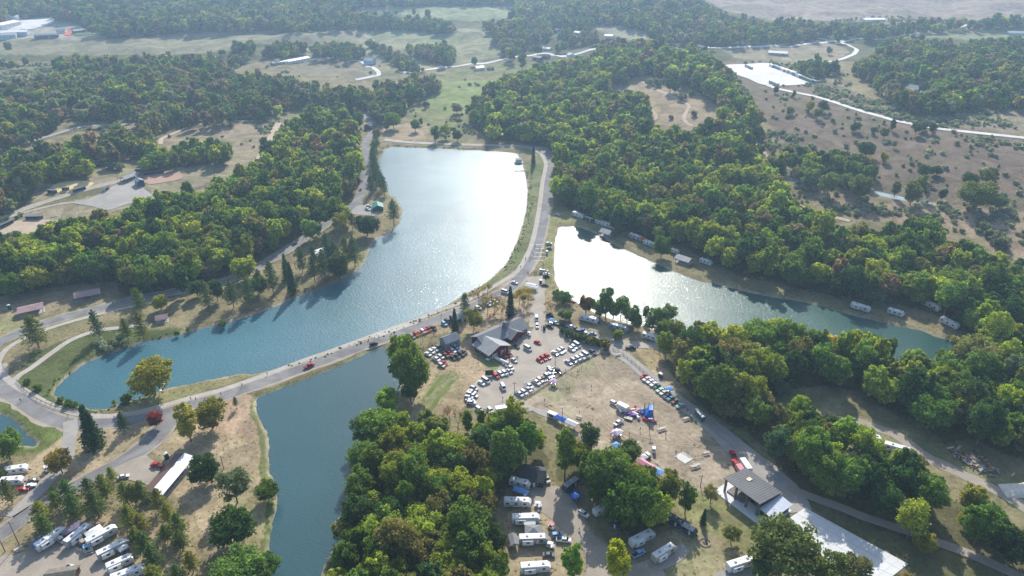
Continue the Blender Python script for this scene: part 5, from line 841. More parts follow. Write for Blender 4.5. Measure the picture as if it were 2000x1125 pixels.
# ---- trailers and motorhomes
RVW = mat('trailer_white', (.72, .72, .70), .4, var=.03, scale=.5); RVG = mat('trailer_grey', (.35, .36, .38), .4, var=.05); RVT = mat('trailer_tan', (.46, .40, .33), .45, var=.05); RVROOF = mat('trailer_roof', (.74, .74, .72), .55, var=.06, scale=.7); RVBLUE = mat('trailer_blue_stripe', (.10, .16, .30), .4, var=0); RVDARK = mat('trailer_dark', (.06, .065, .07), .5, var=.05); AWN = mat('awning_cloth', (.62, .60, .55), .8, var=.05)
def rv_meshes():
    q = {}
    def body(L, W, H, front): 
        hl = L/2; b = MB(); prof = [(-hl, .55), (hl-.35, .55), (hl, 1.1), (hl-.05, H-.9), (hl-front, H-.15), (hl-front-.2, H), (-hl+.15, H), (-hl, H-.2)]; b.prism(prof, -W/2, W/2); return b.mesh('body', RVW)
    for k, L, H, fr in (('long', 10.2, 3.25, .9), ('mid', 8.2, 3.05, .8), ('short', 5.6, 2.75, .7)):
        q[k] = dict(L=L, H=H, body=body(L, 2.5, H, fr), roof=MB().box(-L/2+.25, L/2-fr-.3, -1.15, 1.15, H-.02, H+.05).mesh('roof', RVROOF), stripe=MB().box(-L/2+.1, L/2-.4, -1.262, 1.262, 1.05, 1.3).mesh('stripe', RVBLUE))
    q['ac'] = MB().box(-.45, .45, -.38, .38, 0, .3, taper=.08).mesh('air_conditioner', mat('ac_grey', (.33, .33, .33), .5, var=0)); q['vent'] = MB().box(-.2, .2, -.2, .2, 0, .12).mesh('roof_vent', RVROOF)
    q['win'] = MB().box(-.55, .55, -.03, .03, -.35, .35).mesh('window', DARKG); q['door'] = MB().box(-.36, .36, -.03, .03, -1.0, .85).mesh('door', mat('trailer_door', (.55, .56, .57), .4, var=0))
    q['slide'] = MB().box(-1.9, 1.9, -.4, .4, -.9, 1.05).mesh('slide_out', RVW); q['hitch'] = MB().box(-.1, 1.3, -.08, .08, .5, .62).box(.1, .6, -.25, .25, .6, 1.05).mesh('hitch', BLK)
    q['awn'] = MB().add([(-2.1, 0, 2.6), (2.1, 0, 2.6), (2.1, -2.2, 2.15), (-2.1, -2.2, 2.15), (-2.1, 0, 2.65), (2.1, 0, 2.65), (2.1, -2.2, 2.2), (-2.1, -2.2, 2.2)], [(3, 2, 1, 0), (4, 5, 6, 7), (0, 1, 5, 4), (1, 2, 6, 5), (2, 3, 7, 6), (3, 0, 4, 7)]).mesh('awning', AWN)
    q['wind'] = MB().box(-.04, .04, -1.1, 1.1, -.5, .45).mesh('windscreen', DARKG); return q
RVM = rv_meshes()
def rv(u, v, d, k, label, wall=None, motor=False, slide=True, awning=0, group='trailers and motorhomes', roof=None, side=-1):
    q = {**RVM, **RVM[k]}; x, y, z = P(u, v, 1.8); L, H = q['L'], q['H']; r = empty('motorhome' if motor else 'travel_trailer', (x, y, float(height(x, y))+.14), heading(u, v, *d), 1, label, 'motorhome' if motor else 'trailer', group)
    part('body', q['body'], r, mats=[wall] if wall else None); part('roof', q['roof'], r, mats=[roof] if roof else None); part('stripe', q['stripe'], r, mats=[RVDARK] if wall in (RVG, RVT) else None)
    for ax in ((-.22, .25) if k != 'short' else (0,)): part('air_conditioner', q['ac'], r, (ax*L, 0, H+.04))
    for ax in (-.4, .02): part('roof_vent', q['vent'], r, (ax*L, .5, H+.04))
    for sgn in (-1, 1):
        for wx in ((-.36, -.05, .26) if k != 'short' else (-.25, .2)): part('window', q['win'], r, (wx*L, sgn*1.26, 2.05))
    part('door', q['door'], r, (.13*L, side*1.27, 1.6))
    if slide: s = part('slide_out', q['slide'], r, (-.2*L, side*1.62, 1.75)); part('window', q['win'], s, (0, side*.42, .35))
    if awning: a = part('awning', q['awn'], r, (.12*L, side*1.26, .1)); a.rotation_euler = (0, 0, 0 if side < 0 else math.pi)
    if motor: part('windscreen', q['wind'], r, (L/2+.02, 0, 2.1)); wl = (-.28, .32)
    else: part('hitch', q['hitch'], r, (L/2-.1, 0, 0)); wl = (-.04, -.13)
    for wx in wl:
        for sgn in (-1, 1): part('wheel', BIGWHEEL if motor else WHEEL, r, (wx*L, sgn*1.15, .36))
    return r
R_ = rv
R_(1011,981,(30,1),'long','cream and blue motorhome at the top of the camp row',motor=True,slide=False); R_(1027,1013,(30,-1),'long','longest white trailer with its awning out',awning=1); R_(1042,1053,(30,-1),'long','white trailer below the grey gazebo',side=-1,slide=True,wall=RVG); R_(1046,1108,(30,-2),'long','white trailer at the bottom of the camp row')
R_(1016,943,(28,7),'mid','pale blue trailer at the head of the camp road',slide=False); R_(1116,945,(14,-10),'mid','dark grey trailer under the shade trees',wall=RVDARK,roof=RVG,slide=False); R_(1172,995,(14,-8),'short','small white trailer under the shade trees',slide=False); R_(1202,1022,(12,9),'short','small dark camper in deep shade',wall=RVDARK,roof=RVDARK,slide=False)
R_(1254,1051,(24,-12),'long','silver-white trailer with dark windows beside the camp road'); R_(1297,1079,(24,-15),'long','tan and white motorhome on its own gravel pad',wall=RVT,motor=True); R_(1446,1101,(28,-9),'long','white trailer with slide-out at the lowest right camp pad'); R_(1318,1017,(13,8),'mid','dark trailer in the shade of the feathery tree',wall=RVDARK,roof=RVDARK,slide=False); R_(1346,1034,(11,6),'short','low dark camper beside the fire ring lawn',wall=RVDARK,roof=RVG,slide=False)
R_(100,1052,(26,-17),'long','first trailer of the lower left fan, with a blue canopy behind'); R_(154,1044,(24,-19),'long','second trailer of the lower left fan',wall=RVG); R_(199,1046,(24,-13),'long','third trailer of the lower left fan, whitest'); R_(221,1072,(26,-13),'long','fourth trailer of the lower left fan',wall=RVG); R_(234,1099,(20,-9),'mid','fifth trailer of the lower left fan, shorter'); R_(250,1121,(24,-9),'long','last trailer of the lower left fan, cut by the frame')
R_(32,917,(26,-4),'mid','white trailer in the row at the left edge',slide=False); R_(24,939,(26,-2),'mid','white trailer with porch at the left edge, lower one',slide=False)
R_(1151,623,(30,8),'long','first white trailer between hedge and lake',slide=False); R_(1209,640,(32,9),'long','second white trailer between hedge and lake',slide=False,wall=RVG); R_(1270,657,(26,8),'mid','third white trailer between hedge and lake',slide=False)
for i, (u, v, k, c) in enumerate([(1130,420,'long',None),(1152,429,'mid',RVDARK),(1175,435,'long',None),(1194,441,'mid',None),(1242,463,'long',RVG),(1268,475,'mid',None),(1318,490,'short',None),(1379,511,'mid',None)]): R_(u,v,(14,5),k,('dark' if c == RVDARK else 'grey' if c == RVG else 'white')+' trailer on the east lake shore, '+ORD[i]+' along from the road',c,slide=False,group='trailers on the east lake shore')
for i, (u, v, k) in enumerate([(1681,600,'long'),(1750,610,'mid'),(1820,597,'long'),(1855,631,'long')]): R_(u,v,(26,8) if i < 2 else (24,12),k,'white trailer in the shaded shore camp, '+ORD[i]+' from the left',slide=i == 0,group='trailers in the shaded shore camp')
R_(1702,857,(26,2),'mid','white trailer half covered by the light green tree',slide=False); R_(1754,877,(28,8),'long','white trailer parked beside the dirt track',slide=False)
def box_trailer(u, v, d, L, W, H, m, label, stripe=None, cat='trailer'):
    x, y, z = P(u, v, H*.5); r = empty('box_trailer', (x, y, float(height(x, y))+.14), heading(u, v, *d), 1, label, cat); b = MB(); b.prism([(-L/2, .55), (L/2, .55), (L/2+.25, 1.2), (L/2+.05, H), (-L/2, H)], -W/2, W/2); b.obj('body', r, m)
    MB().box(-L/2+.1, L/2-.1, -W/2+.08, W/2-.08, H, H+.06).obj('roof', r, RVROOF if m is not PAINT['pink'] else m); MB().box(L/2, L/2+1.2, -.06, .06, .5, .6).obj('hitch', r, BLK)
    for wx in (-.15, .1):
        for s in (-1, 1): part('wheel', WHEEL, r, (wx*L, s*(W/2-.1), .36))
    if stripe: MB().box(-L/2+.4, L/2-.4, -W/2-.02, W/2+.02, 1.1, 2.0).obj('side_panel', r, stripe)
    return r
box_trailer(1216,796,(13,7),5.2,2.5,3.0,RVW,'white box trailer on the show field'); box_trailer(1456,910,(6,9),6.5,2.4,2.8,RVW,'white box trailer parked beside the pavilion roof'); box_trailer(1446,918,(7,10),4.5,2.3,2.4,PAINT['pink'],'faded red box trailer behind the red pickup')
box_trailer(980,801,(20,-3),5.6,2.6,3.3,RVW,'white concession trailer with printed blue side at the lot edge',mat('blue_print', (.12, .14, .28), .5, var=.3, scale=3)); box_trailer(141,1112,(10,2),.1,.1,.1,RVW,'x') if False else None
def food_truck(u, v):
    x, y, z = P(u, v, 1.5); r = empty('food_trailer', (x, y, .14), heading(u, v, 12, 5), .85, 'white food trailer with dark serving hatch beside the blue canopy', 'food trailer'); MB().box(-2.6, 2.6, -1.25, 1.25, .5, 3.1, taper=.06).obj('body', r, RVW)
    MB().box(-2.5, 2.5, -1.15, 1.15, 3.1, 3.18).obj('roof', r, RVROOF); MB().box(-1.3, 1.2, -1.29, -1.2, 1.5, 2.5).obj('serving_hatch', r, BLK); MB().box(-1.3, 1.2, -1.65, -1.27, 1.36, 1.42).obj('counter', r, ALU)
    for wx in (-.5, .4):
        for s in (-1, 1): part('wheel', WHEEL, r, (wx, s*1.15, .36))
food_truck(1079, 811)
def golf_cart(u, v, d, label, roof='white', bodyc='white'):
    x, y, z = P(u, v, .8); r = empty('golf_cart', (x, y, float(height(x, y))+.15), heading(u, v, *d), 1.15, label, 'golf cart', 'golf carts'); b = MB(); b.prism([(-1.2, .3), (1.15, .3), (1.25, .6), (1.0, .95), (.55, .8), (.5, .42), (-.2, .42), (-.25, .75), (-1.2, .8)], -.58, .58); part('body', b.mesh('body', PAINT[bodyc]), r)
    MB().box(-.45, .1, -.52, .52, .72, .85).box(-.55, -.42, -.52, .52, .8, 1.3).obj('seat', r, BLK); MB().box(-1.0, .85, -.62, .62, 1.82, 1.9, taper=.05).obj('roof', r, PAINT[roof]); q = MB()
    for a in (-.85, .7):
        for s in (-.52, .52): q.tube((a, s, .7), (a*.95, s, 1.84), .03, .03, 4)
    q.obj('roof_frame', r, BLK)
    for wx in (-.8, .85):
        for s in (-1, 1): part('wheel', SMALLWHEEL, r, (wx, s*.5, .2))
for a in [(1051,987,(9,1),'white golf cart beside the blue and cream motorhome'),(1077,1029,(7,6),'pink roofed golf cart on the camp grass','pink'),(1075,1066,(8,2),'white golf cart behind the parked grey car'),(1033,653,(6,5),'white cart by the lodge terrace'),(1063,641,(1,7),'dark utility cart next to the black pickup','black','black'),(1144,653,(5,7),'cream cart between the parked pickups','cream','cream'),(1068,494,(1,8),'tall white cart on the verge of the east lake'),(1056,530,(2,6),'white cart at the head of the parked row'),(1056,551,(1,6),'dark cart on the gravel drive','white','black'),(1290,734,(6,6),'white and navy cart driving on the gravel drive','white','navy'),(1277,880,(1,7),'white cart alone on the field near the court'),(1265,891,(7,5),'white roofed utility cart beside the pink canopies','white','black'),(1206,845,(7,3),'cart parked under the white canopy group','white','maroon'),(120,1056,(7,5),'grey cart between the trailers of the lower left fan','silver'),(91,917,(5,6),'small white cart beside the left edge trailers'),(163,1062,(5,4),'blue cart in front of the third fan trailer','tan','lightblue'),(171,1072,(7,-3),'pale blue step platform cart in the trailer fan','lightblue')]: golf_cart(*a)
# ---- canopies, tents, tables
def canopy(u, v, d, W, L, m, label, h=2.3, peak=.8, cat='canopy'):
    x, y, z = P(u, v, h+.3); r = empty('canopy', (x, y, float(height(x, y))+.12), heading(u, v, *d), 1, label, cat, 'canopies'); a, b = L/2, W/2
    if L > W*1.4: q = MB().add([(-a, -b, h), (a, -b, h), (a, b, h), (-a, b, h), (-a, 0, h+peak), (a, 0, h+peak), (-a, -b, h-.3), (a, -b, h-.3), (a, b, h-.3), (-a, b, h-.3)], [(0, 1, 5, 4), (2, 3, 4, 5), (1, 2, 5), (3, 0, 4), (6, 7, 1, 0), (7, 8, 2, 1), (8, 9, 3, 2), (9, 6, 0, 3)])
    else: q = MB().add([(-a, -b, h), (a, -b, h), (a, b, h), (-a, b, h), (0, 0, h+peak), (-a, -b, h-.3), (a, -b, h-.3), (a, b, h-.3), (-a, b, h-.3)], [(0, 1, 4), (1, 2, 4), (2, 3, 4), (3, 0, 4), (5, 6, 1, 0), (6, 7, 2, 1), (7, 8, 3, 2), (8, 5, 0, 3)])
    q.obj('roof', r, m)
    for sx in (-1, 1):
        for sy in (-1, 1): MB().tube((sx*(a-.08), sy*(b-.08), 0), (sx*(a-.08), sy*(b-.08), h), .04, .04, 4).obj('leg', r, STEEL)
    MB().box(-a*.6, a*.6, -.35, .35, .72, .76).box(-a*.5, -a*.45, -.3, .3, 0, .72).box(a*.45, a*.5, -.3, .3, 0, .72).obj('table', r, ALU); return r
CB = mat('blue_cloth', (.05, .14, .50), .75, var=.08); CW = mat('white_cloth', (.74, .74, .72), .75, var=.04); CP_ = mat('pink_cloth', (.62, .28, .34), .75, var=.08); CL = mat('light_blue_cloth', (.16, .34, .66), .75, var=.06); CG = mat('grey_cloth', (.20, .21, .22), .8, var=.08); CPP = mat('mauve_cloth', (.55, .36, .55), .75, var=.08)
canopy(1096,816,(14,6),3.2,5.2,CB,'royal blue canopy beside the food trailer'); canopy(1117,825,(16,7),3.2,5.6,CW,'long white canopy in the vendor row'); canopy(1148,835,(12,6),3,4,CW,'white peaked canopy half under the trees'); canopy(1204,868,(6,4),3,3,CL,'bright blue canopy at the end of the vendor row'); canopy(1196,877,(6,3),2.5,3,CW,'small white canopy below the bright blue one')
canopy(1202,844,(8,3),3,3.5,CPP,'mauve canopy over the white cart'); canopy(1210,842,(5,3),2.6,2.6,CW,'small white canopy next to the mauve one'); canopy(1264,907,(13,8),3.4,8,CP_,'long faded pink canopy at the field corner'); canopy(1285,919,(7,4),3.2,4.2,CL,'pale blue canopy joined to the long pink one'); canopy(1258,891,(6,5),2.6,2.6,CW,'white canopy beside the pink one')
canopy(1081,743,(8,3),3.2,3.4,CPP,'pink-mauve canopy on the rail fence'); canopy(1308,758,(8,5),3,3.2,CL,'blue canopy between vintage cars and drive'); canopy(1077,624,(6,3),3,3,CL,'blue canopy at the hedge end'); canopy(1037,556,(10,2),4,6.5,CW,'white canopy at the road junction'); canopy(1045,560,(6,2),3,3,CW,'small white canopy at the road junction')
canopy(141,1029,(16,-9),3.4,6,mat('plum_cloth', (.25,.20,.26), .8),'plum coloured canopy between the first two fan trailers'); canopy(183,1037,(14,-8),4,5.5,CW,'white canopy between the second and third fan trailers'); canopy(82,1052,(18,-13),3,7,CB,'dark blue canopy behind the first fan trailer'); canopy(1042,1035,(20,0),5.2,6.2,CG,'grey gazebo roof between two white trailers',2.5,1.2,'gazebo'); canopy(1123,967,(8,5),2.8,3,CB,'blue pop-up canopy under the shade trees'); canopy(240,1068,(10,-6),2.6,3.2,CW,'white canopy at the rear of the fourth fan trailer'); canopy(1003,1053,(2,8),3,5,CG,'small grey shelter at the wood edge'); canopy(1018,957,(14,5),2.6,6,CL,'blue awning canopy below the top camp trailer'); canopy(1189,455,(6,3),3,3.4,CB,'blue canopy at the shore shelter')
def picnic_table(u, v, rz, label, s=1.2):
    x, y, z = P(u, v, .5); r = empty('picnic_table', (x, y, float(height(x, y))+.05), rz, s, label, 'picnic table', 'picnic tables'); m = mat('weathered_boards', (.50, .45, .38), .85, var=.15, scale=2)
    for i in range(4): part('plank', PT_TOP, r, (0, -.3+.2*i, .75))
    for sy in (-.75, .75): part('seat', PT_SEAT, r, (0, sy, .44))
    for sx in (-.7, .7): q = MB(); q.tube((sx, -.8, 0), (sx, -.25, .74), .05, .05, 4); q.tube((sx, .8, 0), (sx, .25, .74), .05, .05, 4); q.obj('leg', r, m)
_wm = mat('weathered_boards', (.50, .45, .38), .85, var=.15, scale=2); PT_TOP = MB().box(-1.1, 1.1, -.09, .09, 0, .05).mesh('plank', _wm); PT_SEAT = MB().box(-1.1, 1.1, -.14, .14, 0, .05).mesh('seat', _wm)
for u, v, a, l in [(1243,866,.4,'picnic table standing alone between vendor row and court'),(1380,885,.3,'picnic table to the upper right of the concrete court'),(1340,818,.4,'picnic table near the end of the vintage car row'),(1130,814,-.5,'picnic table near the blue vendor canopy'),(1290,839,.5,'long table in the middle of the field'),(1296,837,.5,'second table end to end with the long field table'),(1355,912,.2,'table below the concrete court'),(1362,909,.2,'bench table just below the concrete court'),(1207,693,.3,'white table inside the fence corner'),(995,662,.4,'table on the lodge terrace, upper left'),(999,665,.4,'table on the lodge terrace, lower left'),(1003,660,.4,'table on the lodge terrace, middle'),(1008,661,.4,'table on the lodge terrace, right end'),(174,1078,.5,'picnic table in front of the trailer fan'),(37,1072,.9,'picnic table by the leaning pole')]: picnic_table(u, v, a, l)
# ---- bounce house
def bounce_house(u, v):
    x, y, z = P(u, v, 0); r = empty('bounce_house', (x, y, .12), -.2, 1, 'half inflated bounce house with blue slide in bright colours', 'bounce house'); cs = {'blue': (.02,.16,.62), 'yellow': (.75,.55,.05), 'red': (.62,.05,.06), 'purple': (.22,.07,.42), 'white': (.75,.75,.75), 'lightblue': (.30,.48,.75)}
    M_ = {k: mat('vinyl_'+k, c, .45, var=.05) for k, c in cs.items()}
    MB().add([(3, -2.4, 0), (7, -2.6, 0), (7, 2.4, 0), (3, 2.2, 0), (5.2, -2, 4.8), (6.8, -2.2, 5.2), (6.8, 2, 5.2), (5, 1.8, 4.6)], [(4, 5, 6, 7), (0, 1, 5, 4), (1, 2, 6, 5), (2, 3, 7, 6), (3, 0, 4, 7)]).obj('slide', r, M_['blue'])
    rg = random.Random(5)
    for i, (a, b, c) in enumerate([(-6, 1, 'yellow'), (-5, -1.5, 'purple'), (-3.4, 1.6, 'white'), (-2.6, -1.8, 'purple'), (-1.2, .6, 'pink'), (0, 2.6, 'lightblue'), (.6, -1.2, 'white'), (1.6, 2.2, 'lightblue'), (2.2, .4, 'purple'), (-1.6, 3.2, 'red'), (-4.2, .2, 'yellow'), (1.2, -3.2, 'white'), (5, -4, 'red'), (6.5, -3.6, 'pink'), (-6.5, -.4, 'white')]):
        L = rg.uniform(1.6, 2.9); q = MB(); an = rg.uniform(0, 3); q.tube((a, b, .55), (a+math.cos(an)*L, b+math.sin(an)*L, rg.uniform(.5, 1.4)), rg.uniform(.5, .8), rg.uniform(.35, .7), 9); q.obj('tube', r, M_.get(c) or CP_)
    for i, (a, b) in enumerate([(3.2, 2.4), (5, 2.8), (6.9, 2.6)]): MB().tube((a, b, 0), (a, b, 4.6+i*.4), .35, .3, 8).tube((a, b, 4.6+i*.4), (a, b, 5.5+i*.4), .3, .04, 8).obj('tower', r, M_['yellow' if i != 1 else 'white'])
bounce_house(1243, 810)
bt = empty('utility_trailer', (*P(1227,819)[:2], .14), heading(1227, 819, 10, 3), 1, 'low flat trailer between pickup and bounce house', 'trailer'); MB().box(-1.8, 1.8, -.9, .9, .55, .7).obj('deck', bt, _wm); MB().box(1.8, 2.8, -.05, .05, .5, .6).obj('hitch', bt, BLK)
for s in (-1, 1): part('wheel', WHEEL, bt, (0, s*1.0, .34))
def toilet(u, v, label, m):
    x, y, z = P(u, v, 1.1); r = empty('portable_toilet', (x, y, .14), heading(u, v, 7, 8), 1.25, label, 'portable toilet', 'portable toilets'); MB().box(-.6, .6, -.6, .6, 0, 2.1, taper=.03).obj('cabin', r, m); MB().add([(-.62, -.62, 2.1), (.62, -.62, 2.1), (.62, .62, 2.1), (-.62, .62, 2.1), (-.5, 0, 2.4), (.5, 0, 2.4)], [(0, 1, 5, 4), (2, 3, 4, 5), (1, 2, 5), (3, 0, 4), (3, 2, 1, 0)]).obj('roof', r, CW); MB().box(-.36, .36, -.63, -.6, .1, 1.95).obj('door', r, mat('toilet_door', (.10, .22, .20), .5, var=0))
tg = mat('toilet_green', (.02, .10, .09), .5, var=.04)
for i, (u, v) in enumerate([(1361,806),(1364,810),(1368,814),(1372,819)]): toilet(u, v, 'dark green portable toilet beside the drive, '+ORD[i]+' from the top', tg)
toilet(325, 892, 'white topped dark outhouse beside the red pickup', tg); toilet(18, 601, 'small white topped box beside the upper left shelter', tg)
# tank, board
r = empty('propane_tank', (*P(980,706,.8)[:2], .14), heading(980, 706, 13, 6), 1, 'long white propane tank beside the lot', 'tank'); MB().tube((-4, 0, 1.2), (4, 0, 1.2), .75, .75, 14).tube((-4.4, 0, 1.2), (-4, 0, 1.2), .4, .75, 14).tube((4, 0, 1.2), (4.4, 0, 1.2), .75, .4, 14).obj('vessel', r, CW); MB().box(-2.6, -2.2, -.5, .5, 0, .7).box(2.2, 2.6, -.5, .5, 0, .7).obj('support', r, CONC)
r = empty('notice_board', (*P(956,735,0)[:2], .1), .05, 1, 'dark square board standing on the dirt west of the red suv', 'notice board'); MB().box(-2, 2, -.08, .08, .4, 3.4).obj('panel', r, mat('dark_board', (.06, .055, .05), .8)); [MB().tube((s, 0, 0), (s, 0, 3.5), .08, .08, 5).obj('post', r, _wm) for s in (-1.9, 1.9)]
r = empty('fire_ring', (*P(1377,1060)[:2], .05), 0, 1, 'round stone fire ring on the camp lawn', 'fire ring')
STB = MB().box(-.32, .32, -.2, .2, 0, .35, taper=.05).mesh('stone', mat('ring_stone', (.34, .28, .24), .9))
for i in range(14): an = i*.4488; part('stone', STB, r, (1.9*math.cos(an), 1.9*math.sin(an), 0), (0, 0, an+1.57))
MB().tube((0, 0, 0), (0, 0, .15), .8, .7, 10).obj('ash_heap', r, BLK)
# ------------------------------------------------------------------ buildings
ROOFG = mat('grey_metal_roof', (.20, .21, .22), .65, .05, var=.06, scale=.25); ROOFL = mat('light_metal_roof', (.31, .315, .32), .6, .05, var=.05, scale=.25); REDW = mat('dark_red_siding', (.14, .02, .02), .8, var=.12); BRW = mat('brown_siding', (.10, .055, .04), .8, var=.15); STN = mat('chimney_stone', (.16, .145, .13), .9, var=.3, scale=1.5); WOODW = mat('grey_timber', (.20, .18, .16), .8, var=.15); RROOF = mat('pale_red_roof', (.40, .27, .25), .6, var=.08, scale=.4); WROOF = mat('white_roof', (.74, .73, .71), .5, var=.04); GROOF = mat('green_roof', (.05, .20, .17), .5, var=.06); DROOF = mat('dark_shingle', (.055, .058, .062), .85, var=.15, scale=1)
WHITEW = mat('white_siding', (.66, .66, .64), .6, var=.04); BLUEW = mat('blue_barn_metal', (.42, .52, .60), .5, var=.05); TRIM = mat('white_trim', (.70, .70, .68), .5, var=0)
def gable(b, L, W, h, rise, over=.6, t=.16, x0=0, two=False):
    """a two sided roof along x, open beneath"""
    a = L/2+over; w = W/2+over; dz = rise*over/(W/2); 
    for s in (-1, 1): b.add([(x0-a, 0, h+rise), (x0+a, 0, h+rise), (x0+a, s*w, h-dz), (x0-a, s*w, h-dz), (x0-a, 0, h+rise+t), (x0+a, 0, h+rise+t), (x0+a, s*w, h-dz+t), (x0-a, s*w, h-dz+t)], [(0, 1, 2, 3), (7, 6, 5, 4), (0, 4, 5, 1), (1, 5, 6, 2), (2, 6, 7, 3), (3, 7, 4, 0)] if s < 0 else [(3, 2, 1, 0), (4, 5, 6, 7), (1, 5, 4, 0), (2, 6, 5, 1), (3, 7, 6, 2), (0, 4, 7, 3)], 1 if two and s > 0 else 0)
    return b
SEAM = {}
def seams(r, parent, L, W, h, rise, over, m, step=1.5):
    if len(parent.data.materials) > 1: return
    """raised seams of a metal roof, one part each"""
    w = W/2+over; dz = rise*over/(W/2); n = int((L+2*over)/step); key = (round(W, 1), round(rise, 1))
    if key not in SEAM:
        b = MB(); b.add([(-.05, 0, rise+.2), (.05, 0, rise+.2), (.05, w, .2-dz), (-.05, w, .2-dz), (-.05, 0, rise+.28), (.05, 0, rise+.28), (.05, w, .28-dz), (-.05, w, .28-dz)], [(0, 1, 2, 3), (7, 6, 5, 4), (0, 4, 5, 1), (1, 5, 6, 2), (2, 6, 7, 3), (3, 7, 4, 0)]); SEAM[key] = b.mesh('roof_seam', m)
    for i in range(n+1):
        x = -L/2-over+.08+i*(L+2*over-.16)/n
        for s in (0, math.pi): part('roof_seam', SEAM[key], parent, (x, 0, h-.06), (0, 0, s))
def house(u, v, d, L, W, h, rise, wall, roof, label, name='house', cat='house', wins=2, over=.5, seam=0, chim=False, lift=0, group=None, door=True):
    x, y, z = P(u, v, h+rise*.5); r = empty(name, (x, y, float(height(x, y))+lift-.1), heading(u, v, *d), 1, label, cat, group); b = MB(); b.box(-L/2, L/2, -W/2, W/2, 0, h); b.add([(-L/2, -W/2, h), (-L/2, W/2, h), (-L/2, 0, h+rise-.05), (L/2, -W/2, h), (L/2, W/2, h), (L/2, 0, h+rise-.05)], [(0, 2, 1), (3, 4, 5)]); b.obj('wall', r, wall)
    rf = gable(MB(), L, W, h, rise, over).obj('roof', r, roof)
    if seam: seams(r, rf, L, W, h, rise, over, roof, seam)
    wm = MB().box(-.6, .6, -.04, .04, -.55, .55).mesh('window', DARKG); fm = MB().box(-.72, .72, -.025, .025, -.67, .67).mesh('frame', TRIM)
    for s in (-1, 1):
        for i in range(wins): w_ = part('window', wm, r, (-L/2+(i+.7)*L/(wins+.4), s*(W/2+.02), h*.58)); part('frame', fm, w_, (0, -s*.012, 0))
    if door: MB().box(-.5, .5, -.05, .05, 0, 2.1).obj('door', r, TRIM).location = (L*.12, -W/2-.02, .05)
    if chim: c = MB().box(-.6, .6, -.5, .5, h, h+rise+1.3).obj('chimney', rf, STN); c.location = (L*.2, 0, 0)
    return r
# the lodge: long rear roof and a front wing at an angle
lx, ly, lz = P(985, 645, 4); lr = empty('lodge', (P(975, 650, 4.5)[0], P(975, 650, 4.5)[1], 0), 0, 1, 'large dark red lodge with two grey metal roofs and a stone chimney', 'lodge')
def wing(u, v, d, L, W, h, rise, roof, seam=1.6):
    x, y, z = P(u, v, h+rise*.6); an = heading(u, v, *d); M = Matrix.Translation((x-lr.location.x, y-lr.location.y, 0)) @ Matrix.Rotation(an, 4, 'Z'); b = MB(); b.box(-L/2, L/2, -W/2, W/2, -.1, h); b.add([(-L/2, -W/2, h), (-L/2, W/2, h), (-L/2, 0, h+rise-.05), (L/2, -W/2, h), (L/2, W/2, h), (L/2, 0, h+rise-.05)], [(0, 2, 1), (3, 4, 5)]); o = b.obj('wall', lr, REDW); o.matrix_local = M
    rf = gable(MB(), L, W, h, rise, 1.1).obj('roof', lr, roof); rf.matrix_local = M; seams(lr, rf, L, W, h, rise, 1.1, roof, seam); return o, rf, M
w1, rf1, M1 = wing(960, 668, (-30, -19), 11.5, 12.5, 3.6, 2.6, ROOFL); w2, rf2, M2 = wing(976, 642, (62, -27), 28, 11, 3.9, 2.8, ROOFG)
w3, rf3, M3 = wing(994, 643, (-22, -10), 10, 8, 3.5, 2.2, ROOFG)
ch = MB().box(-1.3, 1.3, -1.0, 1.0, 0, 9.2, taper=.25).box(-1.2, 1.2, -.9, .9, 9.2, 9.5).obj('chimney', lr, STN); cx_ = P(985, 659, 0); ch.location = (cx_[0]-lr.location.x, cx_[1]-lr.location.y, 0)
_wn = MB().box(-.7, .7, -.05, .05, -.8, .8).mesh('window', DARKG); _fr = MB().box(-.85, .85, -.03, .03, -.95, .95).mesh('frame', TRIM)
for i in range(6):
    for s in (-1, 1): o = part('window', _wn, lr); o.matrix_local = M2 @ Matrix.Translation((-12+i*4.8, s*5.53, 2.1)); part('frame', _fr, o, (0, -s*.012, 0))
for i in range(4):
    for s in (-1, 1): o = part('window', _wn, lr); o.matrix_local = M1 @ Matrix.Translation((-4.2+i*2.7, s*6.28, 2.0)); part('frame', _fr, o, (0, -s*.012, 0))
for i in range(5): o = part('post', MB().box(-.12, .12, -.12, .12, 0, 3.6).mesh('post', TRIM), lr); o.matrix_local = M1 @ Matrix.Translation((-7.4, -5.4+i*2.7, 0))
d_ = MB().box(-.06, .06, -.9, .9, 0, 2.3).mesh('door', TRIM)
for yy in (-2.2, 2.8): o = part('door', d_, lr); o.matrix_local = M1 @ Matrix.Translation((-5.79, yy, 0))
house(878, 657, (16, -6), 8, 6.5, 4.6, 2.0, mat('grey_siding', (.20, .24, .25), .8), mat('grey_cabin_roof', (.19, .22, .24), .7, var=.08), 'two storey grey cabin under the dark spruce', 'cabin', 'cabin')
house(895, 614, (20, -6), 8, 6, 2.8, 1.4, BRW, ROOFG, 'small grey roofed hut beside the dam road', 'hut', 'hut')
house(737, 399, (2, 9), 8.5, 7.5, 3, 1.8, mat('dark_green_siding', (.03, .07, .06), .8), GROOF, 'green roofed hut on the lake point', 'hut', 'hut', 1)
house(721, 242, (12, -6), 9, 7, 4, 2, BRW, DROOF, 'dark brown shed at the lake head', 'shed', 'shed', 1)
house(1042, 920, (24, 4), 9, 8, 3.2, 2, mat('charcoal_siding', (.035, .035, .04), .8), DROOF, 'charcoal cabin with white framed windows at the head of the camp', 'cabin', 'cabin', 2)
house(118, 1120, (26, -4), 9, 6, 2.6, 1.3, BRW, mat('brown_shingle', (.16, .145, .12), .85), 'brown roofed shed at the lower frame edge', 'shed', 'shed', 1)
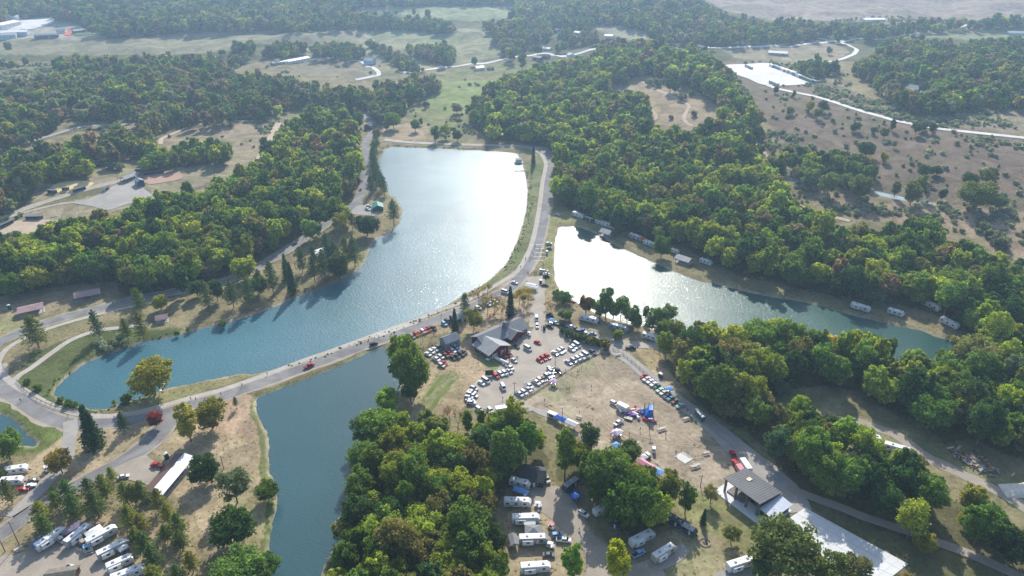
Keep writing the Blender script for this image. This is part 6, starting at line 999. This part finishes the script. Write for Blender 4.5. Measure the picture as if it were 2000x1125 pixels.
def shelter(u, v, d, L, W, h, rise, roof, label, posts=4, wall=None, slabm=CONC, seam=1.2, roof2=None):
    x, y, z = P(u, v, h+rise*.5); r = empty('picnic_shelter', (x, y, float(height(x, y))+.05), heading(u, v, *d), 1, label, 'picnic shelter', 'picnic shelters'); MB().box(-L/2-.6, L/2+.6, -W/2-.6, W/2+.6, 0, .12).obj('slab', r, slabm); rf = gable(MB(), L, W, h, rise, .7, two=roof2 is not None).obj('roof', r, *([roof, roof2] if roof2 else [roof])); seams(r, rf, L, W, h, rise, .7, roof, seam)
    for i in range(posts):
        for s in (-1, 1): part('post', PST, r, (-L/2+.3+i*(L-.6)/(posts-1), s*(W/2-.25), .1), (0, 0, 0)).scale = (1, 1, h)
    b = MB(); 
    for s in (-1, 1): b.add([(s*(L/2-.15), -W/2+.2, h), (s*(L/2-.15), W/2-.2, h), (s*(L/2-.15), 0, h+rise-.15), (s*(L/2-.3), -W/2+.2, h), (s*(L/2-.3), W/2-.2, h), (s*(L/2-.3), 0, h+rise-.15)], [(0, 1, 2), (5, 4, 3), (0, 2, 5, 3), (1, 4, 5, 2), (0, 3, 4, 1)])
    b.obj('gable_panel', r, wall or BRW)
    for i in range(max(1, int(L/5))):
        q = MB().box(-1, 1, -.4, .4, .72, .78).box(-1, 1, -.85, -.55, .42, .47).box(-1, 1, .55, .85, .42, .47).box(-.1, .1, -.7, .7, .12, .72).obj('table', r, _wm); q.location = (-L/2+2.5+i*5, 0, 0)
    return r
PST = MB().box(-.12, .12, -.12, .12, 0, 1).mesh('post', WOODW)
shelter(59, 599, (36, -8), 11, 7, 2.8, 1.3, RROOF, 'red-grey roofed picnic shelter nearest the left edge'); shelter(170, 570, (36, -7), 12, 7, 2.8, 1.3, RROOF, 'red-grey roofed picnic shelter above the lakeside road'); shelter(315, 617, (22, -4), 5, 4.5, 2.6, 1.2, RROOF, 'small square picnic shelter beside the shore path', 2)
ls_ = shelter(329, 924, (43, -50), 20.5, 7.2, 2.8, 1.1, WROOF, 'very long picnic shelter with white and brown roof in the lower park', 7, BRW, seam=1.4, roof2=mat('brown_roof_slope', (.13, .075, .065), .6, var=.06))  # two-tone roof: left slope brown, right slope white
shelter(252, 342, (22, -9), 15, 6, 3, 1.2, mat('blue_grey_roof', (.16, .19, .22), .6), 'blue-grey open shelter at the ball field lot', 4); shelter(1185, 450, (14, 4), 7, 6, 3, 1.4, ROOFL, 'grey roofed shelter on the east lake shore', 2); shelter(1336, 503, (16, 5), 9, 6, 2.6, 1.2, ROOFL, 'pale roofed shelter on the east lake shore', 3)
house(625, 489, (12, -4), 9, 8, 2.8, 1.5, BRW, WROOF, 'white roofed shelter among the shore pines', 'shore_hut', 'hut', 1)
# event pavilion: big single pitch roof over a stage, lower lean-to behind
px_, py_, _ = P(1470, 950, 5.2); pr = empty('event_pavilion', (px_, py_, .05), heading(1470, 960, 46, 33), 1, 'modern open stage pavilion with large dark grey single pitch roof', 'pavilion')
L_, W_ = 15.5, 11.5; MB().box(-10, 13.5, -9.2, 6.5, 0, .22).obj('slab', pr, WHITE)
pv = MB().add([(-8.2, -6.8, 6.4), (8.2, -6.8, 6.4), (8.2, 6.6, 4.6), (-8.2, 6.6, 4.6), (-8.2, -6.8, 6.7), (8.2, -6.8, 6.7), (8.2, 6.6, 4.9), (-8.2, 6.6, 4.9)], [(3, 2, 1, 0), (4, 5, 6, 7), (0, 1, 5, 4), (1, 2, 6, 5), (2, 3, 7, 6), (3, 0, 4, 7)]).obj('roof', pr, mat('charcoal_roof', (.10, .105, .112), .55, .1, var=.06, scale=.3))
SM2 = MB().add([(-.05, -6.8, 6.7), (.05, -6.8, 6.7), (.05, 6.6, 4.9), (-.05, 6.6, 4.9), (-.05, -6.8, 6.77), (.05, -6.8, 6.77), (.05, 6.6, 4.97), (-.05, 6.6, 4.97)], [(3, 2, 1, 0), (4, 5, 6, 7), (0, 1, 5, 4), (1, 2, 6, 5), (2, 3, 7, 6), (3, 0, 4, 7)]).mesh('roof_seam', MATS['charcoal_roof'])
for i in range(17): part('roof_seam', SM2, pv, (-8+i, 0, 0))
MB().box(-3.6, -2.0, .4, 2.4, 5.75, 5.92).obj('skylight', pv, mat('tan_skylight', (.62, .50, .34), .4, var=0))
for i in range(4):
    for yy in (-6, 5.8): part('post', MB().box(-.35, .35, -.35, .35, 0, 1).mesh('post', STN), pr, (-7.4+i*4.9, yy, .2)).scale = (1, 1, 6.1 if yy < 0 else 4.5)
MB().box(.5, 8, -2.4, 6, .2, 4.7).obj('back_room', pr, BRW); MB().box(8, 12.8, -5.2, 5.4, .2, 3.3).obj('side_room', pr, mat('dark_brick', (.055, .05, .05), .9, var=.2, scale=2))
MB().add([(7.8, -6, 3.9), (13.6, -6, 3.3), (13.6, 6, 3.3), (7.8, 6, 3.9), (7.8, -6, 4.1), (13.6, -6, 3.5), (13.6, 6, 3.5), (7.8, 6, 4.1)], [(3, 2, 1, 0), (4, 5, 6, 7), (0, 1, 5, 4), (1, 2, 6, 5), (2, 3, 7, 6), (3, 0, 4, 7)]).obj('lower_roof', pr, mat('pale_blue_metal', (.50, .54, .60), .4, .2, var=.04))
MB().box(-6.8, .4, -5.5, 5.5, .22, .7).obj('stage', pr, WOODW); MB().box(2, 3.2, -2.48, -2.4, .2, 2.5).obj('door', pr, BLK)
# ball field furniture
def dugout(u, v, d, L, label, m=None, W=2.4, cat='dugout'):
    x, y, z = P(u, v, 1.2); r = empty('dugout', (x, y, float(height(x, y))+.05), heading(u, v, *d), 1, label, cat, 'ball field buildings'); m = m or mat('blue_black_metal', (.045, .055, .08), .6); MB().box(-L/2, L/2, W/2-.15, W/2, 0, 2.3).box(-L/2, -L/2+.15, -W/2, W/2-.15, 0, 2.3).box(L/2-.15, L/2, -W/2, W/2-.15, 0, 2.3).obj('wall', r, m)
    MB().add([(-L/2-.3, -W/2-.5, 2.6), (L/2+.3, -W/2-.5, 2.6), (L/2+.3, W/2+.3, 2.3), (-L/2-.3, W/2+.3, 2.3), (-L/2-.3, -W/2-.5, 2.75), (L/2+.3, -W/2-.5, 2.75), (L/2+.3, W/2+.3, 2.45), (-L/2-.3, W/2+.3, 2.45)], [(3, 2, 1, 0), (4, 5, 6, 7), (0, 1, 5, 4), (1, 2, 6, 5), (2, 3, 7, 6), (3, 0, 4, 7)]).obj('roof', r, mat('slate_blue_roof', (.12, .14, .18), .5)); MB().box(-L/2+.4, L/2-.4, .2, .7, .4, .5).obj('bench', r, ALU)
dugout(102, 374, (12, 2), 7, 'short dark dugout at the left of the yellow infield'); dugout(155, 370, (15, -5), 9, 'long dark dugout at the right of the yellow infield'); dugout(128, 369, (9, 0), 4.5, 'brown backstop booth on the yellow infield', BRW); dugout(300, 338, (26, -3), 15, 'long dark dugout above the red infield'); dugout(207, 369, (8, -5), 5, 'white topped shed on the grass wedge', WHITEW); dugout(67, 425, (21, 0), 11, 'dugout above the tan infield'); dugout(12, 438, (16, -8), 10, 'dark dugout at the left of the tan infield'); dugout(270, 333, (10, 0), 5, 'blue kiosk behind the red infield', mat('kiosk_blue', (.07,.13,.20), .6))
house(271, 350, (8, 6), 7, 5, 4.4, 1.4, mat('navy_siding', (.06, .08, .14), .7), mat('blue_grey_roof2', (.22, .26, .31), .6), 'narrow blue scorer house at the ball field lot', 'scorer_house', 'booth', 1)
def bleacher(u, v, d, label, n=5):
    x, y, z = P(u, v, .8); r = empty('bleacher', (x, y, float(height(x, y))+.05), heading(u, v, *d), 1, label, 'bleacher', 'bleachers'); q = MB().box(-2.5, 2.5, -.13, .13, 0, .06).mesh('plank', ALU)
    for i in range(n): part('plank', q, r, (0, i*.6, .4+i*.32))
    for s in (-2, 0, 2): MB().tube((s, 0, 0), (s, n*.6, .3+n*.32), .04, .04, 4).tube((s, n*.6-.3, 0), (s, n*.6-.3, n*.32), .04, .04, 4).obj('leg', r, STEEL)
bleacher(277, 362, (8, -4), 'silver bleacher at the fence of the red infield'); bleacher(106, 422, (8, -2), 'silver bleacher beside the tan infield'); bleacher(352, 331, (8, -1), 'silver bleacher in the shade above the red infield'); bleacher(1916, 826, (5, 8), 'x') if False else None
# far buildings
FH = 'buildings in the valley'
house(722, 115, (14, 2), 15, 11, 5, 3.5, BLUEW, mat('pale_blue_roof', (.50, .56, .62), .4), 'pale blue metal barn beside the copse', 'barn', 'barn', 2)
house(577, 115, (40, -7), 44, 9, 3.2, 1.8, WHITEW, mat('glossy_white_roof', (.78, .76, .72), .2), 'long shining white glasshouse', 'glasshouse', 'greenhouse', 8, seam=3); house(545, 120, (26, -4), 22, 8, 2.4, .8, mat('mesh_house', (.30, .36, .32), .5), mat('mesh_roof', (.40, .46, .42), .5), 'low mesh growing house beside the white glasshouse', 'glasshouse', 'greenhouse', 3)
for u, v, d, L, W, h, wl, rf, l in [(936,130,(18,-1),13,8,3.4,WHITEW,WROOF,'white roofed farmhouse on the valley road'),(958,131,(12,0),9,6,2.8,BRW,ROOFG,'brown outbuilding beside the white roofed farmhouse'),(1115,105,(14,3),13,9,6,WHITEW,mat('slate_roof',(.22,.26,.32),.6),'tall white house with slate roof in the village'),(1051,110,(16,0),14,9,4,BRW,ROOFG,'brown house at the near edge of the village'),(1067,107,(10,0),10,8,3,BRW,DROOF,'dark house behind the brown village house'),(1091,57,(12,0),13,9,3.4,BRW,mat('brown_roof',(.20,.15,.13),.8),'brown roofed house, uppermost in the village'),(1190,68,(12,-1),13,9,4,WHITEW,mat('blue_roof',(.30,.38,.46),.5),'blue-grey roofed house at the village field'),(1164,74,(9,3),10,8,3,WHITEW,ROOFL,'grey roofed house above the lane bend'),(1176,79,(10,0),10,8,3,BRW,ROOFL,'low grey house right of the lane bend'),(1372,90,(14,0),14,8,3.4,BRW,DROOF,'dark house beside the far road'),(1130,62,(12,0),14,8,3.2,WHITEW,WROOF,'white roofed house amid the village trees'),(1068,93,(14,0),14,8,3,WHITEW,WROOF,'white house under the village oaks'),(1520,101,(24,2),24,9,3,mat('tan_metal',(.45,.40,.34),.6),WROOF,'long white roofed shed on the tan field'),(1705,36,(26,0),36,16,4,WHITEW,WROOF,'large white roofed hall of the far yard'),(1772,45,(20,0),26,10,4,BLUEW,ROOFG,'blue grey shed of the far yard'),(1735,46,(22,0),24,8,3,mat('rust_metal',(.34,.22,.18),.7),ROOFG,'rust coloured shed of the far yard'),(1897,160,(20,4),19,9,3,mat('cream_siding',(.5,.47,.42),.7),WROOF,'white roofed house in the valley wood'),(1823,158,(12,-4),11,9,4,BRW,DROOF,'dark roofed boathouse at the valley pond'),(1988,62,(26,0),30,14,4,BLUEW,ROOFL,'blue roofed works building at the far road')]:
    house(u, v, d, L, W, h, 1.8, wl, rf, l, 'house' if 'house' in l and 'boat' not in l else 'shed', 'house' if 'house' in l else 'shed', 3 if L > 12 else 2, group=FH)
for i, (u, v, L, W, h, c) in enumerate([(9,30,46,26,9,WHITEW),(8,44,52,24,8,WHITEW),(28,60,40,18,7,BLUEW),(2,66,44,20,8,BLUEW),(90,66,34,10,5,mat('dark_wall',(.07,.08,.10),.6)),(118,57,14,8,5,WHITEW),(152,58,18,7,4,mat('dark_wall',(.07,.08,.10),.6))]):
    house(u, v, (26, -2), L, W, h, 2.2, c, WROOF if i < 3 else ROOFL, ['white roofed works hall, topmost at the far left','broad white works hall below the topmost one','pale blue works building at the far left','blue grey works building at the left edge','long dark stand beside the running track','small white roofed block above the dark stand','dark grandstand behind the red track'][i], 'works_building', 'building', 4, group='works and school at the far left')
cols_ = [('white', WHITEW), ('green', mat('container_green', (.05, .15, .12), .5)), ('blue', mat('container_blue', (.10, .19, .28), .5)), ('grey', RVG)]
for i, (u, v, c) in enumerate([(1507,129,0),(1514,131,2),(1521,134,2),(1529,137,0),(1536,139,0),(1547,143,0),(1553,146,2),(1560,149,0),(1567,152,1),(1574,155,1),(1581,158,1),(1590,160,2),(1460,130,3),(1466,133,2),(1508,162,3),(1515,165,3)]):
    x, y, z = P(u, v, 1.5); r = empty('shipping_container', (x, y, float(height(x, y))+.5), heading(u, v, 7, 3), 1, cols_[c][0]+' container in the limestone yard, '+ORD[i]+' along the row', 'container', 'containers in the limestone yard'); b = MB().box(-5, 5, -1.5, 1.5, 0, 3)
    for j in range(12): b.box(-4.8+j*.82, -4.45+j*.82, -1.56, 1.56, .2, 2.8)
    b.obj('body', r, cols_[c][1]); MB().box(-4.9, 4.9, -1.4, 1.4, 3, 3.08).obj('roof', r, WROOF if c == 0 else cols_[c][1]); MB().box(5, 5.08, -1.3, 1.3, .15, 2.85).obj('door', r, STEEL)
# ------------------------------------------------------------------ fences, poles, docks
FP = MB().box(-.09, .09, -.09, .09, -.2, 1.35).mesh('post', mat('fence_wood', (.42, .34, .26), .85, var=.1)); 
def fence(px, label, name='rail_fence', step=3.2, rails=(.45, 1.0), m=None, pm=None):
    c = np.array([P(u, v)[:2] for u, v in px]); sg = np.hypot(*(c[1:]-c[:-1]).T); L = np.r_[0, np.cumsum(sg)]; n = max(2, int(L[-1]/step)); t = np.linspace(0, L[-1], n+1); q = np.c_[np.interp(t, L, c[:, 0]), np.interp(t, L, c[:, 1])]; r = empty(name, (q[0, 0], q[0, 1], .1), 0, 1, label, 'fence')
    for i in range(n+1): part('post', pm or FP, r, (q[i, 0]-q[0, 0], q[i, 1]-q[0, 1], .05))
    for i in range(n):
        a, b = q[i]-q[0], q[i+1]-q[0]; d = b-a; Ln = float(np.hypot(*d)); rm = RAILS.setdefault((round(Ln, 1), m), MB().box(0, round(Ln, 1), -.04, .04, -.08, .08).mesh('rail', m or MATS['fence_wood']))
        for z in rails: part('rail', rm, r, (a[0], a[1], z+.05), (0, 0, math.atan2(d[1], d[0])))
    return r
RAILS = {}
fence([(1025,780),(1055,760),(1090,735),(1104,725)], 'wooden rail fence along the long row of parked cars'); fence([(1104,725),(1120,732),(1126,736)], 'short return of the rail fence at the field gate'); fence([(1118,716),(1140,703),(1170,690)], 'wooden rail fence at the upper end of the parked row')
fence([(1197,684),(1215,692),(1240,712),(1268,737),(1300,765),(1340,797),(1372,824),(1405,853)], 'rail fence between the show field and the gravel drive'); fence([(1405,850),(1425,868),(1450,890),(1458,898)], 'pale red rail fence at the lower end of the drive', m=mat('pinkish_rail', (.55, .36, .32), .8))
fence([(33,745),(50,765),(75,783),(110,798),(160,804)], 'low fence round the end of the lake', m=mat('dark_rail', (.14, .11, .08), .9)); fence([(1330,880),(1355,895),(1372,892)], 'thin fence beside the concrete court')
wire = mat('fence_wire', (.12, .12, .12), .5, .5, var=0)
fence([(277,355),(290,372),(305,385),(350,378),(400,365),(418,352),(420,325)], 'wire fence round the red infield', 'wire_fence', 8, (.2, .8, 1.3), wire, MB().tube((0, 0, -.2), (0, 0, 1.5), .04, .04, 5).mesh('post', wire))
PM = mat('pole_wood', (.17, .13, .10), .9, var=.1)
def pole(u, v, h, label, arm=1, light=False):
    x, y, z = P(u, v, 0); r = empty('utility_pole' if not light else 'light_pole', (x, y, float(height(x, y))), 0, 1, label, 'pole', 'poles'); MB().tube((0, 0, -.5), (0, 0, h), .17, .11, 7).obj('shaft', r, PM)
    if arm and not light: MB().box(-1.2, 1.2, -.06, .06, h-.9, h-.75).obj('crossarm', r, PM); 
    if light: MB().box(-.9, .9, -.3, .3, h-.1, h+.25).obj('lamp_head', r, mat('lamp_housing', (.45, .36, .34), .6))
for u, v, h, l, f in [(475/4+475,467,9,'utility pole beside the lakeside road, nearer the dark blue car',0),(624,462,9,'utility pole beside the lakeside road, nearer the turnout',0),(226,612,9,'utility pole between the lakeside road and the shore path',0),(37,1063,11,'leaning pole at the lower left lot',0),(10,1077,10,'pole at the left edge of the trailer lot',0),(1097,840,12,'tall lamp pole rising through the blue canopy',1),(995,708,10,'pole beside the propane tank',0),(1084,718,9,'lamp pole behind the black pickup',1),(1054,300,9,'pole at the dam corner',0),(1727,798,9,'lamp pole standing in the shadowed meadow',1),(1288,685,8,'pole where the lane meets the wood',0),(230,351,9,'lamp pole at the ball field lot',1),(420,345,11,'lamp pole in the outfield of the red infield',1),(437,916,7,'thin pole on the straw lawn',0),(1268,840,6,'thin sign pole on the show field',1),(1368,950,6,'wooden pole at the field corner',0),(1005,763,5,'small post in the middle of the lot',0)]: pole(u, v, h, l, light=bool(f))
r = empty('dock', (*P(317,755)[:2], -.35), heading(317, 755, 6, -14), 1, 'small white gangway reaching into the lake below the lone tree', 'dock'); MB().box(-3.5, 3.5, -.5, .5, .15, .3).obj('deck', r, CW); [MB().tube((a, b, -1), (a, b, .7), .06, .06, 5).obj('post', r, STEEL) for a in (-3, 3) for b in (-.5, .5)]
r = empty('dock', (*P(1020,332)[:2], -.4), heading(1020, 332, 12, -1), 1, 'thin pier on the upper lake', 'dock'); MB().box(-7, 6, -.7, .7, .2, .35).obj('deck', r, _wm); [MB().tube((a, b, -1), (a, b, .6), .08, .08, 5).obj('post', r, _wm) for a in (-6, 0, 5) for b in (-.7, .7)]
r = empty('pump_house', (*P(1013,316)[:2], -.4), .1, 1, 'small white intake hut with railings in the upper lake', 'hut'); MB().box(-2.5, 2.5, -2, 2, 0, 3).obj('wall', r, WHITEW); gable(MB(), 5, 4, 3, .8, .4).obj('roof', r, ROOFL); MB().box(-4, 4, -3, 3, -.4, .1).obj('deck', r, CONC)
# debris and tarps at the dirt track
dh = empty('debris_heap', (*P(1900, 905)[:2], .1), 0, 1, 'long heap of broken boards, brush and metal scrap beside the dirt track', 'debris heap')
_bd = [MB().box(-1.3, 1.3, -.25, .25, 0, .12).mesh('board', m) for m in (mat('scrap_tan', (.46,.36,.24), .9), mat('scrap_rust', (.16,.07,.05), .9), mat('scrap_grey', (.32,.33,.35), .8), mat('scrap_tan2', (.38,.27,.17), .9))]
for i in range(130):
    u = random.gauss(1905, 24); v = 905+(u-1905)*.42+random.gauss(0, 6); x, y, z = P(u, v); o = part('board', random.choice(_bd), dh, (x-dh.location.x, y-dh.location.y, random.uniform(0, .9)), (random.uniform(-.4, .4), random.uniform(-.4, .4), random.uniform(0, 3))); k_ = random.uniform(.5, 1.3); o.scale = (k_, k_*random.uniform(.7, 1.8), 1)
o = MB().add([(-6, -4, 0), (6, -4.5, 0), (6.5, 4, 0), (-5.5, 3, 0), (-4, -2, 1.2), (3, -2.5, 1.6), (4, 2, 1.3), (-3, 1.5, 1.0)], [(0, 1, 5, 4), (1, 2, 6, 5), (2, 3, 7, 6), (3, 0, 4, 7), (4, 5, 6, 7)]).obj('tarpaulin', None, mat('cream_tarp', (.66, .60, .50), .7, var=.08)); o.location = (*P(1985,957)[:2], .1); tag(o, 'cream tarpaulin over a heap at the end of the debris', 'tarpaulin')
# ------------------------------------------------------------------ people
def person_mesh(walk, name):
    V = [(0,0,.95),(0,0,1.18),(0,0,1.42),(0,0,1.52),(0,.01,1.62),(0,.015,1.72),(.1,0,.92),(.11,.16*walk,.5),(.11,.02-.1*walk,.08),(.11,.14-.1*walk,.05),(-.1,0,.92),(-.11,-.05*walk,.5),(-.11,-.2*walk,.08),(-.11,.10-.2*walk,.05),(.19,0,1.4),(.25,-.05*walk,1.13),(.24,.1+.1*walk,.9),(-.19,0,1.4),(-.25,.05*walk,1.13),(-.24,.1-.12*walk,.9),(.24,.14+.1*walk,.8),(-.24,.14-.12*walk,.8)]
    E = [(0,1),(1,2),(2,3),(3,4),(4,5),(0,6),(6,7),(7,8),(8,9),(0,10),(10,11),(11,12),(12,13),(2,14),(14,15),(15,16),(2,17),(17,18),(18,19),(16,20),(19,21)]
    R = [.15,.14,.15,.06,.105,.08,.10,.065,.045,.04,.10,.065,.045,.04,.06,.048,.036,.06,.048,.036,.03,.03]
    me = bpy.data.meshes.new(name); me.from_pydata(V, E, []); o = link(bpy.data.objects.new(name, me)); sk = o.modifiers.new('s', 'SKIN'); 
    for i, q in enumerate(me.skin_vertices[0].data): q.radius = (R[i], R[i]*.8); q.use_root = (i == 0)
    o.modifiers.new('d', 'SUBSURF').levels = 1; dg = bpy.context.evaluated_depsgraph_get(); m2 = bpy.data.meshes.new_from_object(o.evaluated_get(dg)); bpy.data.objects.remove(o); m2.name = 'body'; m2.materials.clear()
    for k in range(5): m2.materials.append(SKINM)
    for p in m2.polygons:
        z = p.center.z; x = abs(p.center.x); p.use_smooth = True; p.material_index = 3 if z < .1 else 2 if z < .96 and x < .2 else 0 if z > 1.5 and (p.center.y > .02 or z < 1.6) else 4 if z > 1.5 else 1 if z > 1.1 or x < .19 else 0
    return m2
SKINM = mat('skin', (.45, .28, .20), .6, var=0); CLO = {n: mat('cloth_'+n, c, .85, var=0) for n, c in [('black', (.02,.02,.022)), ('white', (.6,.6,.6)), ('red', (.4,.04,.04)), ('blue', (.05,.10,.25)), ('grey', (.18,.18,.19)), ('denim', (.05,.08,.14)), ('khaki', (.28,.23,.15)), ('brown', (.12,.07,.04)), ('green', (.06,.14,.07))]}
PM_ = [person_mesh(0.1, 'p1'), person_mesh(1.0, 'p2')]
PEOPLE = [(1106,759.5,'black','black','in the trio standing on the field, first from the left'),(1109,760.5,'black','denim','in the trio standing on the field, middle'),(1112,760,'black','black','in the trio standing on the field, last'),(1063.5,783,'black','black','alone at the lower edge of the lot grass'),(1132,806,'black','denim','beside the picnic table near the blue vendor canopy'),(1155,755,'grey','khaki','standing alone in the middle of the field'),(1229,848,'black','black','below the cart group on the field, lower'),(1250,838,'black','black','in the middle of the field, beside the long table'),(1287,833,'black','denim','behind the long field table'),(1300,848,'black','black','just below the long field table'),(1343,801,'black','black','below the last vintage car'),(1320,884,'black','brown','at the left corner of the concrete court'),(1380,877,'black','black','behind the table above the court'),(1193,849,'grey','denim','left of the mauve canopy'),(1197,856,'black','denim','below the mauve canopy'),(1206,855,'grey','black','right of the bright blue canopy'),(932,702,'brown','khaki','on the dirt west of the white pickup, first of two'),(935,703,'brown','denim','on the dirt west of the white pickup, second of two'),(1014,658,'black','black','by the lodge terrace, first of the pair'),(1018,660,'grey','denim','by the lodge terrace, second of the pair'),(1009,698,'khaki','denim','between the silver car and the lot, first'),(1011,699,'grey','khaki','between the silver car and the lot, second'),(982,778,'red','brown','walking alone behind the white van'),(1028,801,'brown','denim','at the entrance of the grove path, first'),(1031,799,'grey','denim','at the entrance of the grove path, second'),(1058,639,'khaki','denim','beside the dark utility cart'),(1128,727,'brown','denim','at the field gate, first'),(1131,724,'red','denim','at the field gate, second'),(1136,718,'grey','khaki','inside the field gate'),(1181,695,'red','denim','inside the upper fence corner'),(1027,504,'black','black','on the walking path with a bicycle, upper'),(1026,507,'blue','denim','on the walking path, close behind the upper one'),(1017,521,'black','denim','on the walking path in the curve'),(1030,533,'black','denim','on the junction, first of the left pair'),(1032,534,'grey','denim','on the junction, second of the left pair'),(1044,532,'blue','black','on the junction, first of the middle pair'),(1047,533,'black','denim','on the junction, second of the middle pair'),(1060,515,'black','black','on the verge beside the parked silver suv, first'),(1061,518,'grey','denim','on the verge beside the parked silver suv, second'),(1000,546,'brown','denim','on the walking path before the junction, first'),(1002,546,'black','denim','on the walking path before the junction, second'),(1054,485,'black','denim','on the marked road north of the junction'),(1045,481,'black','black','on the grass between path and road, highest'),(1039,491,'brown','denim','on the grass between path and road, second highest'),(1037,503,'green','khaki','on the grass between path and road, third'),(1034,511,'khaki','brown','on the grass between path and road, fourth'),(1042,497,'red','khaki','on the grass strip beside the road edge'),(1060,499,'black','black','beside the tall white cart, first'),(1063,500,'blue','denim','beside the tall white cart, second'),(862,615,'black','black','cycling on the dam path'),(432,770,'red','black','on the dam road, red shirt'),(473,752,'black','denim','walking on the dam path'),(373,779,'blue','denim','on the path beside the road fork'),(383,780,'red','black','crossing the dam road near the golden tree'),(41,782,'black','black','on the loop road at the left'),(133,812,'black','denim','on the loop path below the lake end'),(522,730,'red','denim','on the dam path above the pond corner'),(732,661,'black','black','at the concrete path, first'),(740,658,'green','denim','at the concrete path, second'),(223,815,'blue','khaki','on the loop path near the slim pine')]
for i, (u, v, a, b, l) in enumerate(PEOPLE):
    x, y, z = P(u, v+2, .3); o = bpy.data.objects.new('person', PM_[i % 2]); link(o); o.location = (x, y, float(height(x, y))+.14); o.rotation_euler = (0, 0, random.uniform(0, 6.28)); o.scale = (1.08, 1.08, 1.08)
    for k, m in enumerate((SKINM, CLO[a], CLO[b], CLO['black'], CLO['brown' if i % 3 else 'black'])): o.material_slots[k].link = 'OBJECT'; o.material_slots[k].material = m
    tag(o, f'person in {a} top '+l, 'person', 'people outdoors')
# road markings on the junction
WPAINT = mat('road_paint', (.62, .61, .58), .8)
for i, (u, v, L) in enumerate([(1053,478,5),(1054,486,6),(1055,494,6),(1054,502,8),(1052,509,6)]):
    x, y, _ = P(u, v); m = MB().add([(x-L/2, y-.3, .165), (x+L/2, y-.3, .165), (x+L/2, y+.3, .165), (x-L/2, y+.3, .165)], [(0, 1, 2, 3)]).obj('road_marking', None, WPAINT); tag(m, kind='structure')
# ------------------------------------------------------------------ labels for the trees
for base, lst in REG.items():
    n = len(lst); lst.sort(key=lambda q: q[1]); k = 1 if n <= 8 else 2 if n <= 18 else 3
    for j in range(k):
        sub = sorted(lst[j*n//k:(j+1)*n//k], key=lambda q: q[0]); pos = '' if k == 1 else (', upper part', ', lower part')[j] if k == 2 else (', upper part', ', middle part', ', lower part')[j]
        for i, (u, v, r) in enumerate(sub):
            lab = base+pos+('' if n == 1 else ', '+(ORD[i] if i < len(ORD) else 'farther')+' from left'); wl_ = lab.split(); r['label'] = lab if len(wl_) <= 16 else lab.replace('the ', '')
# ------------------------------------------------------------------ haze
hb = MB().box(-9200, 9200, -1800, 9200, -3, 260).obj('haze', None); hm = bpy.data.materials.new('haze'); hm.use_nodes = True; N = hm.node_tree.nodes; N.remove(N['Principled BSDF']); pv_ = N.new('ShaderNodeVolumePrincipled')
pv_.inputs['Color'].default_value = (.50, .72, 1, 1); pv_.inputs['Density'].default_value = .00017; pv_.inputs['Anisotropy'].default_value = .45; hm.node_tree.links.new(pv_.outputs[0], N['Material Output'].inputs['Volume']); hb.data.materials.append(hm); tag(hb, kind='stuff')
cam_d.clip_end = 30000; print('OBJ', len(SC.objects))
